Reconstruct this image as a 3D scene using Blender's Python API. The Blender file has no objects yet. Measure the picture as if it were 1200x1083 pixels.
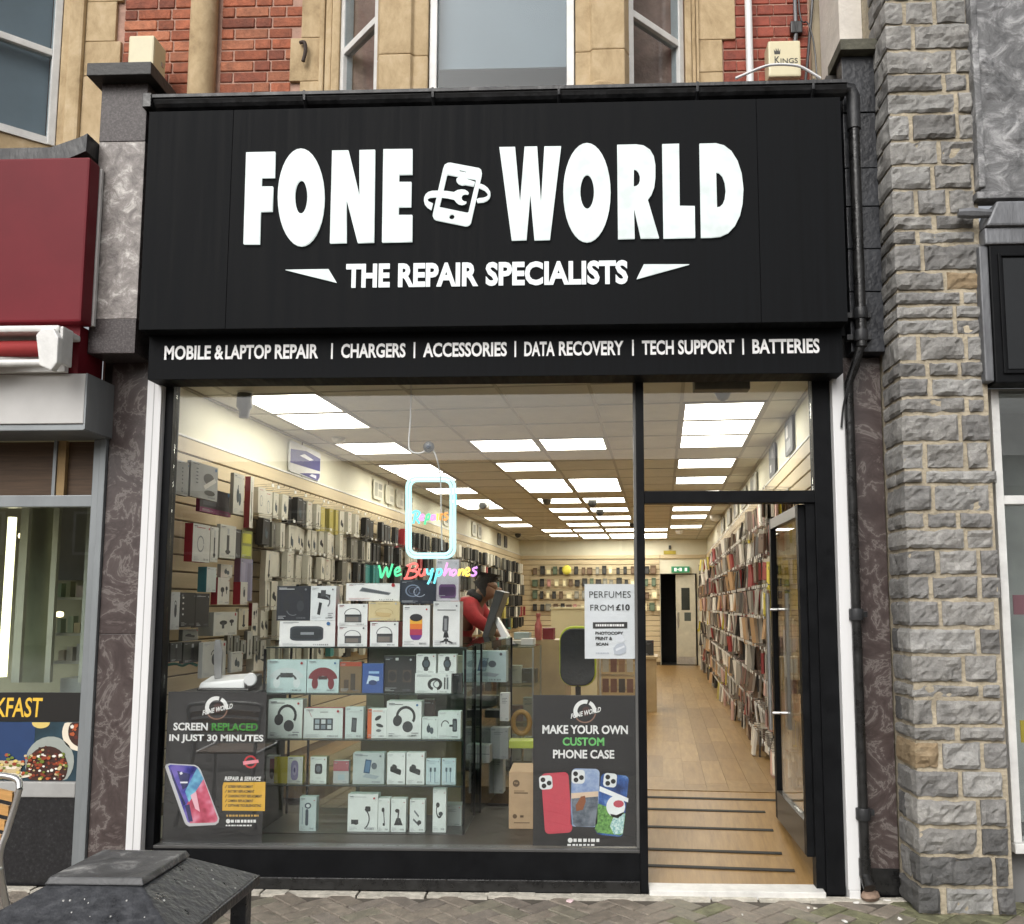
import bpy, bmesh, math, random
from mathutils import Vector, Matrix, noise

# ------------------------------------------------------------------ camera
SC = bpy.context.scene
COL = SC.collection
FPX, CX, CY = 1040.0, 650.0, 601.0                 # focal length and optical centre, in pixels of a 1200 px wide frame
YAW, PITCH = 0.0378668, 0.1033981
CAM = Vector((0.0, -4.8, 1.4795))
cam_data = bpy.data.cameras.new('camera')
cam_data.sensor_fit = 'HORIZONTAL'
cam_data.sensor_width = 36.0
cam_data.lens = FPX / 1200 * 36
cam_data.shift_x = (600 - CX) / 1200
cam_data.shift_y = (CY - 541.5) / 1200
cam_data.clip_start = 0.05
cam_data.clip_end = 500
cam = bpy.data.objects.new('camera', cam_data)
cam.location = CAM
cam.rotation_euler = (math.pi / 2 + PITCH, 0, YAW)
COL.objects.link(cam)
SC.camera = cam

# ------------------------------------------------------------------ daylight (overcast)
world = bpy.data.worlds.new('World')
SC.world = world
world.use_nodes = True
wn, wl = world.node_tree.nodes, world.node_tree.links
wn.clear()
SUN_EL, SUN_AZ = math.radians(40), math.radians(200)
sky = wn.new('ShaderNodeTexSky')
sky.sky_type = 'NISHITA'
sky.sun_disc = False
sky.sun_elevation = SUN_EL
sky.sun_rotation = SUN_AZ
sky.air_density, sky.dust_density, sky.ozone_density = 1.0, 6.0, 1.0
hs = wn.new('ShaderNodeHueSaturation')
hs.inputs['Saturation'].default_value = 0.22       # cloud cover takes the blue out of the sky
bg = wn.new('ShaderNodeBackground')
bg.inputs['Strength'].default_value = 0.12
wo = wn.new('ShaderNodeOutputWorld')
wl.new(sky.outputs[0], hs.inputs['Color'])
wl.new(hs.outputs[0], bg.inputs['Color'])
wl.new(bg.outputs[0], wo.inputs['Surface'])

sun_data = bpy.data.lights.new('sun', 'SUN')
sun_data.energy = 1.3
sun_data.angle = math.radians(50)
sun_data.color = (1.0, 0.97, 0.93)
sun = bpy.data.objects.new('sun', sun_data)
sd = Vector((math.sin(SUN_AZ) * math.cos(SUN_EL), math.cos(SUN_AZ) * math.cos(SUN_EL), math.sin(SUN_EL)))
sun.rotation_euler = (-sd).to_track_quat('-Z', 'Y').to_euler()
sun.location = sd * 30
COL.objects.link(sun)

SC.view_settings.view_transform = 'Standard'
SC.view_settings.look = 'None'
SC.view_settings.exposure = 0.2
SC.view_settings.gamma = 1.0
SC.view_settings.use_curve_mapping = False
SC.render.engine = 'CYCLES'
cy = SC.cycles
cy.use_denoising = True
cy.max_bounces = 9
cy.diffuse_bounces = 4
cy.glossy_bounces = 4
cy.transmission_bounces = 6
cy.transparent_max_bounces = 20
cy.sample_clamp_indirect = 6.0
cy.caustics_reflective = False
cy.caustics_refractive = False

# ------------------------------------------------------------------ placing
RX = Vector((math.cos(YAW), math.sin(YAW), 0))
FW = Vector((-math.sin(YAW) * math.cos(PITCH), math.cos(YAW) * math.cos(PITCH), math.sin(PITCH)))
UP = RX.cross(FW)
AX = math.radians(4.648)                           # the shop's long axis is not square to the street
IU = Vector((math.cos(AX), -math.sin(AX), 0))
IV = Vector((math.sin(AX), math.cos(AX), 0))
def ray(x, y): return FW + RX * ((x - CX) / FPX) - UP * ((y - CY) / FPX)
def at(x, y, Y):                                   # street side: the point on the upright plane Y
    d = ray(x, y); return CAM + d * ((Y - CAM.y) / d.y)
def uvz(P): return Vector((P.dot(IU), P.dot(IV), P.z))
def at_u(x, y, u):
    d = ray(x, y); return uvz(CAM + d * ((u - CAM.dot(IU)) / d.dot(IU)))
def at_v(x, y, v):
    d = ray(x, y); return uvz(CAM + d * ((v - CAM.dot(IV)) / d.dot(IV)))
def W(u, v, z): return IU * u + IV * v + Vector((0, 0, z))   # shop coordinates (across, deep, up) to world

# ------------------------------------------------------------------ mesh helpers
class MB:
    def __init__(s): s.v, s.f, s.m = [], [], []
    def face(s, pts, m=0):
        b = len(s.v); s.v += [tuple(p) for p in pts]; s.f.append(tuple(range(b, b + len(pts)))); s.m.append(m); return s
    def box(s, x0, y0, z0, x1, y1, z1, m=0, front=None):
        b = len(s.v)
        s.v += [(x0,y0,z0),(x1,y0,z0),(x1,y1,z0),(x0,y1,z0),(x0,y0,z1),(x1,y0,z1),(x1,y1,z1),(x0,y1,z1)]
        for i, q in enumerate(((0,3,2,1),(4,5,6,7),(0,1,5,4),(1,2,6,5),(2,3,7,6),(3,0,4,7))):
            s.f.append(tuple(b + k for k in q)); s.m.append(front if (front is not None and i == 2) else m)
        return s
    def hexa(s, P, m=0):                            # eight corners, ordered as box()
        b = len(s.v); s.v += [tuple(p) for p in P]
        for q in ((0,3,2,1),(4,5,6,7),(0,1,5,4),(1,2,6,5),(2,3,7,6),(3,0,4,7)):
            s.f.append(tuple(b + k for k in q)); s.m.append(m)
        return s
    def prism(s, poly, y0, y1, m=0):                # poly of (x, z), counter-clockwise seen from -Y
        n, b = len(poly), len(s.v)
        s.v += [(x, y0, z) for x, z in poly] + [(x, y1, z) for x, z in poly]
        s.f.append(tuple(range(b, b + n))); s.m.append(m)
        s.f.append(tuple(range(b + 2*n - 1, b + n - 1, -1))); s.m.append(m)
        for i in range(n):
            j = (i + 1) % n
            s.f.append((b + i, b + n + i, b + n + j, b + j)); s.m.append(m)
        return s
    def prism_z(s, poly, z0, z1, m=0):              # poly of (x, y)
        n, b = len(poly), len(s.v)
        s.v += [(x, y, z0) for x, y in poly] + [(x, y, z1) for x, y in poly]
        s.f.append(tuple(range(b + n - 1, b - 1, -1))); s.m.append(m)
        s.f.append(tuple(range(b + n, b + 2*n))); s.m.append(m)
        for i in range(n):
            j = (i + 1) % n
            s.f.append((b + i, b + j, b + n + j, b + n + i)); s.m.append(m)
        return s
    def ring(s, outer, inner, y, m=0):              # flat ring between two loops of (x, z)
        n, b = len(outer), len(s.v)
        s.v += [(x, y, z) for x, z in outer] + [(x, y, z) for x, z in inner]
        for i in range(n):
            j = (i + 1) % n
            s.f.append((b + i, b + j, b + n + j, b + n + i)); s.m.append(m)
        return s
    def flat(s, poly, y, m=0): return s.face([(x, y, z) for x, z in poly], m)
    def tube(s, pts, r, n=8, m=0, closed=False, caps=True):
        pts = [Vector(p) for p in pts]
        rs = r if isinstance(r, (list, tuple)) else [r] * len(pts)
        b, k = len(s.v), len(pts)
        up = None
        for i, p in enumerate(pts):
            a = pts[(i - 1) % k] if (closed or i > 0) else p
            c = pts[(i + 1) % k] if (closed or i < k - 1) else p
            t = (c - a).normalized()
            if up is None:
                up = t.orthogonal().normalized()
            else:
                up = (up - t * up.dot(t))
                up = up.normalized() if up.length > 1e-6 else t.orthogonal().normalized()
            w = t.cross(up)
            for q in range(n):
                g = 2 * math.pi * q / n
                s.v.append(tuple(p + (up * math.cos(g) + w * math.sin(g)) * rs[i]))
        for i in range(k if closed else k - 1):
            j = (i + 1) % k
            for q in range(n):
                w = (q + 1) % n
                s.f.append((b + i*n + q, b + i*n + w, b + j*n + w, b + j*n + q)); s.m.append(m)
        if caps and not closed:
            s.f.append(tuple(b + q for q in range(n - 1, -1, -1))); s.m.append(m)
            s.f.append(tuple(b + (k-1)*n + q for q in range(n))); s.m.append(m)
        return s
    def lathe(s, prof, n=16, c=(0,0,0), m=0, axis='z'):
        b = len(s.v)
        for r, z in prof:
            for q in range(n):
                g = 2 * math.pi * q / n
                p = (r*math.cos(g), r*math.sin(g), z) if axis == 'z' else (r*math.cos(g), z, r*math.sin(g))
                s.v.append((c[0]+p[0], c[1]+p[1], c[2]+p[2]))
        for i in range(len(prof) - 1):
            for q in range(n):
                w = (q + 1) % n
                s.f.append((b+i*n+q, b+i*n+w, b+(i+1)*n+w, b+(i+1)*n+q)); s.m.append(m)
        s.f.append(tuple(b + q for q in range(n - 1, -1, -1))); s.m.append(m)
        s.f.append(tuple(b + (len(prof)-1)*n + q for q in range(n))); s.m.append(m)
        return s
    def mesh(s, name, mats, smooth=False, bevel=0.0, seg=2):
        me = bpy.data.meshes.new(name)
        me.from_pydata(s.v, [], s.f)
        for a in (mats if isinstance(mats, (list, tuple)) else [mats]): me.materials.append(a)
        me.polygons.foreach_set('material_index', s.m)
        if bevel or smooth:
            bm = bmesh.new(); bm.from_mesh(me)
            if bevel:
                bmesh.ops.remove_doubles(bm, verts=bm.verts, dist=1e-5)
                bmesh.ops.recalc_face_normals(bm, faces=bm.faces)
                es = [e for e in bm.edges if len(e.link_faces) == 2 and e.calc_face_angle(0) > 0.5]
                bmesh.ops.bevel(bm, geom=es, offset=bevel, segments=seg, profile=0.6, affect='EDGES', clamp_overlap=True)
            bm.to_mesh(me); bm.free()
        if smooth:
            me.polygons.foreach_set('use_smooth', [True] * len(me.polygons))
            try: me.set_sharp_from_angle(angle=math.radians(40))
            except Exception: pass
        me.update()
        return me
    def build(s, name, mats, parent=None, loc=(0,0,0), rz=0.0, **kw):
        return place(name, s.mesh(name, mats, **kw), parent, loc, rz)

def place(name, data, parent=None, loc=(0,0,0), rz=0.0):
    o = bpy.data.objects.new(name, data)
    COL.objects.link(o)
    o.location = loc
    o.rotation_euler = (0, 0, rz)
    if parent: o.parent = parent
    return o
def tag(o, label, cat, group=None):
    o['label'] = label; o['category'] = cat
    if group: o['group'] = group
    return o
def thing(name, label, cat, loc=(0,0,0), rz=0.0, group=None):
    o = place(name, None, None, loc, rz)
    o.empty_display_size = 0.1
    return tag(o, label, cat, group)
def structure(o, kind='structure'): o['kind'] = kind; return o
def ell(cx, cz, rx, rz, n=20, a0=0.0): return [(cx + rx*math.cos(a0+2*math.pi*i/n), cz + rz*math.sin(a0+2*math.pi*i/n)) for i in range(n)]
def rect(x0, z0, x1, z1): return [(x0,z0),(x1,z0),(x1,z1),(x0,z1)]
def rrect(x0, z0, x1, z1, r, n=5):
    out = []
    for cx, cz, a in ((x1-r, z0+r, -90), (x1-r, z1-r, 0), (x0+r, z1-r, 90), (x0+r, z0+r, 180)):
        for i in range(n + 1):
            g = math.radians(a + 90*i/n); out.append((cx + r*math.cos(g), cz + r*math.sin(g)))
    return out
def smooth_path(pts, k=4, closed=False):
    P = [Vector(p) for p in pts]; n = len(P); out = []
    for i in range(n if closed else n - 1):
        p0 = P[(i-1) % n] if (closed or i > 0) else P[i]
        p1, p2 = P[i], P[(i+1) % n]
        p3 = P[(i+2) % n] if (closed or i < n - 2) else p2
        for j in range(k):
            t = j / k
            out.append(0.5*((2*p1) + (p2-p0)*t + (2*p0-5*p1+4*p2-p3)*t*t + (3*p1-p0-3*p2+p3)*t**3))
    if not closed: out.append(P[-1])
    return out
def shape_mesh(name, loops, depth, material, bevel=0.0):     # outlines with holes, standing upright, front at y = 0
    cu = bpy.data.curves.new(name, 'CURVE'); cu.dimensions = '2D'; cu.fill_mode = 'BOTH'
    for lp in loops:
        sp = cu.splines.new('POLY'); sp.points.add(len(lp) - 1); sp.use_cyclic_u = True
        for p, (x, z) in zip(sp.points, lp): p.co = (x, z, 0, 1)
    cu.extrude = depth / 2; cu.bevel_depth = bevel
    o = bpy.data.objects.new(name, cu)
    me = bpy.data.meshes.new_from_object(o)
    for v in me.vertices: v.co = (v.co.x, -v.co.z + depth/2, v.co.y)
    bpy.data.objects.remove(o); bpy.data.curves.remove(cu)
    me.materials.clear(); me.materials.append(material); me.name = name
    return me
def text_mesh(name, txt, x0, z0, x1, z1, material, bold=0.0, depth=0.0, shear=0.0, slope=0.0):
    cu = bpy.data.curves.new(name, 'FONT'); cu.body = txt
    cu.offset = bold; cu.shear = shear; cu.extrude = depth / 2; cu.resolution_u = 3
    o = bpy.data.objects.new(name, cu)
    me = bpy.data.meshes.new_from_object(o)
    bpy.data.objects.remove(o); bpy.data.curves.remove(cu)
    xs = [v.co.x for v in me.vertices]; ys = [v.co.y for v in me.vertices]
    a, b, c, d = min(xs), max(xs), min(ys), max(ys)
    for v in me.vertices:
        x = x0 + (v.co.x - a)/(b - a)*(x1 - x0)
        v.co = (x, -v.co.z + depth/2, z0 + (v.co.y - c)/(d - c)*(z1 - z0) + slope*(x - x0))
    me.materials.clear(); me.materials.append(material); me.name = name
    return me
# ------------------------------------------------------------------ materials
MATS = {}
def pm(name, col, rough=0.6, var=0.12, scale=6.0, bump=0.0, bscale=40.0, metal=0.0, spec=0.5, rand=0.0, detail=4.0, rvar=0.0, coat=0.0, stretch=None):
    if name in MATS: return MATS[name]
    m = bpy.data.materials.new(name); m.use_nodes = True
    nt = m.node_tree; N, L = nt.nodes, nt.links
    bs = N['Principled BSDF']
    bs.inputs['Roughness'].default_value = rough
    bs.inputs['Metallic'].default_value = metal
    bs.inputs['Specular IOR Level'].default_value = spec
    bs.inputs['Coat Weight'].default_value = coat
    tc = N.new('ShaderNodeTexCoord')
    co = tc.outputs['Object']
    oi = N.new('ShaderNodeObjectInfo')
    ad = N.new('ShaderNodeVectorMath'); ad.operation = 'ADD'
    mu = N.new('ShaderNodeMath'); mu.operation = 'MULTIPLY'; mu.inputs[1].default_value = 37.0
    L.new(oi.outputs['Random'], mu.inputs[0]); L.new(co, ad.inputs[0]); L.new(mu.outputs[0], ad.inputs[1])
    co = ad.outputs[0]
    if stretch:
        mp = N.new('ShaderNodeMapping'); mp.inputs['Scale'].default_value = stretch
        L.new(co, mp.inputs['Vector']); co = mp.outputs[0]
    nz = N.new('ShaderNodeTexNoise'); nz.inputs['Scale'].default_value = scale; nz.inputs['Detail'].default_value = detail
    nz.inputs['Roughness'].default_value = 0.65
    L.new(co, nz.inputs['Vector'])
    mr = N.new('ShaderNodeMapRange'); mr.inputs['From Min'].default_value = 0.3; mr.inputs['From Max'].default_value = 0.7
    mr.inputs['To Min'].default_value = 1 - var; mr.inputs['To Max'].default_value = 1 + var
    L.new(nz.outputs['Fac'], mr.inputs['Value'])
    fac = mr.outputs[0]
    if rand:
        r2 = N.new('ShaderNodeMapRange'); r2.inputs['To Min'].default_value = 1 - rand; r2.inputs['To Max'].default_value = 1 + rand
        L.new(oi.outputs['Random'], r2.inputs['Value'])
        mm = N.new('ShaderNodeMath'); mm.operation = 'MULTIPLY'
        L.new(fac, mm.inputs[0]); L.new(r2.outputs[0], mm.inputs[1]); fac = mm.outputs[0]
    vm = N.new('ShaderNodeVectorMath'); vm.operation = 'SCALE'
    vm.inputs[0].default_value = col[:3]
    L.new(fac, vm.inputs['Scale'])
    L.new(vm.outputs[0], bs.inputs['Base Color'])
    if rvar:
        r3 = N.new('ShaderNodeMapRange'); r3.inputs['From Min'].default_value = 0.3; r3.inputs['From Max'].default_value = 0.7
        r3.inputs['To Min'].default_value = max(0.02, rough - rvar); r3.inputs['To Max'].default_value = min(1, rough + rvar)
        L.new(nz.outputs['Fac'], r3.inputs['Value']); L.new(r3.outputs[0], bs.inputs['Roughness'])
    if bump:
        nb = N.new('ShaderNodeTexNoise'); nb.inputs['Scale'].default_value = bscale; nb.inputs['Detail'].default_value = 5
        L.new(co, nb.inputs['Vector'])
        bp = N.new('ShaderNodeBump'); bp.inputs['Strength'].default_value = bump; bp.inputs['Distance'].default_value = 0.02
        L.new(nb.outputs['Fac'], bp.inputs['Height']); L.new(bp.outputs[0], bs.inputs['Normal'])
    MATS[name] = m
    return m
def plain(col, rough=0.55):                       # packaging card and print, faintly uneven
    key = 'card_%02x%02x%02x_%d' % (int(col[0]*255), int(col[1]*255), int(col[2]*255), int(rough*100))
    return pm(key, col, rough, var=0.06, scale=14)
def ramp_mat(name, stops, scale, rough=0.4, kind='noise', bump=0.0, distort=0.0, detail=8, spec=0.5, stretch=None, musg=None, rand=0.0, rough_noise=0.7):
    if name in MATS: return MATS[name]
    m = bpy.data.materials.new(name); m.use_nodes = True
    N, L = m.node_tree.nodes, m.node_tree.links
    bs = N['Principled BSDF']; bs.inputs['Roughness'].default_value = rough; bs.inputs['Specular IOR Level'].default_value = spec
    tc = N.new('ShaderNodeTexCoord'); co = tc.outputs['Object']
    oi = N.new('ShaderNodeObjectInfo')
    ad = N.new('ShaderNodeVectorMath'); ad.operation = 'ADD'
    mu = N.new('ShaderNodeMath'); mu.operation = 'MULTIPLY'; mu.inputs[1].default_value = 53.0
    L.new(oi.outputs['Random'], mu.inputs[0]); L.new(co, ad.inputs[0]); L.new(mu.outputs[0], ad.inputs[1]); co = ad.outputs[0]
    if stretch:
        mp = N.new('ShaderNodeMapping'); mp.inputs['Scale'].default_value = stretch
        L.new(co, mp.inputs['Vector']); co = mp.outputs[0]
    if kind == 'noise':
        t = N.new('ShaderNodeTexNoise'); t.inputs['Scale'].default_value = scale; t.inputs['Detail'].default_value = detail
        t.inputs['Distortion'].default_value = distort; t.inputs['Roughness'].default_value = rough_noise; out = t.outputs['Fac']
    else:
        t = N.new('ShaderNodeTexWave'); t.inputs['Scale'].default_value = scale; t.inputs['Distortion'].default_value = distort
        t.inputs['Detail'].default_value = 4; t.inputs['Detail Scale'].default_value = 1.6; out = t.outputs['Fac']
    L.new(co, t.inputs['Vector'])
    cr = N.new('ShaderNodeValToRGB')
    while len(cr.color_ramp.elements) < len(stops): cr.color_ramp.elements.new(0.5)
    for e, (p, c) in zip(cr.color_ramp.elements, stops): e.position = p; e.color = (*c, 1)
    L.new(out, cr.inputs['Fac'])
    colr = cr.outputs['Color']
    if rand:
        r2 = N.new('ShaderNodeMapRange'); r2.inputs['To Min'].default_value = 1 - rand; r2.inputs['To Max'].default_value = 1 + rand
        L.new(oi.outputs['Random'], r2.inputs['Value'])
        vs = N.new('ShaderNodeVectorMath'); vs.operation = 'SCALE'
        L.new(colr, vs.inputs[0]); L.new(r2.outputs[0], vs.inputs['Scale']); colr = vs.outputs[0]
    L.new(colr, bs.inputs['Base Color'])
    if bump:
        bp = N.new('ShaderNodeBump'); bp.inputs['Strength'].default_value = bump; bp.inputs['Distance'].default_value = 0.02
        L.new(out, bp.inputs['Height']); L.new(bp.outputs[0], bs.inputs['Normal'])
    MATS[name] = m
    return m
def emit(name, col, strength, var=0.0, scale=3.0, base=(0.8,0.8,0.8)):
    if name in MATS: return MATS[name]
    m = bpy.data.materials.new(name); m.use_nodes = True
    N, L = m.node_tree.nodes, m.node_tree.links
    bs = N['Principled BSDF']; bs.inputs['Base Color'].default_value = (*base, 1); bs.inputs['Roughness'].default_value = 0.4
    bs.inputs['Emission Color'].default_value = (*col, 1); bs.inputs['Emission Strength'].default_value = strength
    tc = N.new('ShaderNodeTexCoord'); nz = N.new('ShaderNodeTexNoise'); nz.inputs['Scale'].default_value = scale
    L.new(tc.outputs['Object'], nz.inputs['Vector'])
    mr = N.new('ShaderNodeMapRange'); mr.inputs['From Min'].default_value = 0.35; mr.inputs['From Max'].default_value = 0.65
    mr.inputs['To Min'].default_value = strength*(1 - var); mr.inputs['To Max'].default_value = strength*(1 + var*0.3)
    L.new(nz.outputs['Fac'], mr.inputs['Value']); L.new(mr.outputs[0], bs.inputs['Emission Strength'])
    MATS[name] = m
    return m
def glass(name, tint=(1,1,1), refl=1.0, rough=0.0):
    if name in MATS: return MATS[name]
    m = bpy.data.materials.new(name); m.use_nodes = True
    N, L = m.node_tree.nodes, m.node_tree.links
    N.remove(N['Principled BSDF'])
    out = N['Material Output']
    tr = N.new('ShaderNodeBsdfTransparent'); tr.inputs['Color'].default_value = (*tint, 1)
    gl = N.new('ShaderNodeBsdfGlossy'); gl.inputs['Roughness'].default_value = rough
    lw = N.new('ShaderNodeLayerWeight'); lw.inputs['Blend'].default_value = 0.5     # Schlick: 0.04 + 0.96 (1 - cos)^5, the same from both faces
    pw = N.new('ShaderNodeMath'); pw.operation = 'POWER'; pw.inputs[1].default_value = 5.0
    L.new(lw.outputs['Facing'], pw.inputs[0])
    fr = N.new('ShaderNodeMath'); fr.operation = 'MULTIPLY_ADD'; fr.inputs[1].default_value = 0.96; fr.inputs[2].default_value = 0.04
    L.new(pw.outputs[0], fr.inputs[0])
    tc = N.new('ShaderNodeTexCoord'); nz = N.new('ShaderNodeTexNoise'); nz.inputs['Scale'].default_value = 1.3
    L.new(tc.outputs['Object'], nz.inputs['Vector'])
    bp = N.new('ShaderNodeBump'); bp.inputs['Strength'].default_value = 0.02; bp.inputs['Distance'].default_value = 0.01
    L.new(nz.outputs['Fac'], bp.inputs['Height']); L.new(bp.outputs[0], gl.inputs['Normal'])
    mu = N.new('ShaderNodeMath'); mu.operation = 'MULTIPLY'; mu.inputs[1].default_value = refl
    L.new(fr.outputs[0], mu.inputs[0])
    mx = N.new('ShaderNodeMixShader')
    L.new(mu.outputs[0], mx.inputs['Fac']); L.new(tr.outputs[0], mx.inputs[1]); L.new(gl.outputs[0], mx.inputs[2])
    L.new(mx.outputs[0], out.inputs['Surface'])
    MATS[name] = m
    return m

BLACK_SIGN = pm('black_aluminium_composite', (0.0070, 0.0077, 0.0088), 0.6, var=0.32, scale=3.2, rvar=0.12, spec=0.07, detail=9, stretch=(9, 1, 0.25))
BLACK_FRAME = pm('black_powder_coat', (0.0075, 0.008, 0.009), 0.45, var=0.2, scale=9, rvar=0.1, spec=0.10)
BLACK_GLOSS = pm('black_weathered_paint', (0.014, 0.014, 0.014), 0.32, var=0.45, scale=14, rvar=0.15, bump=0.15)
LEAD_BLACK = pm('weathered_black_plastic', (0.020, 0.021, 0.023), 0.45, var=0.6, scale=10, rvar=0.15, bump=0.2, stretch=(1, 1, 0.4))
WHITE_PVC = pm('white_upvc', (0.74, 0.745, 0.75), 0.35, var=0.05, scale=3, stretch=(3, 3, 0.4))
WHITE_PAINT = pm('white_gloss_paint', (0.70, 0.70, 0.68), 0.4, var=0.12, scale=9, bump=0.1)
LETTER = emit('lit_letter_face', (0.91, 1.0, 0.97), 0.80, var=0.22, scale=9, base=(0.12, 0.13, 0.13))
VINYL_WHITE = pm('white_vinyl', (0.88, 0.88, 0.88), 0.5, var=0.04)
GRANITE_DARK = ramp_mat('dark_granite', [(0.3, (0.025,0.020,0.020)), (0.5, (0.055,0.045,0.045)), (0.7, (0.12,0.105,0.105))], 90, 0.4, detail=3, spec=.3)
GRANITE_PALE = ramp_mat('pale_veined_granite', [(0.32, (0.075,0.062,0.058)), (0.44, (0.17,0.15,0.14)), (0.54, (0.26,0.235,0.22)), (0.66, (0.62,0.59,0.56))], 13, 0.45, distort=0.5, detail=14, bump=0.25, rough_noise=.74)
MARBLE = ramp_mat('brown_marble', [(0.0, (0.036,0.026,0.025)), (0.36, (0.058,0.043,0.041)), (0.455, (0.085,0.066,0.062)), (0.482, (0.19,0.168,0.157)), (0.505, (0.080,0.061,0.058)), (0.60, (0.052,0.038,0.036)), (0.645, (0.13,0.106,0.10)), (0.68, (0.062,0.046,0.044))], 5.2, 0.32, distort=0.7, detail=14, rough_noise=0.66, bump=.05)
BATH = ramp_mat('buff_limestone', [(0.28, (0.25,0.175,0.095)), (0.42, (0.42,0.31,0.175)), (0.55, (0.52,0.395,0.235)), (0.72, (0.62,0.50,0.33))], 4.5, 0.9, detail=14, bump=0.45, distort=.3, stretch=(1.2,1.2,.8), rough_noise=.72)
BRICK = [pm('red_brick_%d' % i, c, 0.8, var=0.34, scale=16, bump=0.35, bscale=60, rand=0.25) for i, c in enumerate(((0.275,0.078,0.036), (0.33,0.10,0.048), (0.20,0.056,0.030), (0.36,0.13,0.066)))]
BRICK_PAINT = pm('red_painted_brick', (0.27, 0.060, 0.036), 0.75, var=0.4, scale=9, bump=0.3, rand=0.08)
PINK_MORTAR = pm('pale_pink_mortar', (0.42, 0.26, 0.20), 0.9, var=0.18, scale=12, bump=0.3)
MORTAR = pm('buff_mortar', (0.42, 0.365, 0.27), 0.95, var=0.28, scale=11, bump=0.6, bscale=55)
STONES = [ramp_mat('grey_rock_%d' % i, [(0.28, a), (0.52, b), (0.74, c)], 13.0, 0.85, detail=14, bump=1.0, distort=0.3, rand=0.16, rough_noise=.78, spec=.3) for i, (a, b, c) in enumerate((
    ((0.175,0.172,0.164), (0.32,0.312,0.295), (0.53,0.515,0.485)), ((0.14,0.138,0.135), (0.255,0.25,0.24), (0.43,0.42,0.40)),
    ((0.20,0.198,0.19), (0.36,0.355,0.34), (0.56,0.55,0.52)), ((0.20,0.15,0.09), (0.36,0.27,0.165), (0.46,0.38,0.26)), ((0.08,0.08,0.08), (0.14,0.139,0.136), (0.25,0.246,0.24))))]
HAMMERED = ramp_mat('grey_cast_panel', [(0.30, (0.05,0.051,0.053)), (0.5, (0.17,0.172,0.175)), (0.66, (0.50,0.50,0.505))], 7.0, 0.5, detail=12, distort=0.7, bump=1.0, rough_noise=.72)
LEAD = pm('grey_lead', (0.15, 0.155, 0.165), 0.5, var=0.35, scale=6, bump=0.25, metal=0.25, stretch=(1, 1, 0.3))
SLATE = pm('black_slate_tile', (0.022, 0.024, 0.029), 0.4, var=0.35, scale=7, rvar=0.12, bump=0.2, rand=0.15)
CREAM_BOX = pm('cream_plastic', (0.66, 0.60, 0.40), 0.45, var=0.06)
MAROON = pm('maroon_panel', (0.15, 0.012, 0.019), 0.5, var=0.1, scale=3, spec=.18)
ALU_GREY = pm('grey_aluminium', (0.25, 0.27, 0.28), 0.42, var=0.12, scale=6, metal=0.35, stretch=(1, 1, 0.3))
ALU_PALE = pm('pale_aluminium_panel', (0.55, 0.545, 0.53), 0.4, var=0.07, scale=4)
DARK_RISER = ramp_mat('black_granite_panel', [(0.35, (0.010,0.010,0.011)), (0.6, (0.022,0.022,0.024)), (0.8, (0.06,0.06,0.062))], 70, 0.3, detail=3)
GLASS = glass('shop_glass', (0.985, 0.995, 0.99), 1.2)
GLASS_CAB = glass('cabinet_glass', (0.96, 0.985, 0.975), 0.8)
GLASS_OLD = glass('upper_window_glass', (0.80, 0.84, 0.86), .55)
CREAM_WALL = pm('cream_wall_paint', (0.72, 0.69, 0.55), 0.6, var=0.07, scale=2)
SLAT = pm('maple_slatwall', (0.60, 0.49, 0.31), 0.5, var=0.08, scale=2.5, stretch=(1, 0.25, 6))
SLAT_GROOVE = pm('slatwall_groove', (0.16, 0.115, 0.06), 0.6)
TILE = pm('mineral_ceiling_tile', (0.66, 0.635, 0.565), 0.9, var=0.06, scale=5, bump=0.15, bscale=150, rand=0.05)
TBAR = pm('ceiling_grid_bar', (0.40, 0.375, 0.32), 0.5, var=0.06)
PANEL_LIGHT = emit('lit_ceiling_panel', (1.0, 0.96, 0.85), 8.2)
METAL = pm('brushed_steel', (0.52, 0.52, 0.52), 0.3, var=0.1, scale=20, metal=0.9)
CHROME = pm('bright_steel', (0.65, 0.65, 0.65), 0.2, var=0.08, scale=20, metal=1.0)
CARTON = pm('brown_cardboard', (0.42, 0.29, 0.17), 0.8, var=0.1, scale=8)
VINYL = [ramp_mat('oak_vinyl_plank_%d' % i, [(0.25, a), (0.55, b), (0.8, c)], 5.0, 0.38, detail=7, stretch=(5.5, 0.6, 1), rand=0.12) for i, (a, b, c) in enumerate((
    ((0.17,0.096,0.032), (0.265,0.160,0.058), (0.35,0.228,0.092)), ((0.15,0.083,0.027), (0.235,0.141,0.050), (0.30,0.193,0.076)), ((0.20,0.116,0.042), (0.29,0.182,0.072), (0.37,0.25,0.108))))]
PAVER = [pm('paver_%d' % i, c, 0.62, var=0.34, scale=22, bump=0.4, bscale=120, rand=0.08, rvar=0.15) for i, c in enumerate(((0.215,0.185,0.150), (0.198,0.172,0.145), (0.235,0.203,0.165), (0.205,0.188,0.145)))]
PAVER.append(pm('mossy_paver', (0.165,0.165,0.095), 0.7, var=0.4, scale=14, bump=0.5, bscale=120, rand=0.12))
GROUT = pm('dark_joint_sand', (0.085, 0.074, 0.06), 0.95, var=0.3, scale=30)
def C(h):                                          # sRGB hex to linear
    f = lambda c: c/12.92 if c <= 0.04045 else ((c + 0.055)/1.055)**2.4
    return tuple(f(int(h[i:i+2], 16)/255) for i in (0, 2, 4))
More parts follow.
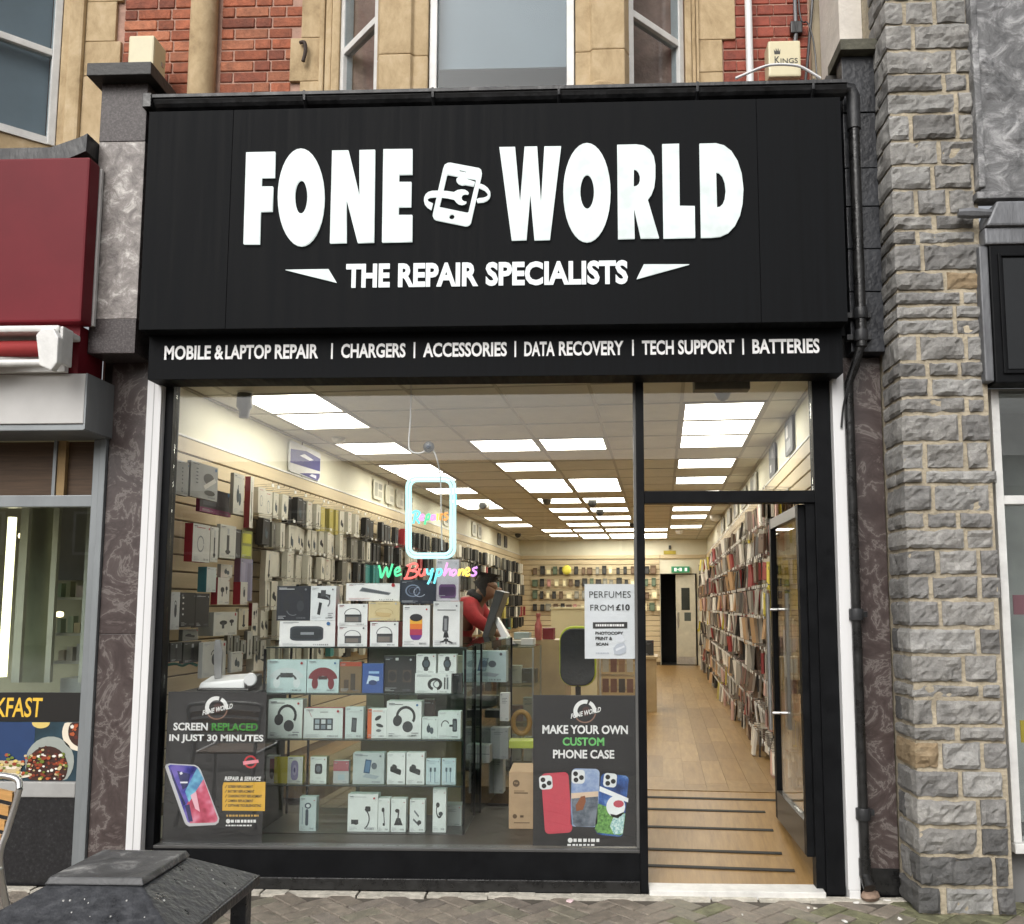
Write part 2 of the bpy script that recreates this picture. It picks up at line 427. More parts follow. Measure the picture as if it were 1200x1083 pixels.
# ------------------------------------------------------------------ ground and pavement
RND = random.Random(11)
g = MB().face([(-60,-60,-0.05),(60,-60,-0.05),(60,60,-0.05),(-60,60,-0.05)])
gm = bpy.data.materials.new('distant_paving'); gm.use_nodes = True
N, L = gm.node_tree.nodes, gm.node_tree.links
bt = N.new('ShaderNodeTexBrick'); bt.inputs['Scale'].default_value = 2.5
bt.inputs['Color1'].default_value = (0.150,0.122,0.096,1); bt.inputs['Color2'].default_value = (0.120,0.10,0.082,1); bt.inputs['Mortar'].default_value = (0.05,0.043,0.035,1)
tc = N.new('ShaderNodeTexCoord'); mp = N.new('ShaderNodeMapping'); mp.inputs['Rotation'].default_value = (0, 0, math.radians(45))
L.new(tc.outputs['Object'], mp.inputs['Vector']); L.new(mp.outputs[0], bt.inputs['Vector']); L.new(bt.outputs['Color'], N['Principled BSDF'].inputs['Base Color'])
N['Principled BSDF'].inputs['Roughness'].default_value = 0.7
structure(g.build('ground', gm))
pave = structure(MB().box(-9, -3.4, -0.049, 9, -0.02, -0.012).build('pavement', GROUT))
paver_meshes = []
for k in range(10):
    mb = MB(); w, d = 0.0955, 0.0465
    e = [(RND.uniform(-.0015,.0015), RND.uniform(-.0015,.0015)) for _ in range(4)]
    q = [(-w+e[0][0],-d+e[0][1]),(w+e[1][0],-d+e[1][1]),(w+e[2][0],d+e[2][1]),(-w+e[3][0],d+e[3][1])]
    b = 0.004
    q2 = [(x*(1-b/w), y*(1-b/d)) for x, y in q]
    for i in range(4):
        j = (i+1) % 4
        mb.face([(q[i][0],q[i][1],-0.03),(q[j][0],q[j][1],-0.03),(q[j][0],q[j][1],-0.004),(q[i][0],q[i][1],-0.004)])
        mb.face([(q[i][0],q[i][1],-0.004),(q[j][0],q[j][1],-0.004),(q2[j][0],q2[j][1],0),(q2[i][0],q2[i][1],0)])
    mb.face([(x,y,0) for x, y in q2])
    paver_meshes.append(mb.mesh('paver', PAVER[k % 4] if k < 8 else PAVER[4]))
rest = MB()
c45 = math.cos(math.pi/4)
for i in range(-90, 91):
    for j in range(-90, 91):
        dd = (i - j) % 4
        if dd == 0: cx_, cy_, rot = i + 1.0, j + 0.5, 0.0
        elif dd == 3: cx_, cy_, rot = i + 0.5, j + 1.0, math.pi/2
        else: continue
        X = (cx_*c45 - cy_*c45)*0.1; Y = (cx_*c45 + cy_*c45)*0.1 - 1.2
        if Y > -0.115 or Y < -3.2 or abs(X) > 6: continue
        k = RND.randrange(8); h = RND.uniform(-0.003, 0.0015); a = rot + math.pi/4 + RND.uniform(-.012,.012)
        if -2.1 < X < 2.3 and Y > -0.78:
            if X > .35 and RND.random() < .55*min(1, (X-.35)/.6): k = 8 + k % 2
            o = place('paver', paver_meshes[k], pave, (X, Y, h), a)
            o.rotation_euler = (RND.uniform(-.008,.008), RND.uniform(-.008,.008), a)
        else:
            w, d = 0.0955, 0.0465; ca, sa = math.cos(a), math.sin(a)
            P = [(X + x*ca - y*sa, Y + x*sa + y*ca) for x, y in ((-w,-d),(w,-d),(w,d),(-w,d))]
            rest.prism_z(P, -0.03, h, k % 4)
structure(rest.build('distant_paver', PAVER, pave), 'stuff')
# rough mortar line and cut bricks against the shop
mb = MB()
x = -3.2
while x < 1.7:
    w = RND.uniform(0.08, 0.35)
    mb.box(x, -0.118 + RND.uniform(-.012,.012), -0.012, x + w, -0.052, RND.uniform(-0.001, 0.005))
    x += w + (0.012 if RND.random() < .3 else 0.001)
mb.build('mortar_strip', pm('pale_mortar', (0.52,0.49,0.42), 0.9, var=0.3, scale=16, bump=0.5), pave)
# ------------------------------------------------------------------ litter on the pavement
LIT = plain((0.75,0.73,0.70), 0.7)
lits = [((668,1056), 'crumpled pale pink paper scrap beside the shop base under the phone case poster', (0.72,0.55,0.56), .035),
        ((1004,1058), 'white litter scrap at the foot of the right white post', (0.75,0.74,0.7), .02),
        ((1040,1055), 'white cigarette end lying beside the drainpipe', (0.8,0.78,0.74), .022),
        ((947,1064), 'small white litter flake in front of the doorway', (0.75,0.74,0.7), .014),
        ((955,1065), 'tiny pale litter flake near the doorway threshold', (0.7,0.68,0.6), .011),
        ((990,1080), 'white paper scrap at the bottom edge near the stone pillar', (0.78,0.77,0.74), .02),
        ((1055,1077), 'white litter flake below the stone pillar corner', (0.78,0.77,0.74), .018),
        ((870,1072), 'small white litter flake in front of the wooden ramp', (0.72,0.71,0.68), .010)]
for (px, py), lab, col, s in lits:
    d = ray(px, py); P = CAM + d*((0.004 - CAM.z)/d.z)
    mb = MB(); n = 6
    pts = [(s*RND.uniform(.5,1)*math.cos(2*math.pi*i/n), s*.6*RND.uniform(.5,1)*math.sin(2*math.pi*i/n), RND.uniform(0,.006)) for i in range(n)]
    mb.face(pts + []); mb.face([(x, y, z - .004) for x, y, z in reversed(pts)])
    for i in range(n):
        a, b = pts[i], pts[(i+1) % n]; mb.face([a, (a[0],a[1],a[2]-.004), (b[0],b[1],b[2]-.004), b])
    tag(mb.build('litter_scrap', plain(col, .7), None, P, RND.uniform(0,3)), lab, 'litter', 'litter on the pavement')
mb = MB(); 
for i in range(7): pass
mb.lathe([(0.0,0),(0.032,0.002),(0.043,0.02),(0.036,0.042),(0.012,0.055)], 9)
o = mb.build('loose_stone', pm('brown_pebble', (0.27,0.19,0.14), .85, var=.3, scale=30, bump=.4), None, at(1020,1052,-0.1) - Vector((0,0,0.02)), 0.4, smooth=True)
o.location.z = 0.0; o.scale = (1.25, .9, .95)
tag(o, 'brown loose stone at the foot of the drainpipe', 'stone')

# ------------------------------------------------------------------ shopfront: frames, glass, base, posts
sf = thing('shopfront', 'black framed glass shopfront with white side posts under the black sign', 'shopfront', (0, 0, 0))
def part(mb, name, mats, parent, **kw): return mb.build(name, mats, parent, **kw)
part(MB().box(-2.352,-.03,0.19,-2.307,.05,2.80), 'jamb', BLACK_FRAME, sf, bevel=.003)
part(MB().box(.262,-.035,0.0,.304,.05,2.80), 'mullion', BLACK_FRAME, sf, bevel=.004)
part(MB().box(.2475,-.004,0.216,.2615,.03,2.735), 'glazing_bead', pm('grey_bead', (0.12,0.12,0.115), .4), sf)
part(MB().box(.3045,-.03,2.025,1.2145,.05,2.091), 'transom', BLACK_FRAME, sf, bevel=.003)
part(MB().box(-2.3065,-.03,2.738,.2615,.05,2.80), 'head_rail', BLACK_FRAME, sf)
part(MB().box(.3045,-.03,2.738,1.2145,.05,2.80), 'head_rail', BLACK_FRAME, sf)
part(MB().box(1.215,-.03,0.0,1.31,.05,2.80), 'jamb', BLACK_FRAME, sf, bevel=.003)
part(MB().box(1.168,-.012,0.02,1.2145,.06,2.0245), 'door_stop', BLACK_FRAME, sf)
r = part(MB().box(-2.3065,-.028,0.006,.2615,.05,.199), 'base_panel', BLACK_FRAME, sf, bevel=.002)
part(MB().box(-2.3065,-.045,0.0,.2612,-.0285,.062), 'kick_strip', BLACK_GLOSS, sf, bevel=.004)
part(MB().box(-2.3065,-.032,.1995,.2615,.05,.2145), 'bottom_bead', pm('grey_satin_bead', (0.07,0.07,0.068), .4), sf, bevel=.003)
part(MB().box(-2.3065,.006,.215,.2475,.014,2.7375), 'window_pane', GLASS, sf)
part(MB().box(.3045,.006,2.0915,1.2145,.014,2.7375), 'transom_pane', GLASS, sf)
p = part(MB().box(-2.4345,-.075,-.005,-2.354,.03,2.73), 'post', WHITE_PVC, sf, bevel=.004)
part(MB().box(-2.3535,-.052,-.005,-2.3525+.0,.03,2.73), 'post_edge', WHITE_PVC, sf)
part(MB().box(-2.397,-.0765,0.0,-2.393,-.0752,2.72), 'groove', pm('grey_groove', (0.42,0.42,0.42), .5), p)
p = part(MB().box(1.312,-.075,.04,1.374,.03,2.73), 'post', WHITE_PVC, sf, bevel=.004)
part(MB().box(1.316,-.077,-.03,1.372,.02,.0395), 'post_foot', WHITE_PVC, sf, bevel=.004)
part(MB().box(.306,-.075,-.02,1.20,.06,.028), 'threshold', pm('white_threshold', (0.66,0.655,0.63), .45, var=.15, scale=12), sf, bevel=.005)
part(MB().box(-2.6,.05,2.80,1.5,.14,4.15), 'lintel', pm('dark_lintel', (0.05,0.05,0.05), .7), sf)
# ------------------------------------------------------------------ fascia sign
fs = thing('fascia_sign', 'large black fascia sign with lit white block letters and a phone logo', 'shop sign', (-0.52, -0.3, 2.93))
def off(o, org): 
    return o
FO = Vector((-0.52, -0.3, 2.93))
def on_sign(mb, name, mats, parent=fs, **kw):
    mb.v = [(x - FO.x, y - FO.y, z - FO.z) for x, y, z in mb.v]
    return mb.build(name, mats, parent, **kw)
seams = [-2.382, -1.915, 0.90, 1.342]
xs = seams
for i in range(3):
    on_sign(MB().box(xs[i] + (0 if i == 0 else .0008), -.30, 2.932, xs[i+1] - (0 if i == 2 else .0008), -.05, 4.154), 'panel', BLACK_SIGN, bevel=.0015 if i != 1 else .0012, seg=1)
def loop(pts, ox, oy, sc, Y):
    out = []
    for x, y in pts:
        P = at(ox + x/sc, oy + y/sc, Y); out.append((P.x - FO.x, P.z - FO.z))
    return out
def el_px(cx, cy, rx, ry, n=36): return [(cx + rx*math.cos(2*math.pi*i/n), cy + ry*math.sin(2*math.pi*i/n)) for i in range(n)]
LY = -0.316
def letter(loops, ox, oy, sc, name='letter', parent=fs, Y=LY, depth=.014):
    me = shape_mesh(name, [loop(l, ox, oy, sc, Y) for l in loops], depth, LETTER)
    return place(name, me, parent, (0, Y - FO.y, 0))
Z1, Z2 = (275, 155, 3.75), (575, 155, 3.75)
letter([[(50,88),(177,85),(174,197),(117,198),(116,238),(167,238),(164,346),(112,347),(108,490),(38,490)]], *Z1)
letter([el_px(291,285,102,214), el_px(291,283,28,74,24)], *Z1)
letter([[(428,80),(499,79),(548,280),(548,78),(616,76),(611,482),(540,484),(490,290),(490,484),(418,486)]], *Z1)
letter([[(653,74),(780,73),(780,183),(722,184),(721,218),(776,218),(774,326),(720,327),(719,363),(780,363),(779,479),(647,482)]], *Z1)
letter([[(38,65),(107,64),(129,310),(149,63),(204,62),(221,310),(236,62),(309,61),(260,470),(192,472),(174,270),(157,471),(92,473)]], *Z2)
letter([el_px(423,264,104,217), el_px(424,260,30,76,24)], *Z2)
letter([[(556,55),(640,53),(672,58),(700,76),(717,105),(724,145),(724,200),(719,240),(707,272),(690,295),(740,463),(660,464),(630,330),(633,465),(560,467)], [(629,160),(640,162),(650,173),(656,190),(656,212),(650,228),(640,236),(629,238)]], *Z2)
letter([[(754,52),(828,50),(831,323),(897,324),(899,461),(760,464)]], *Z2)
letter([[(918,50),(990,48),(1025,57),(1058,82),(1085,125),(1103,180),(1111,250),(1107,315),(1096,365),(1075,408),(1045,440),(1010,456),(970,460),(925,461)], [(991,173),(1005,176),(1020,192),(1030,220),(1034,255),(1030,290),(1020,315),(1008,327),(995,330)]], *Z2)
Z3 = (480, 170, 9.842)
lg = letter([[(440,205),(470,203),(800,265),(825,285),(831,315),(828,345),(705,890),(690,912),(665,926),(640,928),(300,860),(278,845),(266,820),(268,790),(388,265),(405,225)],
        [(428,345),(440,336),(755,392),(766,402),(764,415),(680,770),(668,779),(650,778),(350,716),(341,705),(346,690)], el_px(486,825,32,32,16), [(568,285),(578,280),(655,298),(660,310),(650,317),(575,302)]], *Z3, name='phone_logo')
letter([[(165,640),(168,600),(185,565),(215,540),(260,527),(350,525),(430,530),(510,542),(555,518),(600,511),(640,516),(670,535),(682,552),(672,570),(640,566),(612,575),(597,600),(605,632),(630,650),(655,652),(652,670),(630,684),(600,690),(565,682),(540,662),(512,628),(440,612),(380,605),(290,602),(235,606),(205,622),(215,648),(268,672),(250,750),(205,722),(175,685)]], *Z3, name='spanner', parent=lg, Y=-.320, depth=.006).location = (0, -.004, 0)
letter([[(540,390),(555,375),(585,369),(622,371),(660,392),(752,422),(735,470),(640,452),(600,457),(560,440),(540,415)]], *Z3, name='screwdriver', parent=lg).location = (0, 0, 0)
letter([[(815,445),(860,462),(900,492),(928,535),(930,575),(918,608),(890,635),(850,652),(780,658),(772,625),(800,612),(850,607),(885,595),(903,578),(895,550),(865,518),(800,488)]], *Z3, name='logo_ring', parent=lg).location = (0, 0, 0)
# tag line under the name
def sign_text(txt, x0, y0, x1, y1, Y, parent, name='lettering', bold=.02, material=None, depth=.004, shear=0.0):
    a, b = at(x0, y1, Y), at(x1, y0, Y)
    me = text_mesh(name, txt, a.x - FO.x, a.z - FO.z, b.x - FO.x, b.z - FO.z, material or VINYL_WHITE, bold, depth, shear)
    return place(name, me, parent, (0, Y - FO.y, 0))
TAGL = emit('lit_tag_line', (0.95, 1.0, 0.99), 0.85, var=.08, base=(.1,.1,.1))
zt = at(560, 321, -.31).z
def fit_text(txt, x0, x1, zc, h, Y, parent, org, bold=.02, material=None, name='lettering', depth=.004, shear=0.0):
    a, b = at(x0, 400, Y).x, at(x1, 400, Y).x
    me = text_mesh(name, txt, a - org.x, zc - h/2 - org.z, b - org.x, zc + h/2 - org.z, material or VINYL_WHITE, bold, depth, shear)
    return place(name, me, parent, (0, Y - org.y, 0))
for w, x0, x1 in (('THE',403.5,455), ('REPAIR',465,559.5), ('SPECIALISTS',568.5,736.5)):
    fit_text(w, x0, x1, zt, .128, -.31, fs, FO, bold=.036, material=TAGL, depth=.008)
for pts, zz in (([(222,604),(412,601),(447,660)], Z1), ([(673,580),(873,580),(642,644)], Z2)):
    letter([pts], *zz, name='dart', Y=-.312, depth=.01)
# lower strip with the services
ss = thing('services_strip', 'narrow black strip listing services in white capitals above the window', 'shop sign', (-.53, -.20, 2.69))
SO = Vector((-.53, -.20, 2.69))
def on_strip(mb, name, mats, **kw):
    mb.v = [(x - SO.x, y - SO.y, z - SO.z) for x, y, z in mb.v]; return mb.build(name, mats, ss, **kw)
on_strip(MB().box(-2.372,-.20,2.688,1.338,-.03,2.9315), 'board', BLACK_SIGN, bevel=.0015)
zs = at(570, 409.5, -.202).z
for w, x0, x1 in (('MOBILE',193.3,247.5), ('&',252,262.5), ('LAPTOP',264.5,318), ('REPAIR',322.5,373.3), ('|',388.3,390.3), ('CHARGERS',400,475.4), ('|',484.8,486.8), ('ACCESSORIES',496,594), ('|',602.9,604.9), ('DATA',614.4,650), ('RECOVERY',655,730.6), ('|',740.7,742.7), ('TECH',752.2,789.5), ('SUPPORT',794.5,860.6), ('|',869.7,871.7), ('BATTERIES',881.6,960.2)):
    fit_text(w, x0, x1, zs, .079 if w != '|' else .087, -.2025, ss, SO, bold=.028, depth=.002)
# fascia backing, gutter, flat roof
part(MB().box(-2.43,-.049,2.9335,1.40,.049,4.27), 'fascia_backing', BLACK_FRAME, sf)
gut = thing('rain_gutter', 'black half round rain gutter running along the top of the shop sign', 'gutter', (-.5, -.17, 4.28))
mb = MB()
n = 10
gp = [(-.068*math.cos(math.pi*i/n), -.062*math.sin(math.pi*i/n)) for i in range(n+1)] + [(.06*math.cos(math.pi*i/n), -.054*math.sin(math.pi*i/n)) for i in range(n+1)]
P = [[(x, y, z) for y, z in gp] for x in (-1.945, 1.90)]
for i in range(len(gp)):
    j = (i+1) % len(gp); mb.face([P[0][i], P[1][i], P[1][j], P[0][j]])
mb.face(P[0]); mb.face(P[1][::-1])
mb.box(-1.945,-.078,-.012,1.90,-.0685,.006)
mb.build('channel', LEAD_BLACK, gut)
for xx in (-1.93,-1.05,-.34,.35,1.1,1.72):
    MB().tube([(xx, .085,.0),(xx,-.076,.004),(xx,-.07,-.04),(xx,-.03,-.072),(xx,.07,-.05)], .009, 6).build('bracket', LEAD_BLACK, gut)
MB().box(-1.95,-.085,-.07,-1.90,.10,.012).build('end_cap', BLACK_GLOSS, gut, bevel=.004)
part(MB().box(-2.43,-.049,4.272,1.40,.62,4.30), 'flat_roof', pm('roofing_felt', (0.06,0.06,0.06), .9), sf)
# ------------------------------------------------------------------ left pilaster, right pilaster, drainpipe
lp = thing('granite_pilaster', 'grey granite pilaster with dark cap and pale veined panel left of the sign', 'pilaster', (-2.58, 0, 0))
def lpb(x0,y0,z0,x1,y1,z1,name,m,**kw): return MB().box(x0+2.58,y0,z0,x1+2.58,y1,z1).build(name, m, lp, **kw)
lpb(-2.70,-.22,2.83,-2.44,.02,3.02,'panel',GRANITE_DARK,bevel=.003)
lpb(-2.70,-.218,3.022,-2.44,.02,4.03,'panel',GRANITE_PALE,bevel=.003)
lpb(-2.70,-.22,4.032,-2.44,.02,4.37,'panel',GRANITE_DARK,bevel=.003)
lpb(-2.745,-.30,4.372,-2.385,.12,4.445,'cap',pm('black_stone_cap',(0.022,0.022,0.021),.55,var=.3,scale=12,bump=.2),bevel=.004)
lpb(-2.66,-.03,0.0,-2.4355,.04,1.32,'shaft_slab',MARBLE,bevel=.002)
lpb(-2.66,-.03,1.323,-2.4355,.04,2.829,'shaft_slab',MARBLE,bevel=.002)
lpb(-2.745,.041,0,-2.61,.2,4.3,'core',pm('dark_masonry',(0.07,0.065,0.06),.9))
rp = thing('slate_pilaster', 'dark pilaster faced with black slate tiles between drainpipe and stone pillar', 'pilaster', (1.53, 0, 0))
zs_ = [2.825, 3.16, 3.40, 3.64, 3.86, 4.18, 4.51]
for a, b in zip(zs_[:-1], zs_[1:]):
    o = MB().box(1.415-1.53,-.10,a+.003,1.592-1.53,.0,b-.003).build('tile', SLATE, rp, bevel=.003)
    o.location.y = RND.uniform(-.004,.004)
MB().box(-.135,-.16,4.512,.085,.1,4.575).build('cap', pm('mossy_cap',(0.085,0.082,0.06),.8,var=.4,scale=14,bump=.3), rp, bevel=.004)
MB().box(-.155,-.005,0.0,.062,.06,2.823).build('shaft_slab', MARBLE, rp, bevel=.002)
MB().box(-.155,-.012,0.0,.062,-.0055,.13).build('plinth', BLACK_GLOSS, rp)
MB().box(-.155,.061,0,.062,.5,4.50).build('core', MATS['dark_masonry'], rp)
dp = thing('drainpipe', 'black cast drainpipe running down beside the right edge of the sign', 'drainpipe', (0, 0, 0))
pt = [at(1001,122,-.17), at(1001,140,-.165), at(1003,250,-.15), at(1006,380,-.15)]
mb = MB(); mb.tube([(1.425,-.17,4.27),(1.45,-.165,4.25),(1.452,-.16,4.2),(1.452,-.155,2.84)], .029, 12); mb.build('pipe', BLACK_GLOSS, dp, smooth=True)
mb = MB(); mb.tube([(1.40,-.17,4.275),(1.435,-.17,4.27),(1.452,-.165,4.235),(1.452,-.16,4.05)], .036, 12); mb.build('elbow', LEAD_BLACK, dp, smooth=True)
mb = MB(); mb.tube([(1.452,-.155,2.98),(1.452,-.15,2.86),(1.425,-.11,2.74),(1.395,-.09,2.66),(1.395,-.085,.14)], .025, 12); mb.build('pipe', BLACK_GLOSS, dp, smooth=True)
for zz, xx, yy in ((3.02,1.452,-.155),(2.90,1.450,-.152),(1.43,1.395,-.086),(.42,1.395,-.085)):
    MB().lathe([(.035,-.03),(.037,-.025),(.037,.025),(.035,.03)], 14, (xx,yy,zz)).build('collar', LEAD_BLACK, dp, smooth=True)
    MB().box(xx-.065,yy+.02,zz-.015,xx+.065,yy+.06,zz+.015).build('bracket', LEAD_BLACK, dp, bevel=.003)
mb = MB(); mb.tube([(1.395,-.085,.20),(1.395,-.085,.12),(1.40,-.14,.07)], [.03,.03,.032], 12); mb.build('shoe', BLACK_GLOSS, dp, smooth=True)
# thin wire hanging off the pipe
mb = MB(); mb.tube(smooth_path([(1.43,-.2,2.80),(1.40,-.16,2.72),(1.372,-.13,2.60),(1.36,-.1,2.52),(1.352,-.085,2.42)],4), .006, 5); mb.build('loose_cable', LEAD_BLACK, dp)

# ------------------------------------------------------------------ rock faced stone pillar
sp = thing('stone_pillar', 'tall rough grey stone pillar with buff mortar joints right of the shop', 'pillar', (1.8, 0, 0))
PX0, PY0 = 1.588, -.30
core = MB().box(PX0+.014-1.8, PY0+.010, 0, 2.035-1.8, .3, 5.6).build('mortar_core', MORTAR, sp)
def rock(w, d, h, seed, amp, left):
    nx, ny, nz = max(4, int(w/.020)), max(3, int(d/.04)), max(4, int(h/.018))
    bm = bmesh.new(); vm = {}
    rr = random.Random(seed); sv = Vector((rr.uniform(0,50), rr.uniform(0,50), rr.uniform(0,50)))
    tl = [rr.uniform(-.008,.008) for _ in range(4)]
    def vert(i, j, k):
        if (i,j,k) in vm: return vm[(i,j,k)]
        fx, fy, fz = i/nx, j/ny, k/nz
        p = Vector((fx*w, fy*d, fz*h))
        n1 = noise.fractal((p + sv)*11, 1.0, 2.0, 4)
        n2 = noise.noise((p + sv)*30)
        n3 = noise.noise((p + sv)*70)
        ed = min(fx, 1-fx)*w; ez = min(fz, 1-fz)*h; ey = fy*d
        # ragged outline
        if i == 0: p.x += (abs(n1)*.4+.1)*amp + (.004 if not left else 0)
        if i == nx: p.x -= (abs(n1)*.6)*amp + .002
        if k == 0: p.z += abs(n2)*amp*.75 + tl[0]*fx*.6
        if k == nz: p.z -= abs(n1)*amp*.75 - tl[1]*fx*.6
        if j == 0:                                   # rock face bulges out of the wall
            q = min(1, ed/.009)*min(1, ez/.009)
            p.y += -amp*(.35*q + 1.15*n1*(.35+.65*q) + .5*n2*q + .35*n3*q) + (1-q)*amp*.15
        if i == 0 and left:
            q = min(1, ey/.02)*min(1, ez/.02)
            p.x += -amp*(.35*q + .6*n1*q)
        vm[(i,j,k)] = bm.verts.new(p); return vm[(i,j,k)]
    def quad(a, b, c, e): bm.faces.new((vert(*a), vert(*b), vert(*c), vert(*e)))
    for i in range(nx):
        for k in range(nz): quad((i,0,k),(i+1,0,k),(i+1,0,k+1),(i,0,k+1))
        for j in range(ny):
            quad((i,j,nz),(i+1,j,nz),(i+1,j+1,nz),(i,j+1,nz)); quad((i,j,0),(i,j+1,0),(i+1,j+1,0),(i+1,j,0))
    for j in range(ny):
        for k in range(nz): quad((0,j+1,k),(0,j,k),(0,j,k+1),(0,j+1,k+1)); quad((nx,j,k),(nx,j+1,k),(nx,j+1,k+1),(nx,j,k+1))
    me = bpy.data.meshes.new('stone'); bm.to_mesh(me); bm.free()
    return me
SR = random.Random(5)
z = 0.0; course = 0; sid = 0
while z < 5.3:
    h = SR.choice((.075,.12,.135,.14,.145,.13,.105,.085)) if z > .05 else .13
    xr = 2.045 + SR.uniform(-.03,.03)
    w0 = SR.choice((.11,.13,.30,.36,.16,.26)) if course % 2 else SR.choice((.22,.30,.12,.15,.34))
    xs_, widths = PX0, []
    while xs_ < xr - .06:
        w = w0 if not widths else SR.choice((.2,.28,.34,.16,.24))
        if xs_ + w > xr - .07: w = xr - xs_
        widths.append((xs_, w)); xs_ += w
    depth0 = SR.choice((.12,.255,.16)) 
    for n_, (x0, w) in enumerate(widths):
        left = n_ == 0
        d = depth0 if left else .12
        me = rock(w - .012, d, h - .012, sid, .018, left); sid += 1
        buff = (left and z < 1.1 and SR.random() < .42 and w < .2) or SR.random() < .004
        me.materials.append(STONES[3] if buff else STONES[4] if (z < .45 and SR.random() < .35) else STONES[SR.choice((0,0,1,2,0,1))])
        place('stone', me, sp, (x0 + .002 - 1.8 - (0.012 if z < .13 and left else 0), PY0 + SR.uniform(-.006,.004), z + .006))
    if depth0 < .2:
        me = rock(.10, .255 - depth0 - .014, h - .016, sid, .012, True); sid += 1
        me.materials.append(STONES[SR.choice((0,1,1,4))])
        place('stone', me, sp, (PX0 + .003 - 1.8, PY0 + depth0 + .014, z + .008))
    z += h; course += 1

# ------------------------------------------------------------------ right hand neighbour
nb = thing('neighbour_shopfront', 'grey and black neighbouring shopfront with white window frame right of the stone pillar', 'shopfront', (2.4, 0, 0))
def nbb(x0,y0,z0,x1,y1,z1,name,m,parent=nb,**kw): return MB().box(x0-2.4,y0,z0,x1-2.4,y1,z1).build(name, m, parent, **kw)
# cast panel with real relief
def relief(x0, z0, x1, z1, y, nx, nz, amp, seed, name, m, parent):
    mb = MB(); 
    P = {}
    for i in range(nx+1):
        for k in range(nz+1):
            x, zz = x0 + (x1-x0)*i/nx, z0 + (z1-z0)*k/nz
            n1 = noise.turbulence(Vector((x*5+seed, zz*5, 1.3)), 5, False)
            P[i,k] = (x, y - amp*(n1-.4) if 0 < i < nx and 0 < k < nz else y, zz)
    mb.v = [P[i,k] for i in range(nx+1) for k in range(nz+1)]
    for i in range(nx):
        for k in range(nz):
            a = i*(nz+1)+k; mb.f.append((a, a+nz+1, a+nz+2, a+1)); mb.m.append(0)
    mb.box(x0, y+.002, z0, x1, y+.1, z1)
    return mb.build(name, m, parent)
relief(2.035-2.4, 3.60, 3.2-2.4, 5.3, -.33, 40, 60, .035, 3.0, 'cast_panel', HAMMERED, nb)
nbb(2.005,-.345,3.56,3.2,-.25,3.598,'panel_edge',HAMMERED,bevel=.006)
nbb(2.02,-.35,3.62,2.055,-.25,5.3,'panel_edge',HAMMERED,bevel=.008)
mb = MB(); mb.prism([(2.03-2.4,3.40),(3.2-2.4,3.40),(3.2-2.4,3.53),(2.09-2.4,3.53)], -.38, -.2); mb.build('lead_ledge', LEAD, nb, bevel=.012)
mb = MB(); mb.tube([(1.90-2.4,-.36,3.475),(1.96-2.4,-.37,3.47),(2.06-2.4,-.36,3.47)], [.022,.03,.022], 8); mb.build('ledge_nose', LEAD, nb, smooth=True)
nbb(2.03,-.36,3.31,3.2,-.2,3.398,'lead_flashing',LEAD,bevel=.01)
nbb(2.005,-.34,2.60,2.05,-.2,3.308,'lead_upright',LEAD,bevel=.008)
nbb(2.052,-.35,2.59,3.2,-.22,3.307,'panel_frame',BLACK_FRAME,bevel=.006)
for x0,z0,x1,z1 in ((2.09,2.635,2.105,3.26),(2.105,2.635,3.2,2.65),(2.105,3.245,3.2,3.26)): nbb(x0,-.362,z0,x1,-.3505,z1,'moulding',BLACK_FRAME,bevel=.003)
nbb(2.115,-.3545,2.66,3.2,-.3505,3.235,'infill_panel',pm('black_gloss_panel',(0.008,0.009,0.010),.15,var=.1))
wf = nbb(2.078,-.23,.32,2.118,-.10,2.588,'window_frame',WHITE_PAINT,bevel=.004)
nbb(2.119,-.22,1.99,3.2,-.12,2.035,'window_frame',WHITE_PAINT,bevel=.004)
nbb(2.078,-.24,.27,3.2,-.08,.318,'window_sill',WHITE_PAINT,bevel=.005)
nbb(2.119,-.18,.32,3.2,-.172,2.588,'window_pane',glass('neighbour_glass',(.88,.90,.90),2.2))
nbb(2.079,-.10,0,3.2,1.2,.268,'base',pm('grey_render',(0.2,0.2,0.2),.8))
nbb(2.12,.42,.27,3.2,.45,2.6,'back_wall',pm('pale_grey_room',(0.58,0.59,0.57),.8,var=.2,scale=2.5))
nbb(2.10,-.10,2.592,3.2,1.2,2.62,'room_ceiling',MATS['pale_grey_room'])
nbb(2.05,-.09,0,2.085,1.2,2.588,'room_side',MATS['pale_grey_room'])
o = nbb(2.172,-.15,1.43,2.33,-.146,1.53,'window_poster',plain(C('a87880')))
o = nbb(2.175,-.15,.79,2.30,-.146,.90,'window_poster',plain(C('d8c040')))
o = nbb(2.21,-.156,.80,2.26,-.1505,.86,'window_poster',plain(C('b03030')))
nbb(2.42,-.1,.0,3.2,.3,.26,'stone_base',STONES[1])

# ------------------------------------------------------------------ left hand neighbour (cafe)
cf = thing('cafe_shopfront', 'cafe shopfront with maroon sign, pale metal header and grey framed window', 'shopfront', (-3.2, 0, 0))
def cfb(x0,y0,z0,x1,y1,z1,name,m,parent=cf,**kw): return MB().box(x0+3.2,y0,z0,x1+3.2,y1,z1).build(name, m, parent, **kw)
cfb(-5.2,-.35,2.965,-2.668,-.246,3.875,'sign_box',MAROON,bevel=.012)
cfb(-5.2,-.2455,2.975,-2.659,-.226,3.86,'sign_edge',WHITE_PAINT)
cfb(-5.2,-.29,2.70,-2.704,-.059,2.963,'fascia',MAROON)
mb = MB(); mb.prism([(-5.2+3.2,3.88),(-2.80+3.2,3.88),(-2.705+3.2,3.92),(-2.702+3.2,4.02),(-2.74+3.2,4.0),(-2.9+3.2,3.945),(-5.2+3.2,3.94)], -.33, .2); mb.build('roof_flashing', LEAD_BLACK, cf)
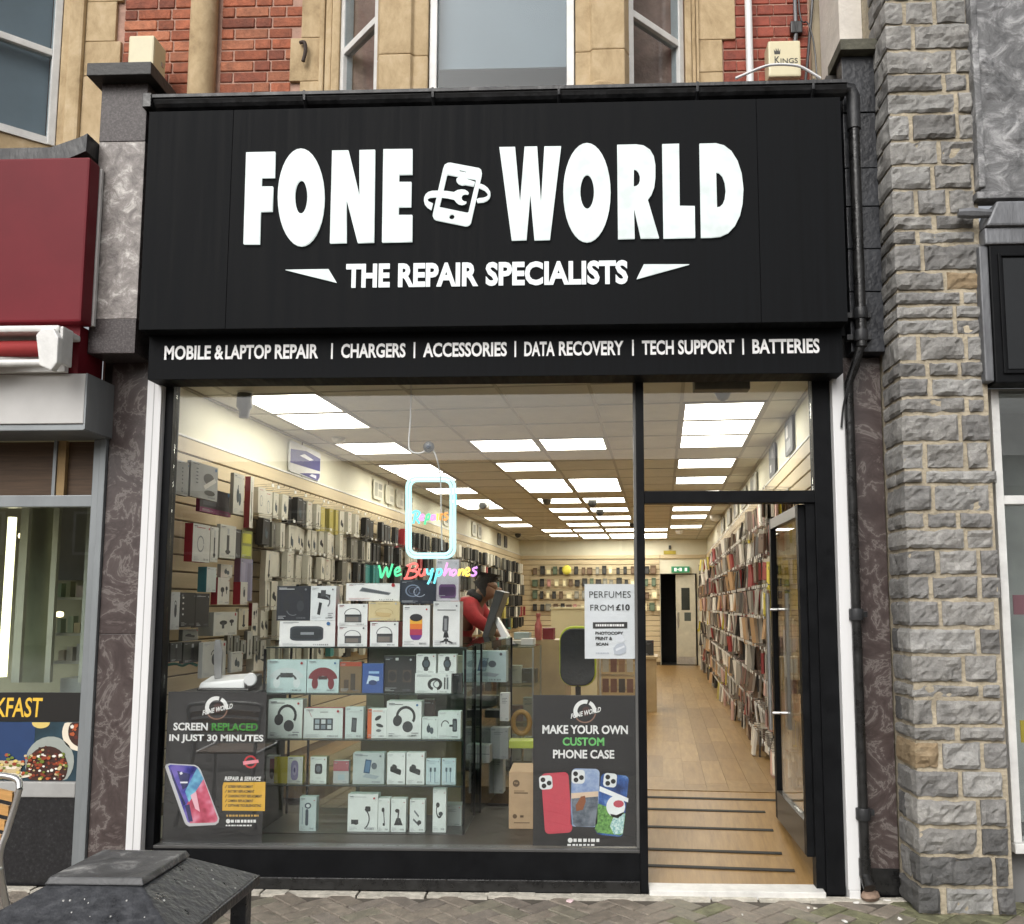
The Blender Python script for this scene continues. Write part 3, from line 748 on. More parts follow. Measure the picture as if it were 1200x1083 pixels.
# awning cassette
aw = MB(); aw.prism([(-.0,-.0)], 0, 0) if False else None
cas = cfb(-5.2,-.50,2.865,-2.69,-.30,2.90,'awning_hood',WHITE_PAINT,bevel=.012)
cfb(-5.2,-.335,2.70,-2.75,-.3,2.863,'awning_back',WHITE_PAINT)
mb = MB(); mb.tube([(-2.0,-.42,2.80),(.40,-.42,2.80)], .042, 12); mb.build('awning_roll', pm('red_awning_fabric',(0.33,0.03,0.03),.8), cf, smooth=True)
mb = MB(); mb.tube([(-2.0,-.45,2.715),(.44,-.45,2.715)], .02, 10); mb.build('awning_bar', WHITE_PAINT, cf, smooth=True)
mb = MB(); mb.prism([(0,0),(.03,-.16),(.10,-.19),(.13,-.15),(.13,-.02),(.10,.03),(.03,.03)], -.02, .02)
o = mb.build('awning_end_plate', WHITE_PAINT, cf, (.40,-.49,2.845), bevel=.008); o.rotation_euler.z = math.radians(-8)
mb = MB(); mb.box(.512,-.495,2.70,.53,-.40,2.895); mb.build('awning_end_plate', WHITE_PAINT, cf, bevel=.01)
mb = MB(); mb.tube([(-.40,-.5,2.72),(.1,-.42,2.745),(.36,-.38,2.76)], .018, 8); mb.build('awning_arm', WHITE_PAINT, cf)
for xx in (-1.0,-.35): MB().box(xx,-.5,2.68,xx+.05,-.42,2.76).build('awning_joint', WHITE_PAINT, cf, bevel=.006)
cfb(-5.2,-.30,2.43,-2.655,-.27,2.698,'header_panel',ALU_PALE,bevel=.004)
cfb(-2.654,-.298,2.40,-2.645,.0,2.70,'header_return',ALU_GREY)
cfb(-5.2,-.29,2.395,-2.655,.0,2.428,'header_soffit',ALU_GREY,bevel=.004)
cfb(-2.745,-.03,0,-2.664,.06,2.394,'frame_post',ALU_GREY,bevel=.004)
cfb(-2.7,-.05,.0,-2.664,-.031,2.394,'frame_cover',ALU_GREY,bevel=.003)
cfb(-5.2,-.02,2.02,-2.7455,.05,2.085,'frame_rail',ALU_GREY,bevel=.004)
cfb(-5.2,-.03,.455,-2.7455,.05,.535,'window_sill',pm('grey_sill',(0.36,0.36,0.35),.5),bevel=.006)
cfb(-5.2,-.02,0,-2.7455,.05,.454,'stall_riser',DARK_RISER)
cfb(-5.2,.01,.536,-2.7455,.017,2.018,'window_pane',glass('cafe_glass',(.86,.90,.88),2.2))
cfb(-5.2,.03,2.086,-2.7455,.05,2.394,'transom_board',ramp_mat('brown_timber',[(0.3,(0.05,0.028,0.014)),(0.7,(0.13,0.075,0.038))],6,.6,stretch=(.4,1,8)))
cfb(-2.965,.0,2.086,-2.92,.029,2.394,'transom_post',pm('worn_timber',(0.36,0.24,0.11),.7,var=.2))
cfb(-2.985,-.01,2.086,-2.967,.029,2.394,'transom_bar',ALU_GREY)
cfb(-5.2,1.4,0,-2.76,1.45,2.5,'back_wall',pm('cafe_wall',(0.62,0.58,0.42),.8,var=.15,scale=2))
cfb(-5.2,.07,-.01,-2.76,1.4,.0,'cafe_floor',pm('cafe_floor',(0.15,0.11,0.07),.6))
cfb(-2.76,.07,0,-2.746,1.4,2.5,'party_wall',pm('cafe_side',(0.5,0.47,0.36),.7,var=.1))
cfb(-5.2,.07,2.42,-2.76,1.4,2.45,'cafe_ceiling',MATS['cafe_side'])
def cpx(x0, y0, x1, y1, Y, d, name, m):
    a_, b_ = at(x0, y1, Y), at(x1, y0, Y); return cfb(a_.x,Y,a_.z,b_.x,Y+d,b_.z,name,m)
INA = pm('inner_alu',(0.5,0.5,0.46),.4)
for x0, x1 in ((22,26),(58,64),(96,103)): cpx(x0,585,x1,800,.55,.03,'inner_frame',INA)
cpx(20,578,104,584,.55,.03,'inner_frame',INA)
a_, b_ = at(16,800,.8), at(66,586,.8); mb = MB(); nf = 22
for i_ in range(nf):
    x0_, x1_ = a_.x + (b_.x-a_.x)*i_/nf, a_.x + (b_.x-a_.x)*(i_+1)/nf; y0_, y1_ = .8 + .02*(i_ % 2), .8 + .02*((i_+1) % 2)
    mb.hexa([(x0_+3.2,y0_,a_.z),(x1_+3.2,y1_,a_.z),(x1_+3.2,y1_+.006,a_.z),(x0_+3.2,y0_+.006,a_.z),(x0_+3.2,y0_,b_.z),(x1_+3.2,y1_,b_.z),(x1_+3.2,y1_+.006,b_.z),(x0_+3.2,y0_+.006,b_.z)])
mb.build('curtain', pm('pale_green_curtain',(0.52,0.53,0.42),.9,var=.1), cf)
for y0 in (700,742,775): cpx(62,y0,112,y0+3,1.0,.25,'shelf',pm('pale_shelf',(0.6,0.6,0.58),.4))
for q in range(12):
    y0 = (700,742,775)[q % 3]; x0 = 64 + 11*(q//3) + RND.uniform(0,4)
    cpx(x0,y0-RND.uniform(10,22),x0+RND.uniform(5,9),y0-.3,1.05,.06,'jar',plain((RND.uniform(.45,.7),RND.uniform(.45,.65),RND.uniform(.38,.55))))
cpx(70,795,106,812,.95,.2,'counter_tray',pm('steel_tray',(0.5,0.52,0.55),.3))
cpx(66,590,104,680,1.3,.05,'dark_doorway',pm('dim_purple_room',(0.33,0.32,0.31),.7))
for i_, (x0,y0) in enumerate(((26,628),(70,720))): MB().lathe([(.001,-.02),(.02,-.015),(.024,0),(.02,.015),(.001,.02)],10).build('bulb', emit('warm_bulb',(1,.8,.45),4.0), cf, at(x0,y0,.8)-Vector((-3.2,0,0)), smooth=True)
mb = MB(); mb.tube([(.0,.35,1.06),(.0,.35,2.0)], .024, 12)
tb = mb.build('strip_light', emit('warm_tube',(1.0,.9,.58),3.2), None, (at(10,680,.35).x,.0,.0)); tag(tb, 'bright upright strip light inside the cafe window', 'light')
# breakfast sign: black band with yellow letters, food picture below
bs = thing('breakfast_sign', 'black band with yellow breakfast lettering across the cafe window', 'sign', (-3.2, 0, 0))
MB().box(-2.0,-.006,.85,.447,.009,1.005).build('band', pm('black_vinyl',(0.012,0.011,0.010),.4), bs)
YEL = pm('yellow_vinyl',(0.80,0.50,0.05),.5)
a, b = at(-31,843,-.007), at(49,816,-.007)
me = text_mesh('lettering','BREAKFAST', at(-52,840,-.008).x+3.2, .873, at(49,840,-.008).x+3.2, .978, YEL, .014, .001, .06)
place('lettering', me, bs, (0,-.0075,0))
fp = thing('food_poster', 'food photograph poster with salad bowl and plates on the cafe window', 'poster', (-3.2, -.004, .537))
MB().box(-2.0,0,0,.447,.012,.312).build('sheet', pm('poster_dark_teal',(0.02,0.05,0.07),.4,var=.5,scale=5), fp)
FR = random.Random(3)
def fppos(px, py): P = at(px, py, -.006); return P.x + 3.2, P.z - .537
mb = MB(); mats = [plain(c) for c in (C('1e3a66'), C('9aa09a'), C('5a2418'), C('c9b58a'), C('8a3a22'), C('e8e4da'), C('6c7a2c'), C('d8c070'), C('3c2018'), C('e6dcc8'), C('b0552e'), C('16404a'))]
x0, z0 = fppos(0,845); x1, z1 = fppos(38,905)
mb.flat(rect(-.5,.09,x1,.31), -.001, 0)
def disc(px, py, rx, rz, m, lay, n=26):
    x, zz = fppos(px, py); mb.flat(ell(x, zz, rx, rz, n), -.001*lay, m)
disc(58,893,.135,.135,1,2); disc(55,900,.115,.115,8,3); disc(94,858,.10,.10,9,2); disc(98,857,.085,.085,8,3)
disc(10,908,.13,.02,9,4); x, zz = fppos(10,898); mb.flat(rect(x-.09,zz-.035,x+.07,zz+.03), -.005, 3); mb.flat(rect(x-.09,zz-.015,x+.07,zz+.0), -.006, 9)
disc(48,847,.05,.03,7,2)
for q in range(120):
    g_, rr = FR.uniform(0,6.283), .11*math.sqrt(FR.random()); x, zz = fppos(55,898)
    X_, Z_ = x + rr*math.cos(g_), zz + rr*math.sin(g_)
    if not (.008 < Z_ < .30) or X_ > .43: continue
    s = FR.uniform(.007,.016); a_ = FR.uniform(0,3)
    mb.flat(ell(X_, Z_, s*.8, s*.8*FR.uniform(.5,1), FR.choice((4,5,7)), a_), -.0045 - .00004*q, FR.choice((2,4,5,6,8,10,2,4,3)))
for q in range(30):
    g_, rr = FR.uniform(1.8,4.4), .075*math.sqrt(FR.random()); x, zz = fppos(98,857)
    X_, Z_ = x + rr*math.cos(g_), zz + rr*math.sin(g_)
    if Z_ > .30 or X_ > .435: continue
    s = FR.uniform(.007,.014); mb.flat(ell(X_, Z_, s, s, 5, FR.uniform(0,3)), -.0045 - .00004*q, FR.choice((2,4,10,5,8)))
for q in range(60):
    x, zz = fppos(FR.uniform(0,60), FR.uniform(884,913)); s = FR.uniform(.006,.014)
    mb.flat(ell(x, max(.012,zz), s, s*.7, 6, FR.uniform(0,3)), -.0075 - .00004*q, FR.choice((6,4,7,10,6,3)))
# trim print to the sheet
mb.v = [(max(-1.99,min(.445,x)), y, max(.003,min(.309,z))) for x, y, z in mb.v]
mb.build('printed_food', mats, fp)

# cafe chair: tubular frame, slatted wooden back
ch = thing('cafe_chair', 'aluminium cafe chair with wooden slat back at the left edge', 'chair', (-2.50, -1.30, 0))
ALU_CH = pm('polished_tube',(0.62,0.62,0.61),.28,var=.08,metal=.9); SLATW = pm('varnished_slat',(0.50,0.28,0.10),.4,var=.2,scale=10,stretch=(1,1,6))
for s in (1, -1):
    mb = MB(); mb.tube(smooth_path([(s*.262,.0,.76),(s*.246,.0,.69),(s*.228,-.01,.60),(s*.212,-.02,.50),(s*.222,.03,.30),(s*.275,.09,.0)],4), .0125, 10); mb.build('leg', ALU_CH, ch, smooth=True)
    mb = MB(); mb.tube(smooth_path([(s*.215,-.02,.46),(s*.225,-.36,.47),(s*.228,-.42,.44),(s*.25,-.46,.0)],4), .0125, 10); mb.build('leg', ALU_CH, ch, smooth=True)
mb = MB(); mb.tube(smooth_path([(-.262,0,.76),(-.22,.02,.80),(0,.035,.812),(.22,.02,.80),(.262,0,.76)],5), .0125, 10); mb.build('top_rail', ALU_CH, ch, smooth=True)
for i, zz in enumerate((.73,.675,.62,.565)):
    mb = MB(); w = .238 - .012*i; n = 8
    for k in range(n):
        x0, x1 = -w + 2*w*k/n, -w + 2*w*(k+1)/n
        y0, y1 = .03*(1-(x0/w)**2), .03*(1-(x1/w)**2)
        q0, q1 = .018*(1-(x0/w)**2), .018*(1-(x1/w)**2)
        mb.hexa([(x0,y0-.006,zz-.019+q0),(x1,y1-.006,zz-.019+q1),(x1,y1+.006,zz-.019+q1),(x0,y0+.006,zz-.019+q0),(x0,y0-.006,zz+.019+q0),(x1,y1-.006,zz+.019+q1),(x1,y1+.006,zz+.019+q1),(x0,y0+.006,zz+.019+q0)])
    mb.build('slat', SLATW, ch)
for i in range(6): MB().box(-.2,-.40+i*.065,.462,.2,-.345+i*.065,.476).build('seat_slat', SLATW, ch, bevel=.004)

# street bin in the foreground
bn = thing('street_bin', 'black metal street bin with hipped lid in the foreground at bottom left', 'bin', (-.985, -2.9, 0))
BIN = pm('speckled_black_bin', (0.036,0.038,0.043), .40, var=.5, scale=34, bump=.22, bscale=60, rvar=.16)
BIN_TOP = ramp_mat('worn_bin_top', [(0.35,(0.035,0.036,0.038)),(0.55,(0.075,0.077,0.08)),(0.7,(0.34,0.34,0.33))], 13, .45, detail=8, distort=.6, bump=.2)
def frus(mb, a, za, b, zb):
    P = [(-a[0],-a[1],za),(a[0],-a[1],za),(a[0],a[1],za),(-a[0],a[1],za),(-b[0],-b[1],zb),(b[0],-b[1],zb),(b[0],b[1],zb),(-b[0],b[1],zb)]
    return mb.hexa(P)
mb = MB(); frus(mb, (.218,.205), .858, (.094,.10), .925); mb.build('lid', BIN, bn, bevel=.004)
mb = MB(); frus(mb, (.222,.209), .835, (.222,.209), .857); mb.build('lid_rim', BIN, bn, bevel=.004)
mb = MB(); frus(mb, (.101,.106), .9255, (.094,.099), .939); mb.build('top_plate', BIN_TOP, bn, bevel=.003)
for sx in (-1, 1):
    for sy in (-1, 1): MB().box(sx*.19-.018,sy*.178-.018,0,sx*.19+.018,sy*.178+.018,.8345).build('leg', BIN, bn, bevel=.004)
MB().box(-.17,-.16,.03,.17,.16,.66).build('body', BIN, bn, bevel=.01)
MB().box(-.205,-.19,.66,.205,.19,.69).build('band', BIN, bn, bevel=.005)
DR = random.Random(8); mb = MB()
for q in range(16):
    f_ = DR.uniform(.25,1); a_ = DR.choice((0,1))
    if a_: x, y = .094 + .12*f_, DR.uniform(-1,1)*(.10+.1*f_); zz = .925 - .067*f_
    else: y, x = -(.10 + .10*f_), DR.uniform(-1,1)*(.094+.12*f_); zz = .925 - .067*f_
    s = DR.uniform(.001,.0028); mb.lathe([(s,-.001),(s*.8,.0012),(s*.2,.0018)], 7, (x,y,zz+.0012))
mb.build('bird_dropping', plain((0.55,0.55,0.53),.7), bn)

# ------------------------------------------------------------------ upper storey
ub = thing('upper_facade', 'red brick upper storey with buff stone bay window above the shop sign', 'building', (0, 0, 0))
ubw = MB().box(-3.1,.600,4.2,1.75,1.0,6.2).build('wall_core', PINK_MORTAR, ub)
BR = random.Random(21)
bm_cache = {}
def brick_mesh(w, mi):
    key = (round(w,3), mi)
    if key not in bm_cache: bm_cache[key] = MB().box(-w/2,0,0,w/2,.06,.065).mesh('brick', BRICK[mi] if mi < 9 else BRICK_PAINT, bevel=.004, seg=1)
    return bm_cache[key]
def brick_field(x0, x1, z0, z1, Y, paint=False, jag=None):
    z = z0; row = 0
    while z < z1:
        x = x0; b = row % 2
        xe = x1 + ((.07 if (row//2) % 2 else 0) if jag == 'r' else 0); xb = x0 - ((.05 if (row//3) % 2 else 0) if jag == 'l' else 0)
        x = xb; first = True
        while x < xe - .03:
            w = .1025 if b else .215
            if first: w *= (.5 if row % 2 else 1.0); w = max(w, .08)
            first = False; b ^= 1
            if x + w > xe - .05: w = xe - x
            o = place('brick', brick_mesh(w - .0, 9 if paint else BR.randrange(4)), wall_brick, (x + w/2, Y + BR.uniform(-.003,.003), z))
            x += w + (.004 if paint else .011)
        z += .0755; row += 1
wall_brick = ub
brick_field(-3.05,-2.60,4.5,5.6,.592)
brick_field(-2.395,-1.93,4.5,5.6,.592, jag='r')
brick_field(.88,1.42,4.5,5.6,.592, paint=True)
def ubb(x0,y0,z0,x1,y1,z1,name,m,parent=ub,**kw): return MB().box(x0,y0,z0,x1,y1,z1).build(name, m, parent, **kw)
mb = MB(); mb.tube([(-2.50,.56,4.3),(-2.50,.56,6.0)], .086, 16); mb.build('stone_shaft', BATH, ub, smooth=True)
# stone jambs left of the brick (next building's window) and either side of the bay
for z0, z1, xr in ((4.3,4.93,-3.10),(4.933,5.17,-3.06),(5.173,5.45,-3.10),(5.453,6.0,-3.06)):
    ubb(-3.30,.575,z0,xr,.6115,z1,'jamb_stone',BATH,bevel=.006)
ubb(-3.40,.545,4.3,-3.302,.6115,6.0,'jamb_stone',BATH,bevel=.02)
ubb(-3.46,.575,4.3,-3.402,.6115,6.0,'jamb_stone',BATH,bevel=.012)
for z0, z1, xl in ((4.3,4.86,-1.86),(4.863,5.16,-1.93),(5.163,6.0,-1.86)):
    ubb(xl,.575,z0,-1.735,.6115,z1,'jamb_stone',BATH,bevel=.006)
for i, (a, b) in enumerate(((-1.733,-1.70),(-1.698,-1.655),(-1.653,-1.60))): ubb(a,.55+.012*(i%2),4.3,b,.6115,6.0,'jamb_moulding',BATH,bevel=.012)
for z0, z1, xr in ((4.3,4.86,.87),(4.863,5.08,.87),(5.083,6.0,.955)):
    ubb(.72,.575,z0,xr,.6115,z1,'jamb_stone',BATH,bevel=.006)
for i, (a, b) in enumerate(((.63,.672),(.674,.70),(.702,.719))): ubb(a,.55+.012*(i%2),4.3,b,.6115,6.0,'jamb_moulding',BATH,bevel=.01)
ubb(1.43,.56,4.3,1.62,.6115,6.0,'corner_stone',pm('grey_buff_render',(0.40,0.34,0.24),.85,var=.15),bevel=.01)
ubb(1.47,.10,4.578,1.60,.50,6.0,'white_render',pm('white_render',(0.66,0.62,0.56),.85,var=.12,bump=.2))
# bay: front window, two angled sashes, stone mullions
for xa, xb, s in ((-1.262,-.945,1),(.255,-.065,-1)):
    for z0, z1 in ((4.3,4.74),(4.742,5.16),(5.162,6.0)):
        mb = MB(); mb.prism_z([(xa,.20),(xa + s*.03,.13),(xb - s*.10,.13),(xb - s*.085,.155),(xb,.155),(xb,.32),(xa,.32)] if s == 1 else [(xa,.32),(xb,.32),(xb,.155),(xb - s*.085,.155),(xb - s*.10,.13),(xa + s*.03,.13),(xa,.20)], z0, z1)
        mb.build('mullion_stone', BATH, ub, bevel=.008)
ubb(-.95,.12,4.3,-.06,.33,4.47,'sill',BATH,bevel=.01)
def sash(P0, P1, zb, zm, zt, blind, dark):
    P0, P1 = Vector(P0), Vector(P1); L_ = (P1-P0).length; ang = math.atan2(P1.y-P0.y, P1.x-P0.x)
    w = MB().box(0,0,zb,.045,.07,zt).build('window', WHITE_PAINT, ub, (P0.x,P0.y,0), ang, bevel=.005)
    MB().box(L_-.045,0,zb,L_,.07,zt).build('frame', WHITE_PAINT, w, bevel=.005)
    MB().box(.046,.005,zm,L_-.046,.06,zm+.045).build('meeting_rail', WHITE_PAINT, w, bevel=.004)
    MB().box(.046,.028,zb,L_-.046,.034,zm).build('pane', GLASS_OLD, w)
    MB().box(.046,.010,zm+.046,L_-.046,.016,zt).build('pane', GLASS_OLD, w)
    MB().box(.046,.005,zb,L_-.046,.06,zb+.05).build('bottom_rail', WHITE_PAINT, w)
    if blind is not None: MB().box(.046,.09,blind,L_-.046,.10,zt).build('blind', pm('grey_blind',(0.30,0.33,0.35),.8,var=.08,scale=3), w)
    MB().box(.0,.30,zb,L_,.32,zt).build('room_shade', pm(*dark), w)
    return w
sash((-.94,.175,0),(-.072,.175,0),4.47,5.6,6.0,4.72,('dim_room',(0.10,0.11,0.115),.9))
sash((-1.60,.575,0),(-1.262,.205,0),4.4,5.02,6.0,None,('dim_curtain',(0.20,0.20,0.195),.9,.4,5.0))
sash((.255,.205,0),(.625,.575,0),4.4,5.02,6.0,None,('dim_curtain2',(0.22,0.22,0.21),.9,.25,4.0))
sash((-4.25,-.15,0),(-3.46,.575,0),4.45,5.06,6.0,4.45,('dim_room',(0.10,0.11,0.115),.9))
ubb(-5.3,.62,4.0,-3.11,1.0,6.2,'wall_core',PINK_MORTAR)
# corbel swag of flaking stone on the sill, iron hook, pipes and cables
mb = MB(); mb.tube(smooth_path([at(352,50,.56),at(357,50,.54),at(358,60,.54),at(355,72,.54)],3), .012, 7); mb.build('iron_hook', pm('rusty_iron',(0.05,0.035,0.028),.8), ub)
mb = MB(); mb.tube([(1.03,.52,4.3),(1.03,.52,6.0)], .023, 12); o = mb.build('waste_pipe', WHITE_PVC, None, smooth=True); tag(o, 'white plastic pipe running up the red painted brick', 'pipe')
mb = MB(); mb.tube(smooth_path([(1.455,.52,6.0),(1.44,.52,5.4),(1.40,.50,5.0),(1.35,.42,4.7),(1.30,.35,4.45)],4), .009, 6)
tag(mb.build('black_cable', LEAD_BLACK), 'thick black cable hanging down the wall behind the drainpipe top', 'cable')
mb = MB(); mb.tube(smooth_path([(1.36,.56,6.0),(1.36,.56,5.25),(1.40,.50,5.12),(1.43,.48,4.9),(1.43,.46,4.45)],4), .005, 6)
tag(mb.build('thin_cable', LEAD_BLACK), 'thin dark cable looping below the junction box on red brick', 'cable')
jb = thing('junction_box', 'small grey junction box and conduit on the red painted brick', 'junction box', (1.345,.575,5.13))
MB().box(-.045,-.03,-.035,.03,.01,.045).build('box', LEAD_BLACK, jb, bevel=.006)
mb = MB(); mb.tube([(-.01,-.012,.045),(-.012,-.012,.9)], .012, 8); mb.build('conduit', LEAD, jb)
mb = MB(); mb.tube([(-.01,-.012,-.035),(-.02,-.012,-.12)], .014, 8); mb.build('gland', LEAD, jb)
mb = MB(); P = [at(x, y, .05) for x, y in ((862,92),(890,80),(905,76),(925,76),(940,79),(962,92))]
mb.tube(smooth_path(P,5), .008, 7); tag(mb.build('white_cable', WHITE_PVC), 'white cable arching over the gutter in front of the alarm box', 'cable')
# alarm boxes
k0, k1 = at(901,90,.46), at(938,47,.46)
ab = thing('alarm_box', 'cream alarm box printed with a crown on red painted brick', 'alarm box', ((k0.x+k1.x)/2,.46,k0.z))
hw, hh = (k1.x-k0.x)/2, k1.z-k0.z
MB().box(-hw,0,0,hw,.125,hh).build('case', CREAM_BOX, ab, bevel=.012)
INK = plain((0.04,0.04,0.035))
place('lettering', text_mesh('lettering','K', -hw*.62, hh*.36, -hw*.30, hh*.56, INK, .01), ab, (0,-.0015,0))
place('lettering', text_mesh('lettering','INGS', -hw*.26, hh*.36, hw*.80, hh*.50, INK, .01), ab, (0,-.0015,0))
cr = [(-.62,.62),(-.28,.62),(-.25,.76),(-.34,.69),(-.38,.79),(-.45,.70),(-.52,.79),(-.56,.69),(-.66,.76)]
place('crown', shape_mesh('crown',[[(x*hw, z*hh) for x, z in cr]], .001, INK), ab, (0,-.0015,0))
k0, k1 = at(149,82,.30), at(181,41,.30)
ab2 = thing('alarm_box', 'plain cream alarm box standing on the granite pilaster cap', 'alarm box', ((k0.x+k1.x)/2,.30,k0.z))
hw, hh = (k1.x-k0.x)/2, k1.z-k0.z
MB().box(-hw,0,0,hw,.16,hh).build('case', CREAM_BOX, ab2, bevel=.012)
MB().box(hw*.55,.10,hh*.38,hw+.004,.13,hh*.5).build('tamper_screw', METAL, ab2)
MB().box(-.02,.16,.02,.02,.30,.1).build('bracket', METAL, ab2)
# a flaked bit of stone and a roll of flashing on the gutter edge
mb = MB(); mb.lathe([(.0,0),(.10,.0),(.085,.035),(.04,.055),(.0,.06)], 14); o = mb.build('stone_spall', BATH, ub, at(705,96,.08) - Vector((0,0,.07)), smooth=True); o.scale = (1,.5,1.3)

# ------------------------------------------------------------------ terrace over the road, seen as a reflection in the glass
te = thing('opposite_terrace', 'low rendered terrace across the street mirrored faintly in the shop window', 'building', (0,-27,0))
MB().box(-24,-6,0,24,0,5.6).build('wall', pm('opposite_render',(0.20,0.17,0.14),.85,var=.25,scale=.8), te)
mb = MB(); mb.hexa([(-24.3,-6.3,5.6),(24.3,-6.3,5.6),(24.3,.3,5.6),(-24.3,.3,5.6),(-24.3,-3.1,7.2),(24.3,-3.1,7.2),(24.3,-2.9,7.2),(-24.3,-2.9,7.2)]); mb.build('roof', pm('opposite_slate',(0.08,0.08,0.09),.7,var=.2), te)
for i in range(12):
    w = MB().box(-22.9+i*4,-.02,3.3,-21.5+i*4,.06,4.9).build('window', WHITE_PAINT, te)
    MB().box(.1-22.9+i*4,.061,3.4,-21.6+i*4,.07,4.8).build('pane', pm('opposite_glass',(0.10,0.095,0.085),.7), w)
    MB().box(-23.3+i*4,.0,0.4,-20.2+i*4,.05,2.5).build('shop_window', MATS['opposite_glass'], te)
MB().prism_z([(-4.35,-.20),(-3.455,.60),(-3.455,.619),(-5.3,.619),(-5.3,-.20)], 4.05, 4.448).build('bay_base', BATH, ub)
# ------------------------------------------------------------------ shop interior: shell
UL, UR, VB, ZF, ZC, ZS = -2.66, 1.37, 14.3, 0.22, 2.88, 2.55
def shell(mb, name, m, **kw): return mb.build(name, m, None, (0,0,0), -AX, **kw)
def kid(mb, name, m, parent, **kw): return mb.build(name, m, parent, **kw)
fl = structure(shell(MB().box(UL,1.50,.10,UR,VB,ZF-.006), 'floor', VINYL[1]))
pk = [MB().box(0,0,0,.148,.918,.006).mesh('plank', VINYL[i]) for i in range(3)]
FLR = random.Random(2)
for i in range(12):
    u = -.36 + i*.1495
    v = 1.50 - FLR.uniform(.0,.8)
    while v < 10.5:
        v0, v1 = max(1.502, v), v + .918
        if u < 1.22:
            o = place('plank', pk[FLR.randrange(3)], fl, (u, v0, ZF - .0055)); o.scale.y = (v1 - v0)/.918
        v += .9195
rampo = structure(shell(MB().hexa([(.20,.06,.0),(1.36,.17,.0),(1.36,1.499,.0),(.20,1.499,.0),(.20,.06,.026),(1.36,.17,.034),(1.36,1.499,ZF-.004),(.20,1.499,ZF-.004)]), 'ramp', VINYL[0]))
def rz_(v): return .026 + (ZF - .03)*(v - .06)/1.439
STRIP = pm('black_grip_strip', (0.012,0.011,0.010), .7)
rb_ = [.30,.27]
for py, xr in ((630,999),(680,566),(755,600),(850,636),(920,690)):
    x0, y0 = 762, 760 + py/3.61
    d = ray(x0, y0)
    lo, hi = .06, 1.5
    for _ in range(30):
        mid = (lo+hi)/2; P = at_v(x0, y0, mid)
        if P.z > rz_(mid): lo = mid
        else: hi = mid
    v = min(lo, 1.492); ur = 1.2 if xr == 999 else at_v(740 + xr/3.61, y0 + 2, v).x
    mb = MB(); s = (ZF-.03)/1.439
    mb.hexa([(.22,v-.015,rz_(v-.015)+.001),(ur,v-.015,rz_(v-.015)+.001),(ur,v+.015,rz_(v+.015)+.001),(.22,v+.015,rz_(v+.015)+.001),(.22,v-.015,rz_(v-.015)+.004),(ur,v-.015,rz_(v-.015)+.004),(ur,v+.015,rz_(v+.015)+.004),(.22,v+.015,rz_(v+.015)+.004)])
    kid(mb, 'grip_strip', STRIP, rampo)
bed = structure(MB().box(-2.352,.052,.0,.2615,.98,.205).build('window_bed', pm('dark_brown_bed',(0.035,0.027,0.02),.5,var=.2)))

wlft = structure(shell(MB().box(UL-.1,-.17,.0,UL,VB+.1,ZC+.1), 'wall_left', CREAM_WALL))
wrgt = structure(shell(MB().box(UR,.18,.0,UR+.1,VB+.1,ZC+.1), 'wall_right', CREAM_WALL))
wbk = MB(); wbk.box(UL,VB,.0,.38,VB+.1,ZC+.1); wbk.box(.38,VB,2.14,UR,VB+.1,ZC+.1); wbk.box(1.13,VB,.0,UR,VB+.1,2.14)
wbk = structure(shell(wbk, 'wall_back', CREAM_WALL))
kid(MB().box(UL+.001,-.165,.2,UL+.006,VB,ZS-.002), 'groove_backing', SLAT_GROOVE, wlft)
kid(MB().box(UR-.006,.185,.2,UR-.001,VB,ZS-.002), 'groove_backing', SLAT_GROOVE, wrgt)
kid(MB().box(UL+.02,VB-.006,.2,.36,VB-.001,2.44), 'groove_backing', SLAT_GROOVE, wbk)
sl_l = MB().box(0,-.165,0,.018,VB,.098).mesh('slat', SLAT, bevel=.003, seg=1)
sl_r = MB().box(-.018,.185,0,0,VB,.098).mesh('slat', SLAT, bevel=.003, seg=1)
sl_b = MB().box(UL+.02,-.018,0,.36,0,.098).mesh('slat', SLAT, bevel=.003, seg=1)
z = ZS - .098; i = 0
while z > ZF:
    place('slat', sl_l, wlft, (UL+.0065,0,z)); place('slat', sl_r, wrgt, (UR-.0065,0,z))
    if z < 2.36: place('slat', sl_b, wbk, (0,VB-.0065,z))
    z -= .1085
kid(MB().box(UL+.001,-.16,ZS,UL+.03,VB,ZS+.014), 'picture_rail', WHITE_PAINT, wlft, bevel=.003)
kid(MB().box(UR-.03,.19,ZS,UR-.001,VB,ZS+.014), 'picture_rail', WHITE_PAINT, wrgt, bevel=.003)
kid(MB().box(UL+.03,VB-.05,2.46,.37,VB-.001,2.54), 'cornice', SLAT, wbk, bevel=.01)
kid(MB().box(.38,VB-.05,2.46,UR-.03,VB-.001,2.54), 'cornice', SLAT, wbk, bevel=.01)
# uprights on the side walls near the front (panel joints)
for v in (2.42,4.86,7.3): kid(MB().box(UL+.002,v,ZS+.016,UL+.008,v+.006,ZC), 'panel_joint', SLAT_GROOVE, wlft)
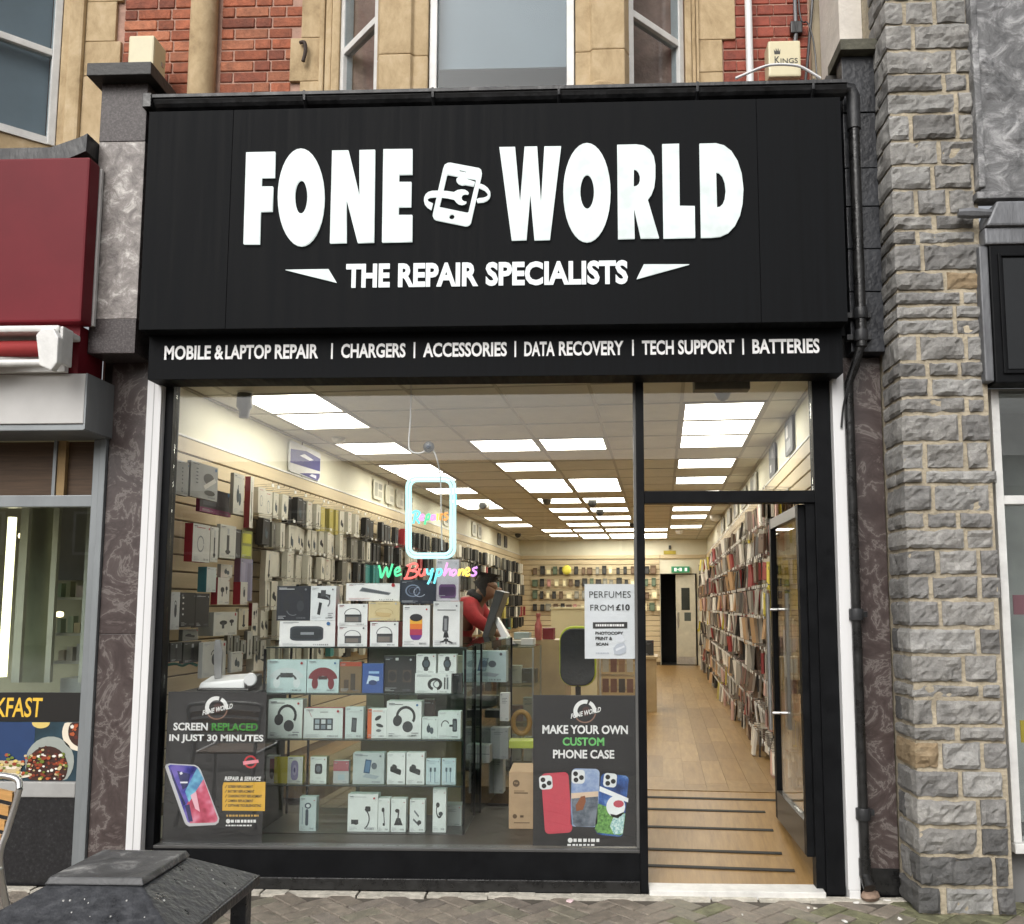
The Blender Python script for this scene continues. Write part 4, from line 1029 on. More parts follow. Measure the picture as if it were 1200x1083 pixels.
# back doorway: dark room, open door
kid(MB().box(.38,VB+1.2,.1,1.2,VB+1.25,2.3), 'room_beyond', pm('unlit_room',(0.03,0.03,0.03),.9), wbk)
kid(MB().box(.34,VB+.1,.1,.38,VB+1.2,2.3), 'room_side', MATS['unlit_room'], wbk); kid(MB().box(1.13,VB+.1,.1,1.2,VB+1.2,2.3), 'room_side', MATS['unlit_room'], wbk)
kid(MB().box(.38,VB+.1,.1,1.2,VB+1.2,ZF-.01), 'room_floor', MATS['unlit_room'], wbk); kid(MB().box(.38,VB+.1,2.2,1.2,VB+1.2,2.3), 'room_ceiling', MATS['unlit_room'], wbk)
for a, b in ((.375,.395),(1.12,1.135)): kid(MB().box(a,VB-.03,ZF,b,VB+.1,2.14), 'door_frame', BLACK_FRAME, wbk)
bd = thing('back_door', 'cream back room door with small window standing ajar at far end', 'door', W(1.11,VB+.02,ZF), -AX + math.pi - .25)
MB().box(0,-.02,.01,.42,.02,1.90).build('leaf', pm('cream_door',(0.50,0.46,0.35),.5), bd)
MB().box(.12,.021,1.15,.30,.026,1.62).build('door_window', pm('dark_door_glass',(0.03,0.035,0.03),.2), bd)
MB().box(.10,.021,.92,.24,.025,1.10).build('notice', plain((0.05,0.06,0.05)), bd)
MB().box(.02,.021,.02,.40,.025,.17).build('kick_plate', METAL, bd)
MB().box(.365,.021,.78,.385,.055,1.10).build('handle', METAL, bd)
ex = thing('exit_sign', 'green running man exit sign over the back doorway', 'exit sign', W(.80,VB-.06,2.16), -AX)
MB().box(-.19,0,0,.19,.03,.13).build('panel', emit('exit_green',(0.03,.22,.10),.35,base=(0.02,.2,.09)), ex)
mb = MB(); 
for x in (-.13,-.02,.09): MB().flat(rect(x,.03,x+.05,.10), -.001).build('pictogram', emit('exit_white',(.85,1,.9),.45), ex)
MB().flat([(-.065,.065),(-.04,.04),(-.04,.09)], -.001).build('arrow', MATS['exit_white'], ex)

# ------------------------------------------------------------------ suspended ceiling
def vs_(u): return (.145 + math.sin(AX)*u)/math.cos(AX)       # where the shop meets the back of the lintel
ce = structure(shell(MB().hexa([(UL,vs_(UL),ZC+.06),(UR,vs_(UR),ZC+.06),(UR,VB,ZC+.06),(UL,VB,ZC+.06),(UL,vs_(UL),ZC+.12),(UR,vs_(UR),ZC+.12),(UR,VB,ZC+.12),(UL,VB,ZC+.12)]), 'ceiling', TILE))
cu = [UL, -2.455,-1.855,-1.255,-.655,-.055,.545,1.145, UR]
rv = [1.35 + .6*k for k in range(-2, 22)]
rows = [(-.2, rv[0])] + list(zip(rv[:-1], rv[1:])) + [(rv[-1], VB)]
lit = {1: (-1,0,2,4,5,7,9,10,13,15), 3: (2,4,6,7,9,11,13,15,17,19,20), 4: (2,6,7,9,11,13,15,17,19,20), 5: (17,19,20), 2: (17,19), 6: (0,1,2,4,6,8,11,13,16)}
tmesh = {}
light_root = None; nlight = 0
spots = {1:'left column', 2:'far left', 3:'centre left column', 4:'centre right column', 5:'far right', 6:'right column'}
gb = MB()
for c in range(8):
    for r, (v0, v1) in enumerate(rows):
        k = r - 3
        v0 = max(v0, vs_(cu[c+1]))
        if v1 - v0 < .04: continue
        w, d = cu[c+1]-cu[c], v1-v0
        if k in lit.get(c, ()):
            if light_root is None:
                light_root = thing('ceiling_light', '', 'ceiling light')
                MB().box(-.268,-.268,.0,.268,.268,.012).build('diffuser', PANEL_LIGHT, light_root)
                fm = MB()
                for x0,y0,x1,y1 in ((-.296,-.296,.296,-.2685),(-.296,.2685,.296,.296),(-.296,-.268,-.2685,.268),(.2685,-.268,.296,.268)): fm.box(x0,y0,-.004,x1,y1,.02)
                fm.build('frame', pm('light_frame',(0.36,0.34,0.30),.5), light_root)
                lr = light_root
            else:
                lr = light_root.copy(); COL.objects.link(lr)
                for chd in light_root.children:
                    cc = chd.copy(); COL.objects.link(cc); cc.parent = lr
            lr.location = W((cu[c]+cu[c+1])/2, (v0+v1)/2, ZC - .002); lr.rotation_euler = (0,0,-AX)
            nn = sum(1 for q in lit[c] if q < k)
            ordn = ('nearest','second','third','fourth','fifth','sixth','seventh','eighth','ninth','tenth','eleventh')[nn]
            lr['label'] = 'square lit ceiling panel, %s from the street in the %s' % (ordn, spots[c]); lr['group'] = 'lit ceiling panels'
            nlight += 1
            continue
        key = (round(w,3), round(d,3))
        if key not in tmesh: tmesh[key] = MB().box(.012,.012,0,w-.012,d-.012,.015).mesh('tile', TILE)
        o = place('tile', tmesh[key], ce, (cu[c], v0, ZC + FLR.uniform(0,.002)))
for u in cu[1:-1]: gb.box(u-.012,vs_(u),ZC-.003,u+.012,VB,ZC+.02)
for v0, v1 in rows[:-1]:
    for a, b in zip(cu[:-1], cu[1:]):
      if v1 > vs_(b) + .02: gb.box(a+.0121,v1-.012,ZC-.0025,b-.0121,v1+.012,ZC+.02)
gb.box(UL,vs_(UL),ZC-.012,UL+.025,VB,ZC+.0215); gb.box(UR-.025,.18,ZC-.012,UR,VB,ZC+.0215)
kid(gb, 'ceiling_grid', TBAR, ce)

# ------------------------------------------------------------------ ceiling fittings
def blob(name, label, cat, px, py, parts, v=None):
    d = ray(px, py); t = (ZC - CAM.z)/d.z; P = CAM + d*t
    t_ = thing(name, label, cat, (P.x, P.y, ZC - .004), -AX)
    for nm, prof, m in parts: MB().lathe([(r, z) for r, z in prof], 14).build(nm, m, t_, smooth=True) if True else 0
    for ch_ in t_.children:
        bpy_me = ch_.data
    return t_
GREYP = pm('grey_plastic',(0.09,0.09,0.085),.5); WHT = pm('white_plastic',(0.7,0.69,0.65),.4); DRK = pm('dark_plastic',(0.03,0.03,0.03),.35)
def dome(r, h, top): return [(r, -.001), (r, -h*.4), (r*.92, -h*.6), (r*.55, -h*.9), (r*.1, -h)]
def cyl(r, h): return [(r*.6, 0), (r*.7, -h*.3), (r, -h*.35), (r*.92, -h), (0.001, -h)]
for nm, lab, cat, px, py, m, prof in (
    ('motion_sensor','grey hanging sensor in front of the nearest left ceiling light','sensor',287,460,GREYP,[(.045,0),(.05,-.03),(.05,-.10),(.035,-.12),(.03,-.17),(.001,-.172)]),
    ('smoke_detector','pale smoke detector on the third left ceiling light','smoke detector',397,514,WHT,dome(.05,.04,0)),
    ('dome_camera','black dome camera under a centre ceiling light','camera',694,586,DRK,dome(.06,.10,0)),
    ('dome_camera','second black dome camera further back under the centre lights','camera',703,597,DRK,dome(.06,.10,0)),
    ('dome_camera','pale dome detector on the left of the centre lights','detector',641,585,GREYP,dome(.06,.08,0)),
    ('dome_camera','small black dome camera far back on the right','camera',741,613,DRK,dome(.05,.08,0)),
    ('dome_camera','small black dome camera far back on the left','camera',607,625,DRK,dome(.06,.09,0)),
    ('smoke_detector','round white smoke detector near the far right ceiling lights','smoke detector',796,621,WHT,dome(.07,.09,0)),
    ('smoke_detector','pale round detector on the ceiling by the right wall','smoke detector',839,604,WHT,dome(.09,.10,0))):
    d = ray(px, py); P = CAM + d*((ZC - .005 - CAM.z)/d.z)
    t_ = thing(nm, lab, cat, P, -AX)
    MB().lathe(prof, 14).build('body', m, t_, smooth=True)
    MB().lathe([(prof[0][0]*1.15,.004),(prof[0][0]*1.15,-.008),(prof[0][0]*.9,-.009)], 14).build('base_plate', WHT, t_, smooth=True)
# bullet camera in white housing
P = CAM + ray(567,588)*((ZC - CAM.z)/ray(567,588).z)
bc = thing('bullet_camera', 'white camera with black lens hanging from the ceiling left of centre', 'camera', (P.x,P.y,ZC), -AX)
MB().box(-.07,-.05,-.10,.07,.05,-.004).build('housing', WHT, bc, bevel=.012)
mb = MB(); mb.lathe([(.045,0),(.05,.02),(.05,.05),(.001,.051)], 14, (0,0,0), axis='y'); o = mb.build('lens', DRK, bc, (.0,-.10,-.06), smooth=True)
# heater box and sensor over the door
a, b = at(811,457,.12), at(880,441,.12)
db = thing('door_closer_box', 'grey box fixed at the top of the transom window above the door', 'box', ((a.x+b.x)/2,.12,b.z-.08))
MB().box(-.155,-.03,0,.155,.06,.085).build('case', pm('grey_brown_case',(0.19,0.175,0.14),.5), db, bevel=.005)
MB().lathe([(.005,-.002),(.005,.002)],8,(0,-.031,.045),axis='y').build('screw', DRK, db)
P = at(847,462,.3)
sn = thing('globe_sensor', 'round grey sensor hanging behind the transom window above the door', 'sensor', P)
mb = MB(); mb.lathe([(.02,.13),(.045,.10),(.055,.06),(.05,.01),(.03,-.03),(.001,-.045)],16); mb.build('globe', pm('grey_globe',(0.32,0.31,0.28),.4), sn, smooth=True)
MB().tube([(0,0,.12),(0,0,ZC-P.z)],.012,8).build('stem', GREYP, sn)

# ------------------------------------------------------------------ open entrance door
dh = W(1.148,.115,0)
ed = thing('entrance_door', 'black framed glass entrance door standing open into the shop', 'door', (dh.x, dh.y, 0), math.pi/2 - AX + .055)
dw = .885
for x0,z0,x1,z1,n_ in ((0,.175,.055,2.02,'stile'),(dw-.055,.175,dw,2.02,'stile'),(.0555,.175,dw-.0555,.345,'bottom_rail'),(.0555,1.955,dw-.0555,2.02,'top_rail')):
    MB().box(x0,-.022,z0,x1,.022,z1).build(n_, pm('bronze_black_frame',(0.022,0.02,0.018),.35,var=.15) if 'rail' in n_ else BLACK_FRAME, ed, bevel=.003)
MB().box(.0555,-.004,.3455,dw-.0555,.004,1.9545).build('pane', GLASS, ed)
for s in (1,-1):
    h = MB(); h.tube([(dw-.12,s*.06,.72),(dw-.12,s*.06,1.55)], .014, 10); hp = h.build('pull_handle', METAL, ed, smooth=True)
    for zz in (.82,1.45):
        MB().tube([(dw-.12,s*.005,zz),(dw-.12,s*.06,zz)], .009, 8).build('standoff', METAL, hp)
MB().box(dw-.001,-.012,1.02,dw+.006,.012,1.16).build('lock', METAL, ed)

# ------------------------------------------------------------------ signs on the upper walls
def wall_poster(side, x0, y0, x1, y1, label, cols):
    u = UL + .012 if side == 'l' else UR - .012
    A_, B_ = at_u(x0, y0, u), at_u(x1, y1, u)
    v0, v1 = sorted((A_.y, B_.y)); z1, z0 = max(A_.z,B_.z), min(A_.z,B_.z)
    return v0, v1, z0, z1, u
def lposter(v0, v1, z0, z1, label, body, bands):
    t_ = thing('wall_poster', label, 'poster', W(UL+.012, v0, z0), math.pi/2 - AX)   # local x runs into the shop, front faces the room
    w, h = v1-v0, z1-z0
    mb = MB(); mb.prism(rrect(0,0,w,h,min(w,h)*.14), -.012, 0); mb.build('board', body, t_)
    mb = MB(); ms = []
    for i, (poly, c) in enumerate(bands):
        mb.flat([(x*w, zz*h) for x, zz in poly], -.013 - .0005*i, i); ms.append(plain(c))
    if bands: mb.build('print', ms, t_)
    return t_
lposter(2.13,2.80,2.575,2.835,'white and purple rounded sign high on the left wall', plain((0.72,0.72,0.72)), [
    ([(.02,.28),(.98,.36),(.98,.80),(.5,.86),(.02,.72)], C('3a3480')), ([(.3,.62),(.62,.58),(.75,.66),(.45,.74)], C('e8e8f0')), ([(.3,.04),(.9,.0),(.97,.16),(.97,.28),(.55,.14)], C('3a3480')), ([(.62,.08),(.85,.06),(.85,.17),(.7,.16)], C('dcdcec'))])
for i, v in enumerate((4.30,4.72,5.12,5.52)):
    lposter(v,v+.30,2.61,2.82,'%s of four small pale picture boards high on the left wall' % ('nearest','second','third','farthest')[i], plain((0.62,0.60,0.50)), [
        (rect(.1,.15,.42,.85), C('98978a') if i % 3 == 0 else C('c9c6b0')), (rect(.5,.55,.9,.85), C('8a8a80') if i % 3 == 0 else C('b8b5a2')), (rect(.5,.15,.9,.45), C('a8a698'))])
for i, v in enumerate((7.4,9.3,9.75,11.6,12.3)):
    lposter(v,v+.3,2.60,2.83,'%s far small dark picture board high on the left wall' % ('nearest','second','third','fourth','last')[i], plain((0.10,0.10,0.11) if i > 2 else (0.5,0.48,0.42)), [(rect(.2,.2,.8,.8), C('3c3c40') if i > 2 else C('77766c'))])
def rposter(v0, v1, z0, z1, label, body, bands):
    t_ = thing('wall_poster', label, 'poster', W(UR-.012, v1, z0), -math.pi/2 - AX)
    w, h = v1-v0, z1-z0
    mb = MB(); mb.prism(rrect(0,0,w,h,min(w,h)*.1), -.012, 0); mb.build('board', body, t_)
    mb = MB(); ms = []
    for i, (poly, c) in enumerate(bands): mb.flat([(x*w, zz*h) for x, zz in poly], -.013 - .0005*i, i); ms.append(plain(c))
    mb.build('print', ms, t_)
rposter(1.72,2.10,2.60,2.86,'nearest dark grey poster with pale shape high on the right wall', plain(C('4a4a52')), [(rect(.15,.5,.45,.85),C('c8c8c8')),([(.2,.1),(.8,.15),(.75,.4),(.25,.4)],C('8c8c90'))])
rposter(2.72,3.12,2.58,2.84,'second dark grey poster high on the right wall', plain(C('45454c')), [(rect(.2,.15,.4,.4),C('d0d0d0')),(rect(.5,.55,.8,.85),C('77777c'))])
for i, v in enumerate((4.2,5.3,6.4,7.6,8.9)):
    rposter(v,v+.6,2.60,2.82,'%s blurred pale grey board in the row high on the right wall' % ('nearest','second','third','fourth','farthest')[i], plain(C('9a988c')), [(rect(.1,.2,.5,.8),C('77766e')),(rect(.6,.2,.9,.8),C('b8b5a8'))])
# ------------------------------------------------------------------ printed pictures for the boxes (unit square, x right, z up)
def arc(cx, cz, r, w, a0, a1, n=12, sx=1.0):
    o = [(cx + sx*(r+w/2)*math.cos(math.radians(a0+(a1-a0)*i/n)), cz + (r+w/2)*math.sin(math.radians(a0+(a1-a0)*i/n))) for i in range(n+1)]
    i_ = [(cx + sx*(r-w/2)*math.cos(math.radians(a0+(a1-a0)*i/n)), cz + (r-w/2)*math.sin(math.radians(a0+(a1-a0)*i/n))) for i in range(n+1)]
    return o + i_[::-1]
def turn(poly, deg, cx=.5, cz=.5):
    c, s = math.cos(math.radians(deg)), math.sin(math.radians(deg))
    return [(cx + (x-cx)*c - (z-cz)*s, cz + (x-cx)*s + (z-cz)*c) for x, z in poly]
DK, MG, LG, RD = C('26282c'), C('6a6d72'), C('b4b7ba'), C('a83038')
def lines(x0, z0, n, w=.25, c=MG, dz=.055): return [(rect(x0, z0 - i*dz, x0 + w*(1 - .25*(i % 2)), z0 - i*dz + .018), c) for i in range(n)]
PIC = {
 'headset': lambda: [(arc(.52,.56,.27,.07,-20,200), DK), (ell(.30,.42,.11,.16), DK), (ell(.72,.42,.11,.16), C('34363c')), (arc(.5,.35,.2,.02,200,300), MG)] + lines(.08,.90,1,.45,C('d8d8d8')),
 'headphones': lambda: [(turn(arc(.52,.60,.25,.075,-15,195),-18), C('2a2c30')), (turn(ell(.33,.42,.13,.15),-18), C('2a2c30')), (turn(ell(.66,.36,.15,.15),-18), C('3a3c40'))] + lines(.07,.90,1,.4,DK) + lines(.07,.12,2,.15) + lines(.72,.14,2,.2),
 'gimbal': lambda: [(turn(rect(.25,.62,.75,.78),-8), DK), (rect(.4,.7,.6,.88), C('44464a')), (arc(.6,.55,.16,.05,-60,90), MG), (turn(rect(.34,.14,.46,.5),-12), DK)] + lines(.7,.2,3,.2),
 'pill': lambda: [(rrect(.19,.22,.79,.80,.12,6), C('3c4248')), (rrect(.22,.30,.76,.72,.10,6), C('2c3136')), (rect(.38,.46,.62,.56), C('8a9096'))],
 'radio': lambda: [(arc(.5,.52,.27,.035,0,180,14), C('7a7d80')), (rect(.24,.16,.80,.52), C('55575a')), (rect(.28,.20,.70,.40), C('77706a')), (rect(.24,.44,.80,.52), C('34363a'))] + lines(.06,.92,2,.16,RD,.06),
 'keyboard': lambda: [([(.24,.55),(.80,.32),(.84,.46),(.30,.78)], C('6f757a')), ([(.27,.58),(.78,.37),(.80,.44),(.31,.73)], C('50565c'))] + lines(.05,.88,1,.08,RD) + lines(.05,.14,2,.4,C('d8b0a8')),
 'wallet': lambda: [(arc(.5,.4,.26,.012,-10,190,14,1.1), C('a08a5c')), (turn(rect(.26,.2,.74,.42),-8), C('c4ac7c')), (arc(.5,.4,.2,.01,180,350,14,1.2), C('a08a5c'))] + lines(.3,.88,1,.4,C('8a7850')),
 'rings': lambda: [(arc(.36,.55,.24,.05,0,350,18,.8), C('7c8aa0')), (arc(.55,.5,.2,.035,100,330,16,.8), C('aab4c6')), (arc(.36,.55,.14,.03,0,350,16,.8), C('56627a'))] + lines(.05,.1,1,.45,C('9098a8')),
 'tumbler': lambda: [(rrect(.26,.16,.72,.76,.16,6), C('6a3a8c')), (rect(.26,.28,.72,.42), C('b03a5a')), (rect(.26,.42,.72,.55), C('e07a30')), (rect(.26,.55,.72,.66), C('e8b040')), (ell(.49,.70,.235,.09), C('2a2a30'))],
 'holder': lambda: [(turn(rrect(.36,.32,.58,.68,.05),-4), C('4a4c50')), (rect(.42,.36,.52,.62), C('8a8c90')), ([(.42,.32),(.55,.32),(.6,.2),(.38,.2)], DK), (turn(rect(.18,.13,.5,.17),12), DK), (turn(rect(.5,.13,.84,.17),-14), DK), (rect(.47,.06,.52,.2), DK)] + lines(.15,.80,1,.7,MG),
 'pad_w': lambda: [(arc(.5,.36,.28,.24,15,165,14,1.15), C('d2d8dc')), (rect(.34,.46,.66,.60), C('33363a')), (ell(.25,.30,.09,.16), C('dfe4e8')), (ell(.76,.30,.09,.16), C('dfe4e8')), (arc(.5,.36,.22,.05,10,170,12,1.1), C('44484c'))] + lines(.1,.9,1,.2,C('9cb0b8')),
 'pad_r': lambda: [(arc(.5,.36,.28,.26,10,170,14,1.15), C('7c2430')), (ell(.25,.28,.10,.18), C('7c2430')), (ell(.76,.28,.10,.18), C('7c2430')), (rect(.36,.40,.64,.50), C('3a2226'))] + lines(.1,.9,1,.2,C('9cb0b8')),
 'lamp': lambda: [(rect(.2,.08,.42,.42), C('4a3a2c')), (rect(.5,.08,.72,.62), C('3c3026')), (rect(0,.86,1,1), C('b0482c'))],
 'blue': lambda: [(rect(.02,.02,.98,.98), C('30549c')), ([(.2,.3),(.8,.42),(.8,.55),(.3,.6)], C('cfe0f4')), (rect(.3,.66,.8,.74), C('9cc0ea')), (ell(.5,.35,.2,.09), C('20386c'))],
 'watchpair': lambda: [(rect(.15,.28,.42,.62), C('4a3a34')), (rect(.62,.28,.90,.62), C('4a3a34')), (ell(.285,.45,.12,.13), C('15161a')), (ell(.76,.45,.12,.13), C('15161a')), (rect(.38,.88,.48,.95), C('d0d0d0'))],
 'watch': lambda: [(rrect(.38,.12,.62,.88,.08), C('3a3e42')), (ell(.5,.5,.21,.27), C('22262a')), (ell(.5,.5,.14,.18), C('4a5660'))],
 'watchwide': lambda: [(arc(.55,.45,.26,.14,-70,250,16,.62), C('1c1e22')), (arc(.62,.45,.18,.05,90,270,12,.6), C('5a5e64')), (rect(.80,.2,.84,.8), DK), (rect(.87,.2,.92,.8), MG), (rect(.05,.84,.45,.9), LG)],
 'stand': lambda: [(turn(rect(.36,.34,.56,.78),-8), C('33506e')), (turn(rect(.39,.38,.53,.74),-8), C('54789a')), (ell(.68,.58,.09,.11), C('56606a')), ([(.3,.22),(.75,.16),(.85,.26),(.42,.34)], C('9aa6ae'))] + lines(.08,.9,1,.4,MG),
 'tvbox': lambda: [(rect(.25,.26,.75,.66), C('3a3e44')), (rect(.29,.48,.40,.62), C('9aa6b0')), (rect(.45,.48,.56,.62), C('c8ccd0')), (rect(.61,.48,.71,.62), C('8894a0')), (rect(.29,.31,.40,.44), C('b8c0c8')), (rect(.45,.31,.56,.44), C('7a8690')), (rect(.61,.31,.71,.44), C('d0d4d8')), (turn(rect(.2,.7,.21,.95),20,.2,.7), RD)] + lines(.42,.86,1,.2,MG),
 'powerbank': lambda: [(turn(rect(.36,.2,.64,.66),-4), C('2c3034')), (turn(rect(.40,.26,.60,.60),-4), C('4a5056'))] + lines(.2,.84,1,.6,LG),
 'tools': lambda: [(rect(0,0,.22,1), C('d0602c')), (turn(ell(.62,.66,.18,.07),20), DK), (turn(ell(.66,.46,.2,.06),-10), C('34383c')), (ell(.6,.26,.14,.05), MG)] + lines(.3,.92,1,.5,C('d0602c')),
 'buds': lambda: [(ell(.42,.46,.13,.18), C('34424a')), (ell(.62,.38,.12,.16), C('46545c')), (rect(.40,.6,.46,.72), C('34424a'))] + lines(.2,.9,1,.5,LG),
 'mount': lambda: [(arc(.32,.5,.16,.04,20,200), DK), (rect(.5,.44,.66,.52), DK), (rrect(.64,.26,.84,.74,.05), C('3a3e44')), (rect(.68,.32,.80,.66), C('62686e'))] + lines(.2,.08,1,.6,LG),
 'screwd': lambda: [(rect(.3,.3,.7,.9), C('7c3038')), (ell(.5,.35,.18,.2), C('241a1c'))],
 'lilac': lambda: [(rect(-.9,0,0,1), C('c0b030')) , (rrect(.22,.12,.72,.86,.2), C('8a82a8')), (ell(.47,.5,.14,.2), C('a8a2c0')), (ell(.47,.5,.06,.1), C('56507a'))],
 'camera': lambda: [(rrect(.28,.36,.74,.74,.1), C('33373c')), (ell(.5,.55,.14,.12), C('6a7078'))] + lines(.3,.9,1,.4,LG) + lines(.35,.2,1,.3,LG),
 'pinkcard': lambda: [(rect(0,.55,1,1), C('a05a62')), (rect(.3,.15,.75,.4), C('a0b0b8'))],
 'clicker': lambda: [(turn(rrect(.18,.34,.80,.52,.06),-12), C('26282c')), (turn(ell(.4,.55,.14,.06),-12), C('26282c'))],
 'cables': lambda: [(rect(.30,.1,.36,.55), C('7a90a0')), (rect(.60,.1,.66,.55), C('7a90a0')), (rect(.26,.5,.40,.66), C('4c5c68')), (rect(.56,.5,.70,.66), C('4c5c68'))] + lines(.2,.88,2,.6,C('9cb0bc')),
 'goose': lambda: [(arc(.42,.34,.30,.04,-60,60,12), C('3a3e44')), (rect(.12,.2,.36,.32), C('2c3034')), (ell(.28,.24,.08,.06), DK), (rrect(.58,.54,.76,.68,.04), C('2c3034'))] + lines(.12,.92,1,.5,LG) + lines(.6,.1,1,.3,LG),
 'arm': lambda: [(rect(.42,.18,.60,.26), DK), (turn(rect(.46,.22,.54,.62),12), C('3a3e44')), (ell(.42,.66,.13,.07), DK)],
 'arm2': lambda: [([(.2,.2),(.8,.2),(.62,.42),(.38,.42)], DK), (turn(rect(.44,.36,.54,.62),-10), C('3a3e44')), (ell(.42,.64,.15,.06), DK)],
 'arm3': lambda: [(turn(rect(.3,.26,.74,.33),-24), C('4a5056')), (turn(rect(.24,.5,.6,.57),-30), C('6a7076')), (ell(.64,.30,.14,.07), DK)],
 'hook': lambda: [(arc(.5,.5,.16,.05,150,340,10,1.4), DK), (ell(.38,.62,.14,.06), DK), (ell(.6,.42,.16,.05), C('3a3e44'))],
 'remote': lambda: [(ell(.5,.74,.20,.09), C('3a4a5c')), (ell(.5,.74,.11,.05), C('dfe6ea')), (rrect(.36,.16,.54,.64,.06), C('3a4a5c')), (rect(.16,.2,.2,.7), C('8a98a4'))],
 'dots': lambda: [(ell(.5,.80-.11*i,.05,.025,8), C('5c6064')) for i in range(5)] + [(arc(.5,.16,.06,.03,0,350,8), C('6c7074'))],
 'mic': lambda: [(ell(.66,.60,.2,.16), C('4c4a44')), (turn(rect(.4,.3,.9,.42),35), C('e4e2dc')), (ell(.7,.2,.2,.08), C('44423e'))] + [(ell(.22,.82-.10*i,.045,.02,8), C('5c6064')) for i in range(5)],
 'loop': lambda: [(arc(.45,.48,.2,.04,0,350,14,.9), C('8a9094'))] + lines(.2,.9,1,.5,RD),
 'stick': lambda: [(rect(.42,.12,.58,.7), C('2c2c2e')), (ell(.5,.2,.16,.06), C('2c2c2e')), (rect(.44,.72,.56,.9), LG)],
 'magenta': lambda: [(rect(0,0,1,.2), C('7c2458')), (rect(.1,.3,.5,.9), C('585a60')), (rect(.55,.35,.9,.9), C('48444c'))],
 'logos': lambda: [(ell(.18,.85-.16*i,.06,.03,8), C('d0d0d0')) for i in range(4)],
 'plainband': lambda: lines(.2,.9,1,.5,LG),
 'holdpic': lambda: [(ell(.4,.55,.16,.1), DK), (rect(.34,.3,.44,.55), C('3a3e44')), (ell(.75,.6,.1,.08), DK), (rect(.72,.4,.78,.6), DK)],
 'green': lambda: [(rect(.1,.1,.9,.45), C('b8bc48')), (rect(.1,.55,.9,.9), C('c8c43c'))],
 'bag': lambda: [(arc(.5,.62,.14,.03,0,180), DK), (ell(.52,.5,.14,.18), C('3a3e44'))],
}
def printed(parent, pic, w, h, y=-.0006, x0=None):
    pics = PIC[pic]() if isinstance(pic, str) else pic
    mb = MB(); ms = []; idx = {}
    if w > .055 and pic not in ('blue',):              # small print every package carries
        pr = random.Random(int(w*9173 + h*5711)); ink = LG if pics and pics[0][1][0] < .02 else MG
        pics = list(pics) + [(rect(.06,.93,.06+pr.uniform(.12,.3),.95), ink), (rect(.06,.895,.06+pr.uniform(.1,.2),.91), LG)]
        pics += [(rect(.62+.035*i_,.05,.62+.035*i_+pr.uniform(.008,.02),.10), MG) for i_ in range(8)]
        pics += [(rect(.06,.05+.035*i_,.06+pr.uniform(.15,.38),.062+.035*i_), LG) for i_ in range(3)]
        pics += [(ell(.88,.90,.035,.035*w/h,8), pr.choice((RD, MG, C('3a6a9c'), LG)))]
    for i, (poly, c) in enumerate(pics):
        if c not in idx: idx[c] = len(ms); ms.append(plain(c))
        mb.flat([(-w/2 + x*w, z*h) for x, z in poly], y - .0003*i, idx[c])
    return mb.build('printed_picture', ms, parent)
def pbox(name, label, cat, x0, y0, x1, z0, Y, col, pic, depth=.07, side=None, y1=None, group=None, rz=0.0, top=None):
    A_ = at(x0, y0, Y); B_ = at(x1, y0, Y)
    w, h = B_.x - A_.x, A_.z - z0
    m, sm = plain(col), plain(side or tuple(c*.9 for c in col))
    mb = MB(); mb.box(-w/2,0,0,w/2,depth,h,1,front=0)
    o = mb.build(name, [m, sm], None, ((A_.x+B_.x)/2, Y, z0 + .001), rz, bevel=.0)
    tag(o, label, cat, group)
    if pic: printed(o, pic, w, h)
    return o
WB, WH, CRM = C('d5dadc'), C('e2e4e4'), C('cdbd92')
YF = .30
SH = [1.24, .978, .723, .47, .209]
G_ = 'boxes in the window display cabinet'
# front cabinet
cab = thing('display_cabinet', 'glass display cabinet with four shelves of boxes behind the window', 'display cabinet', (-1.275, .27, .205))
def cb(x0,y0,z0,x1,y1,z1,name,m,**kw): return MB().box(x0+1.275,y0-.27,z0-.205,x1+1.275,y1-.27,z1-.205).build(name, m, cab, **kw)
for z_ in SH[:-1]: cb(-1.85,.285,z_-.007,-.70,.72,z_-.0005,'shelf',glass('shelf_glass',(.80,.90,.86),.9))
for z_ in SH[:-1]: cb(-1.85,.280,z_-.008,-.70,.2845,z_-.0005,'shelf_edge',pm('dark_shelf_edge',(0.03,0.04,0.038),.3))
cb(-1.855,.27,.2055,-.695,.73,.209,'base',DRK)
for x in (-1.858,-.706): cb(x,.268,.21,x+.012,.28,1.228,'post',BLACK_FRAME)
for x in (-1.858,-.706): cb(x,.72,.21,x+.012,.732,1.228,'post',BLACK_FRAME)
cb(-1.845,.271,.212,-.7065,.275,1.228,'front_pane',GLASS_CAB)
cb(-.703,.2815,.212,-.699,.7195,1.228,'side_pane',GLASS_CAB)
cb(-1.40,.715,.212,-.78,.719,.70,'back_panel',pm('tan_back_panel',(0.30,0.21,0.10),.6))
T = pbox
r_ = 'standing on top of the display cabinet'
T('headset_box','black headset box with a dark headphone picture '+r_,'box',325,687,363.5,SH[0]+.148,.33,C('23262e'),'headset',.10,group=G_)
T('gimbal_box','white phone gimbal box '+r_,'box',364.5,687,394,SH[0]+.148,.33,WB,'gimbal',.08,group=G_)
T('speaker_box','wide white box picturing a black pill shaped speaker','box',328,728,393,SH[0],.31,WH,'pill',.10,group=G_)
T('radio_box','white radio box resting on top of another radio box','box',396,708,431,SH[0]+.118,.31,WH,'radio',.10,side=RD,group=G_)
T('radio_box','white radio box at the bottom of the stack of two on the cabinet','box',396,734,430.5,SH[0],.31,WH,'radio',.10,side=RD,group=G_)
T('keyboard_box','long white keyboard box topping the stack on the cabinet','box',406,684,468.5,SH[0]+.262,.33,WH,'keyboard',.06,group=G_)
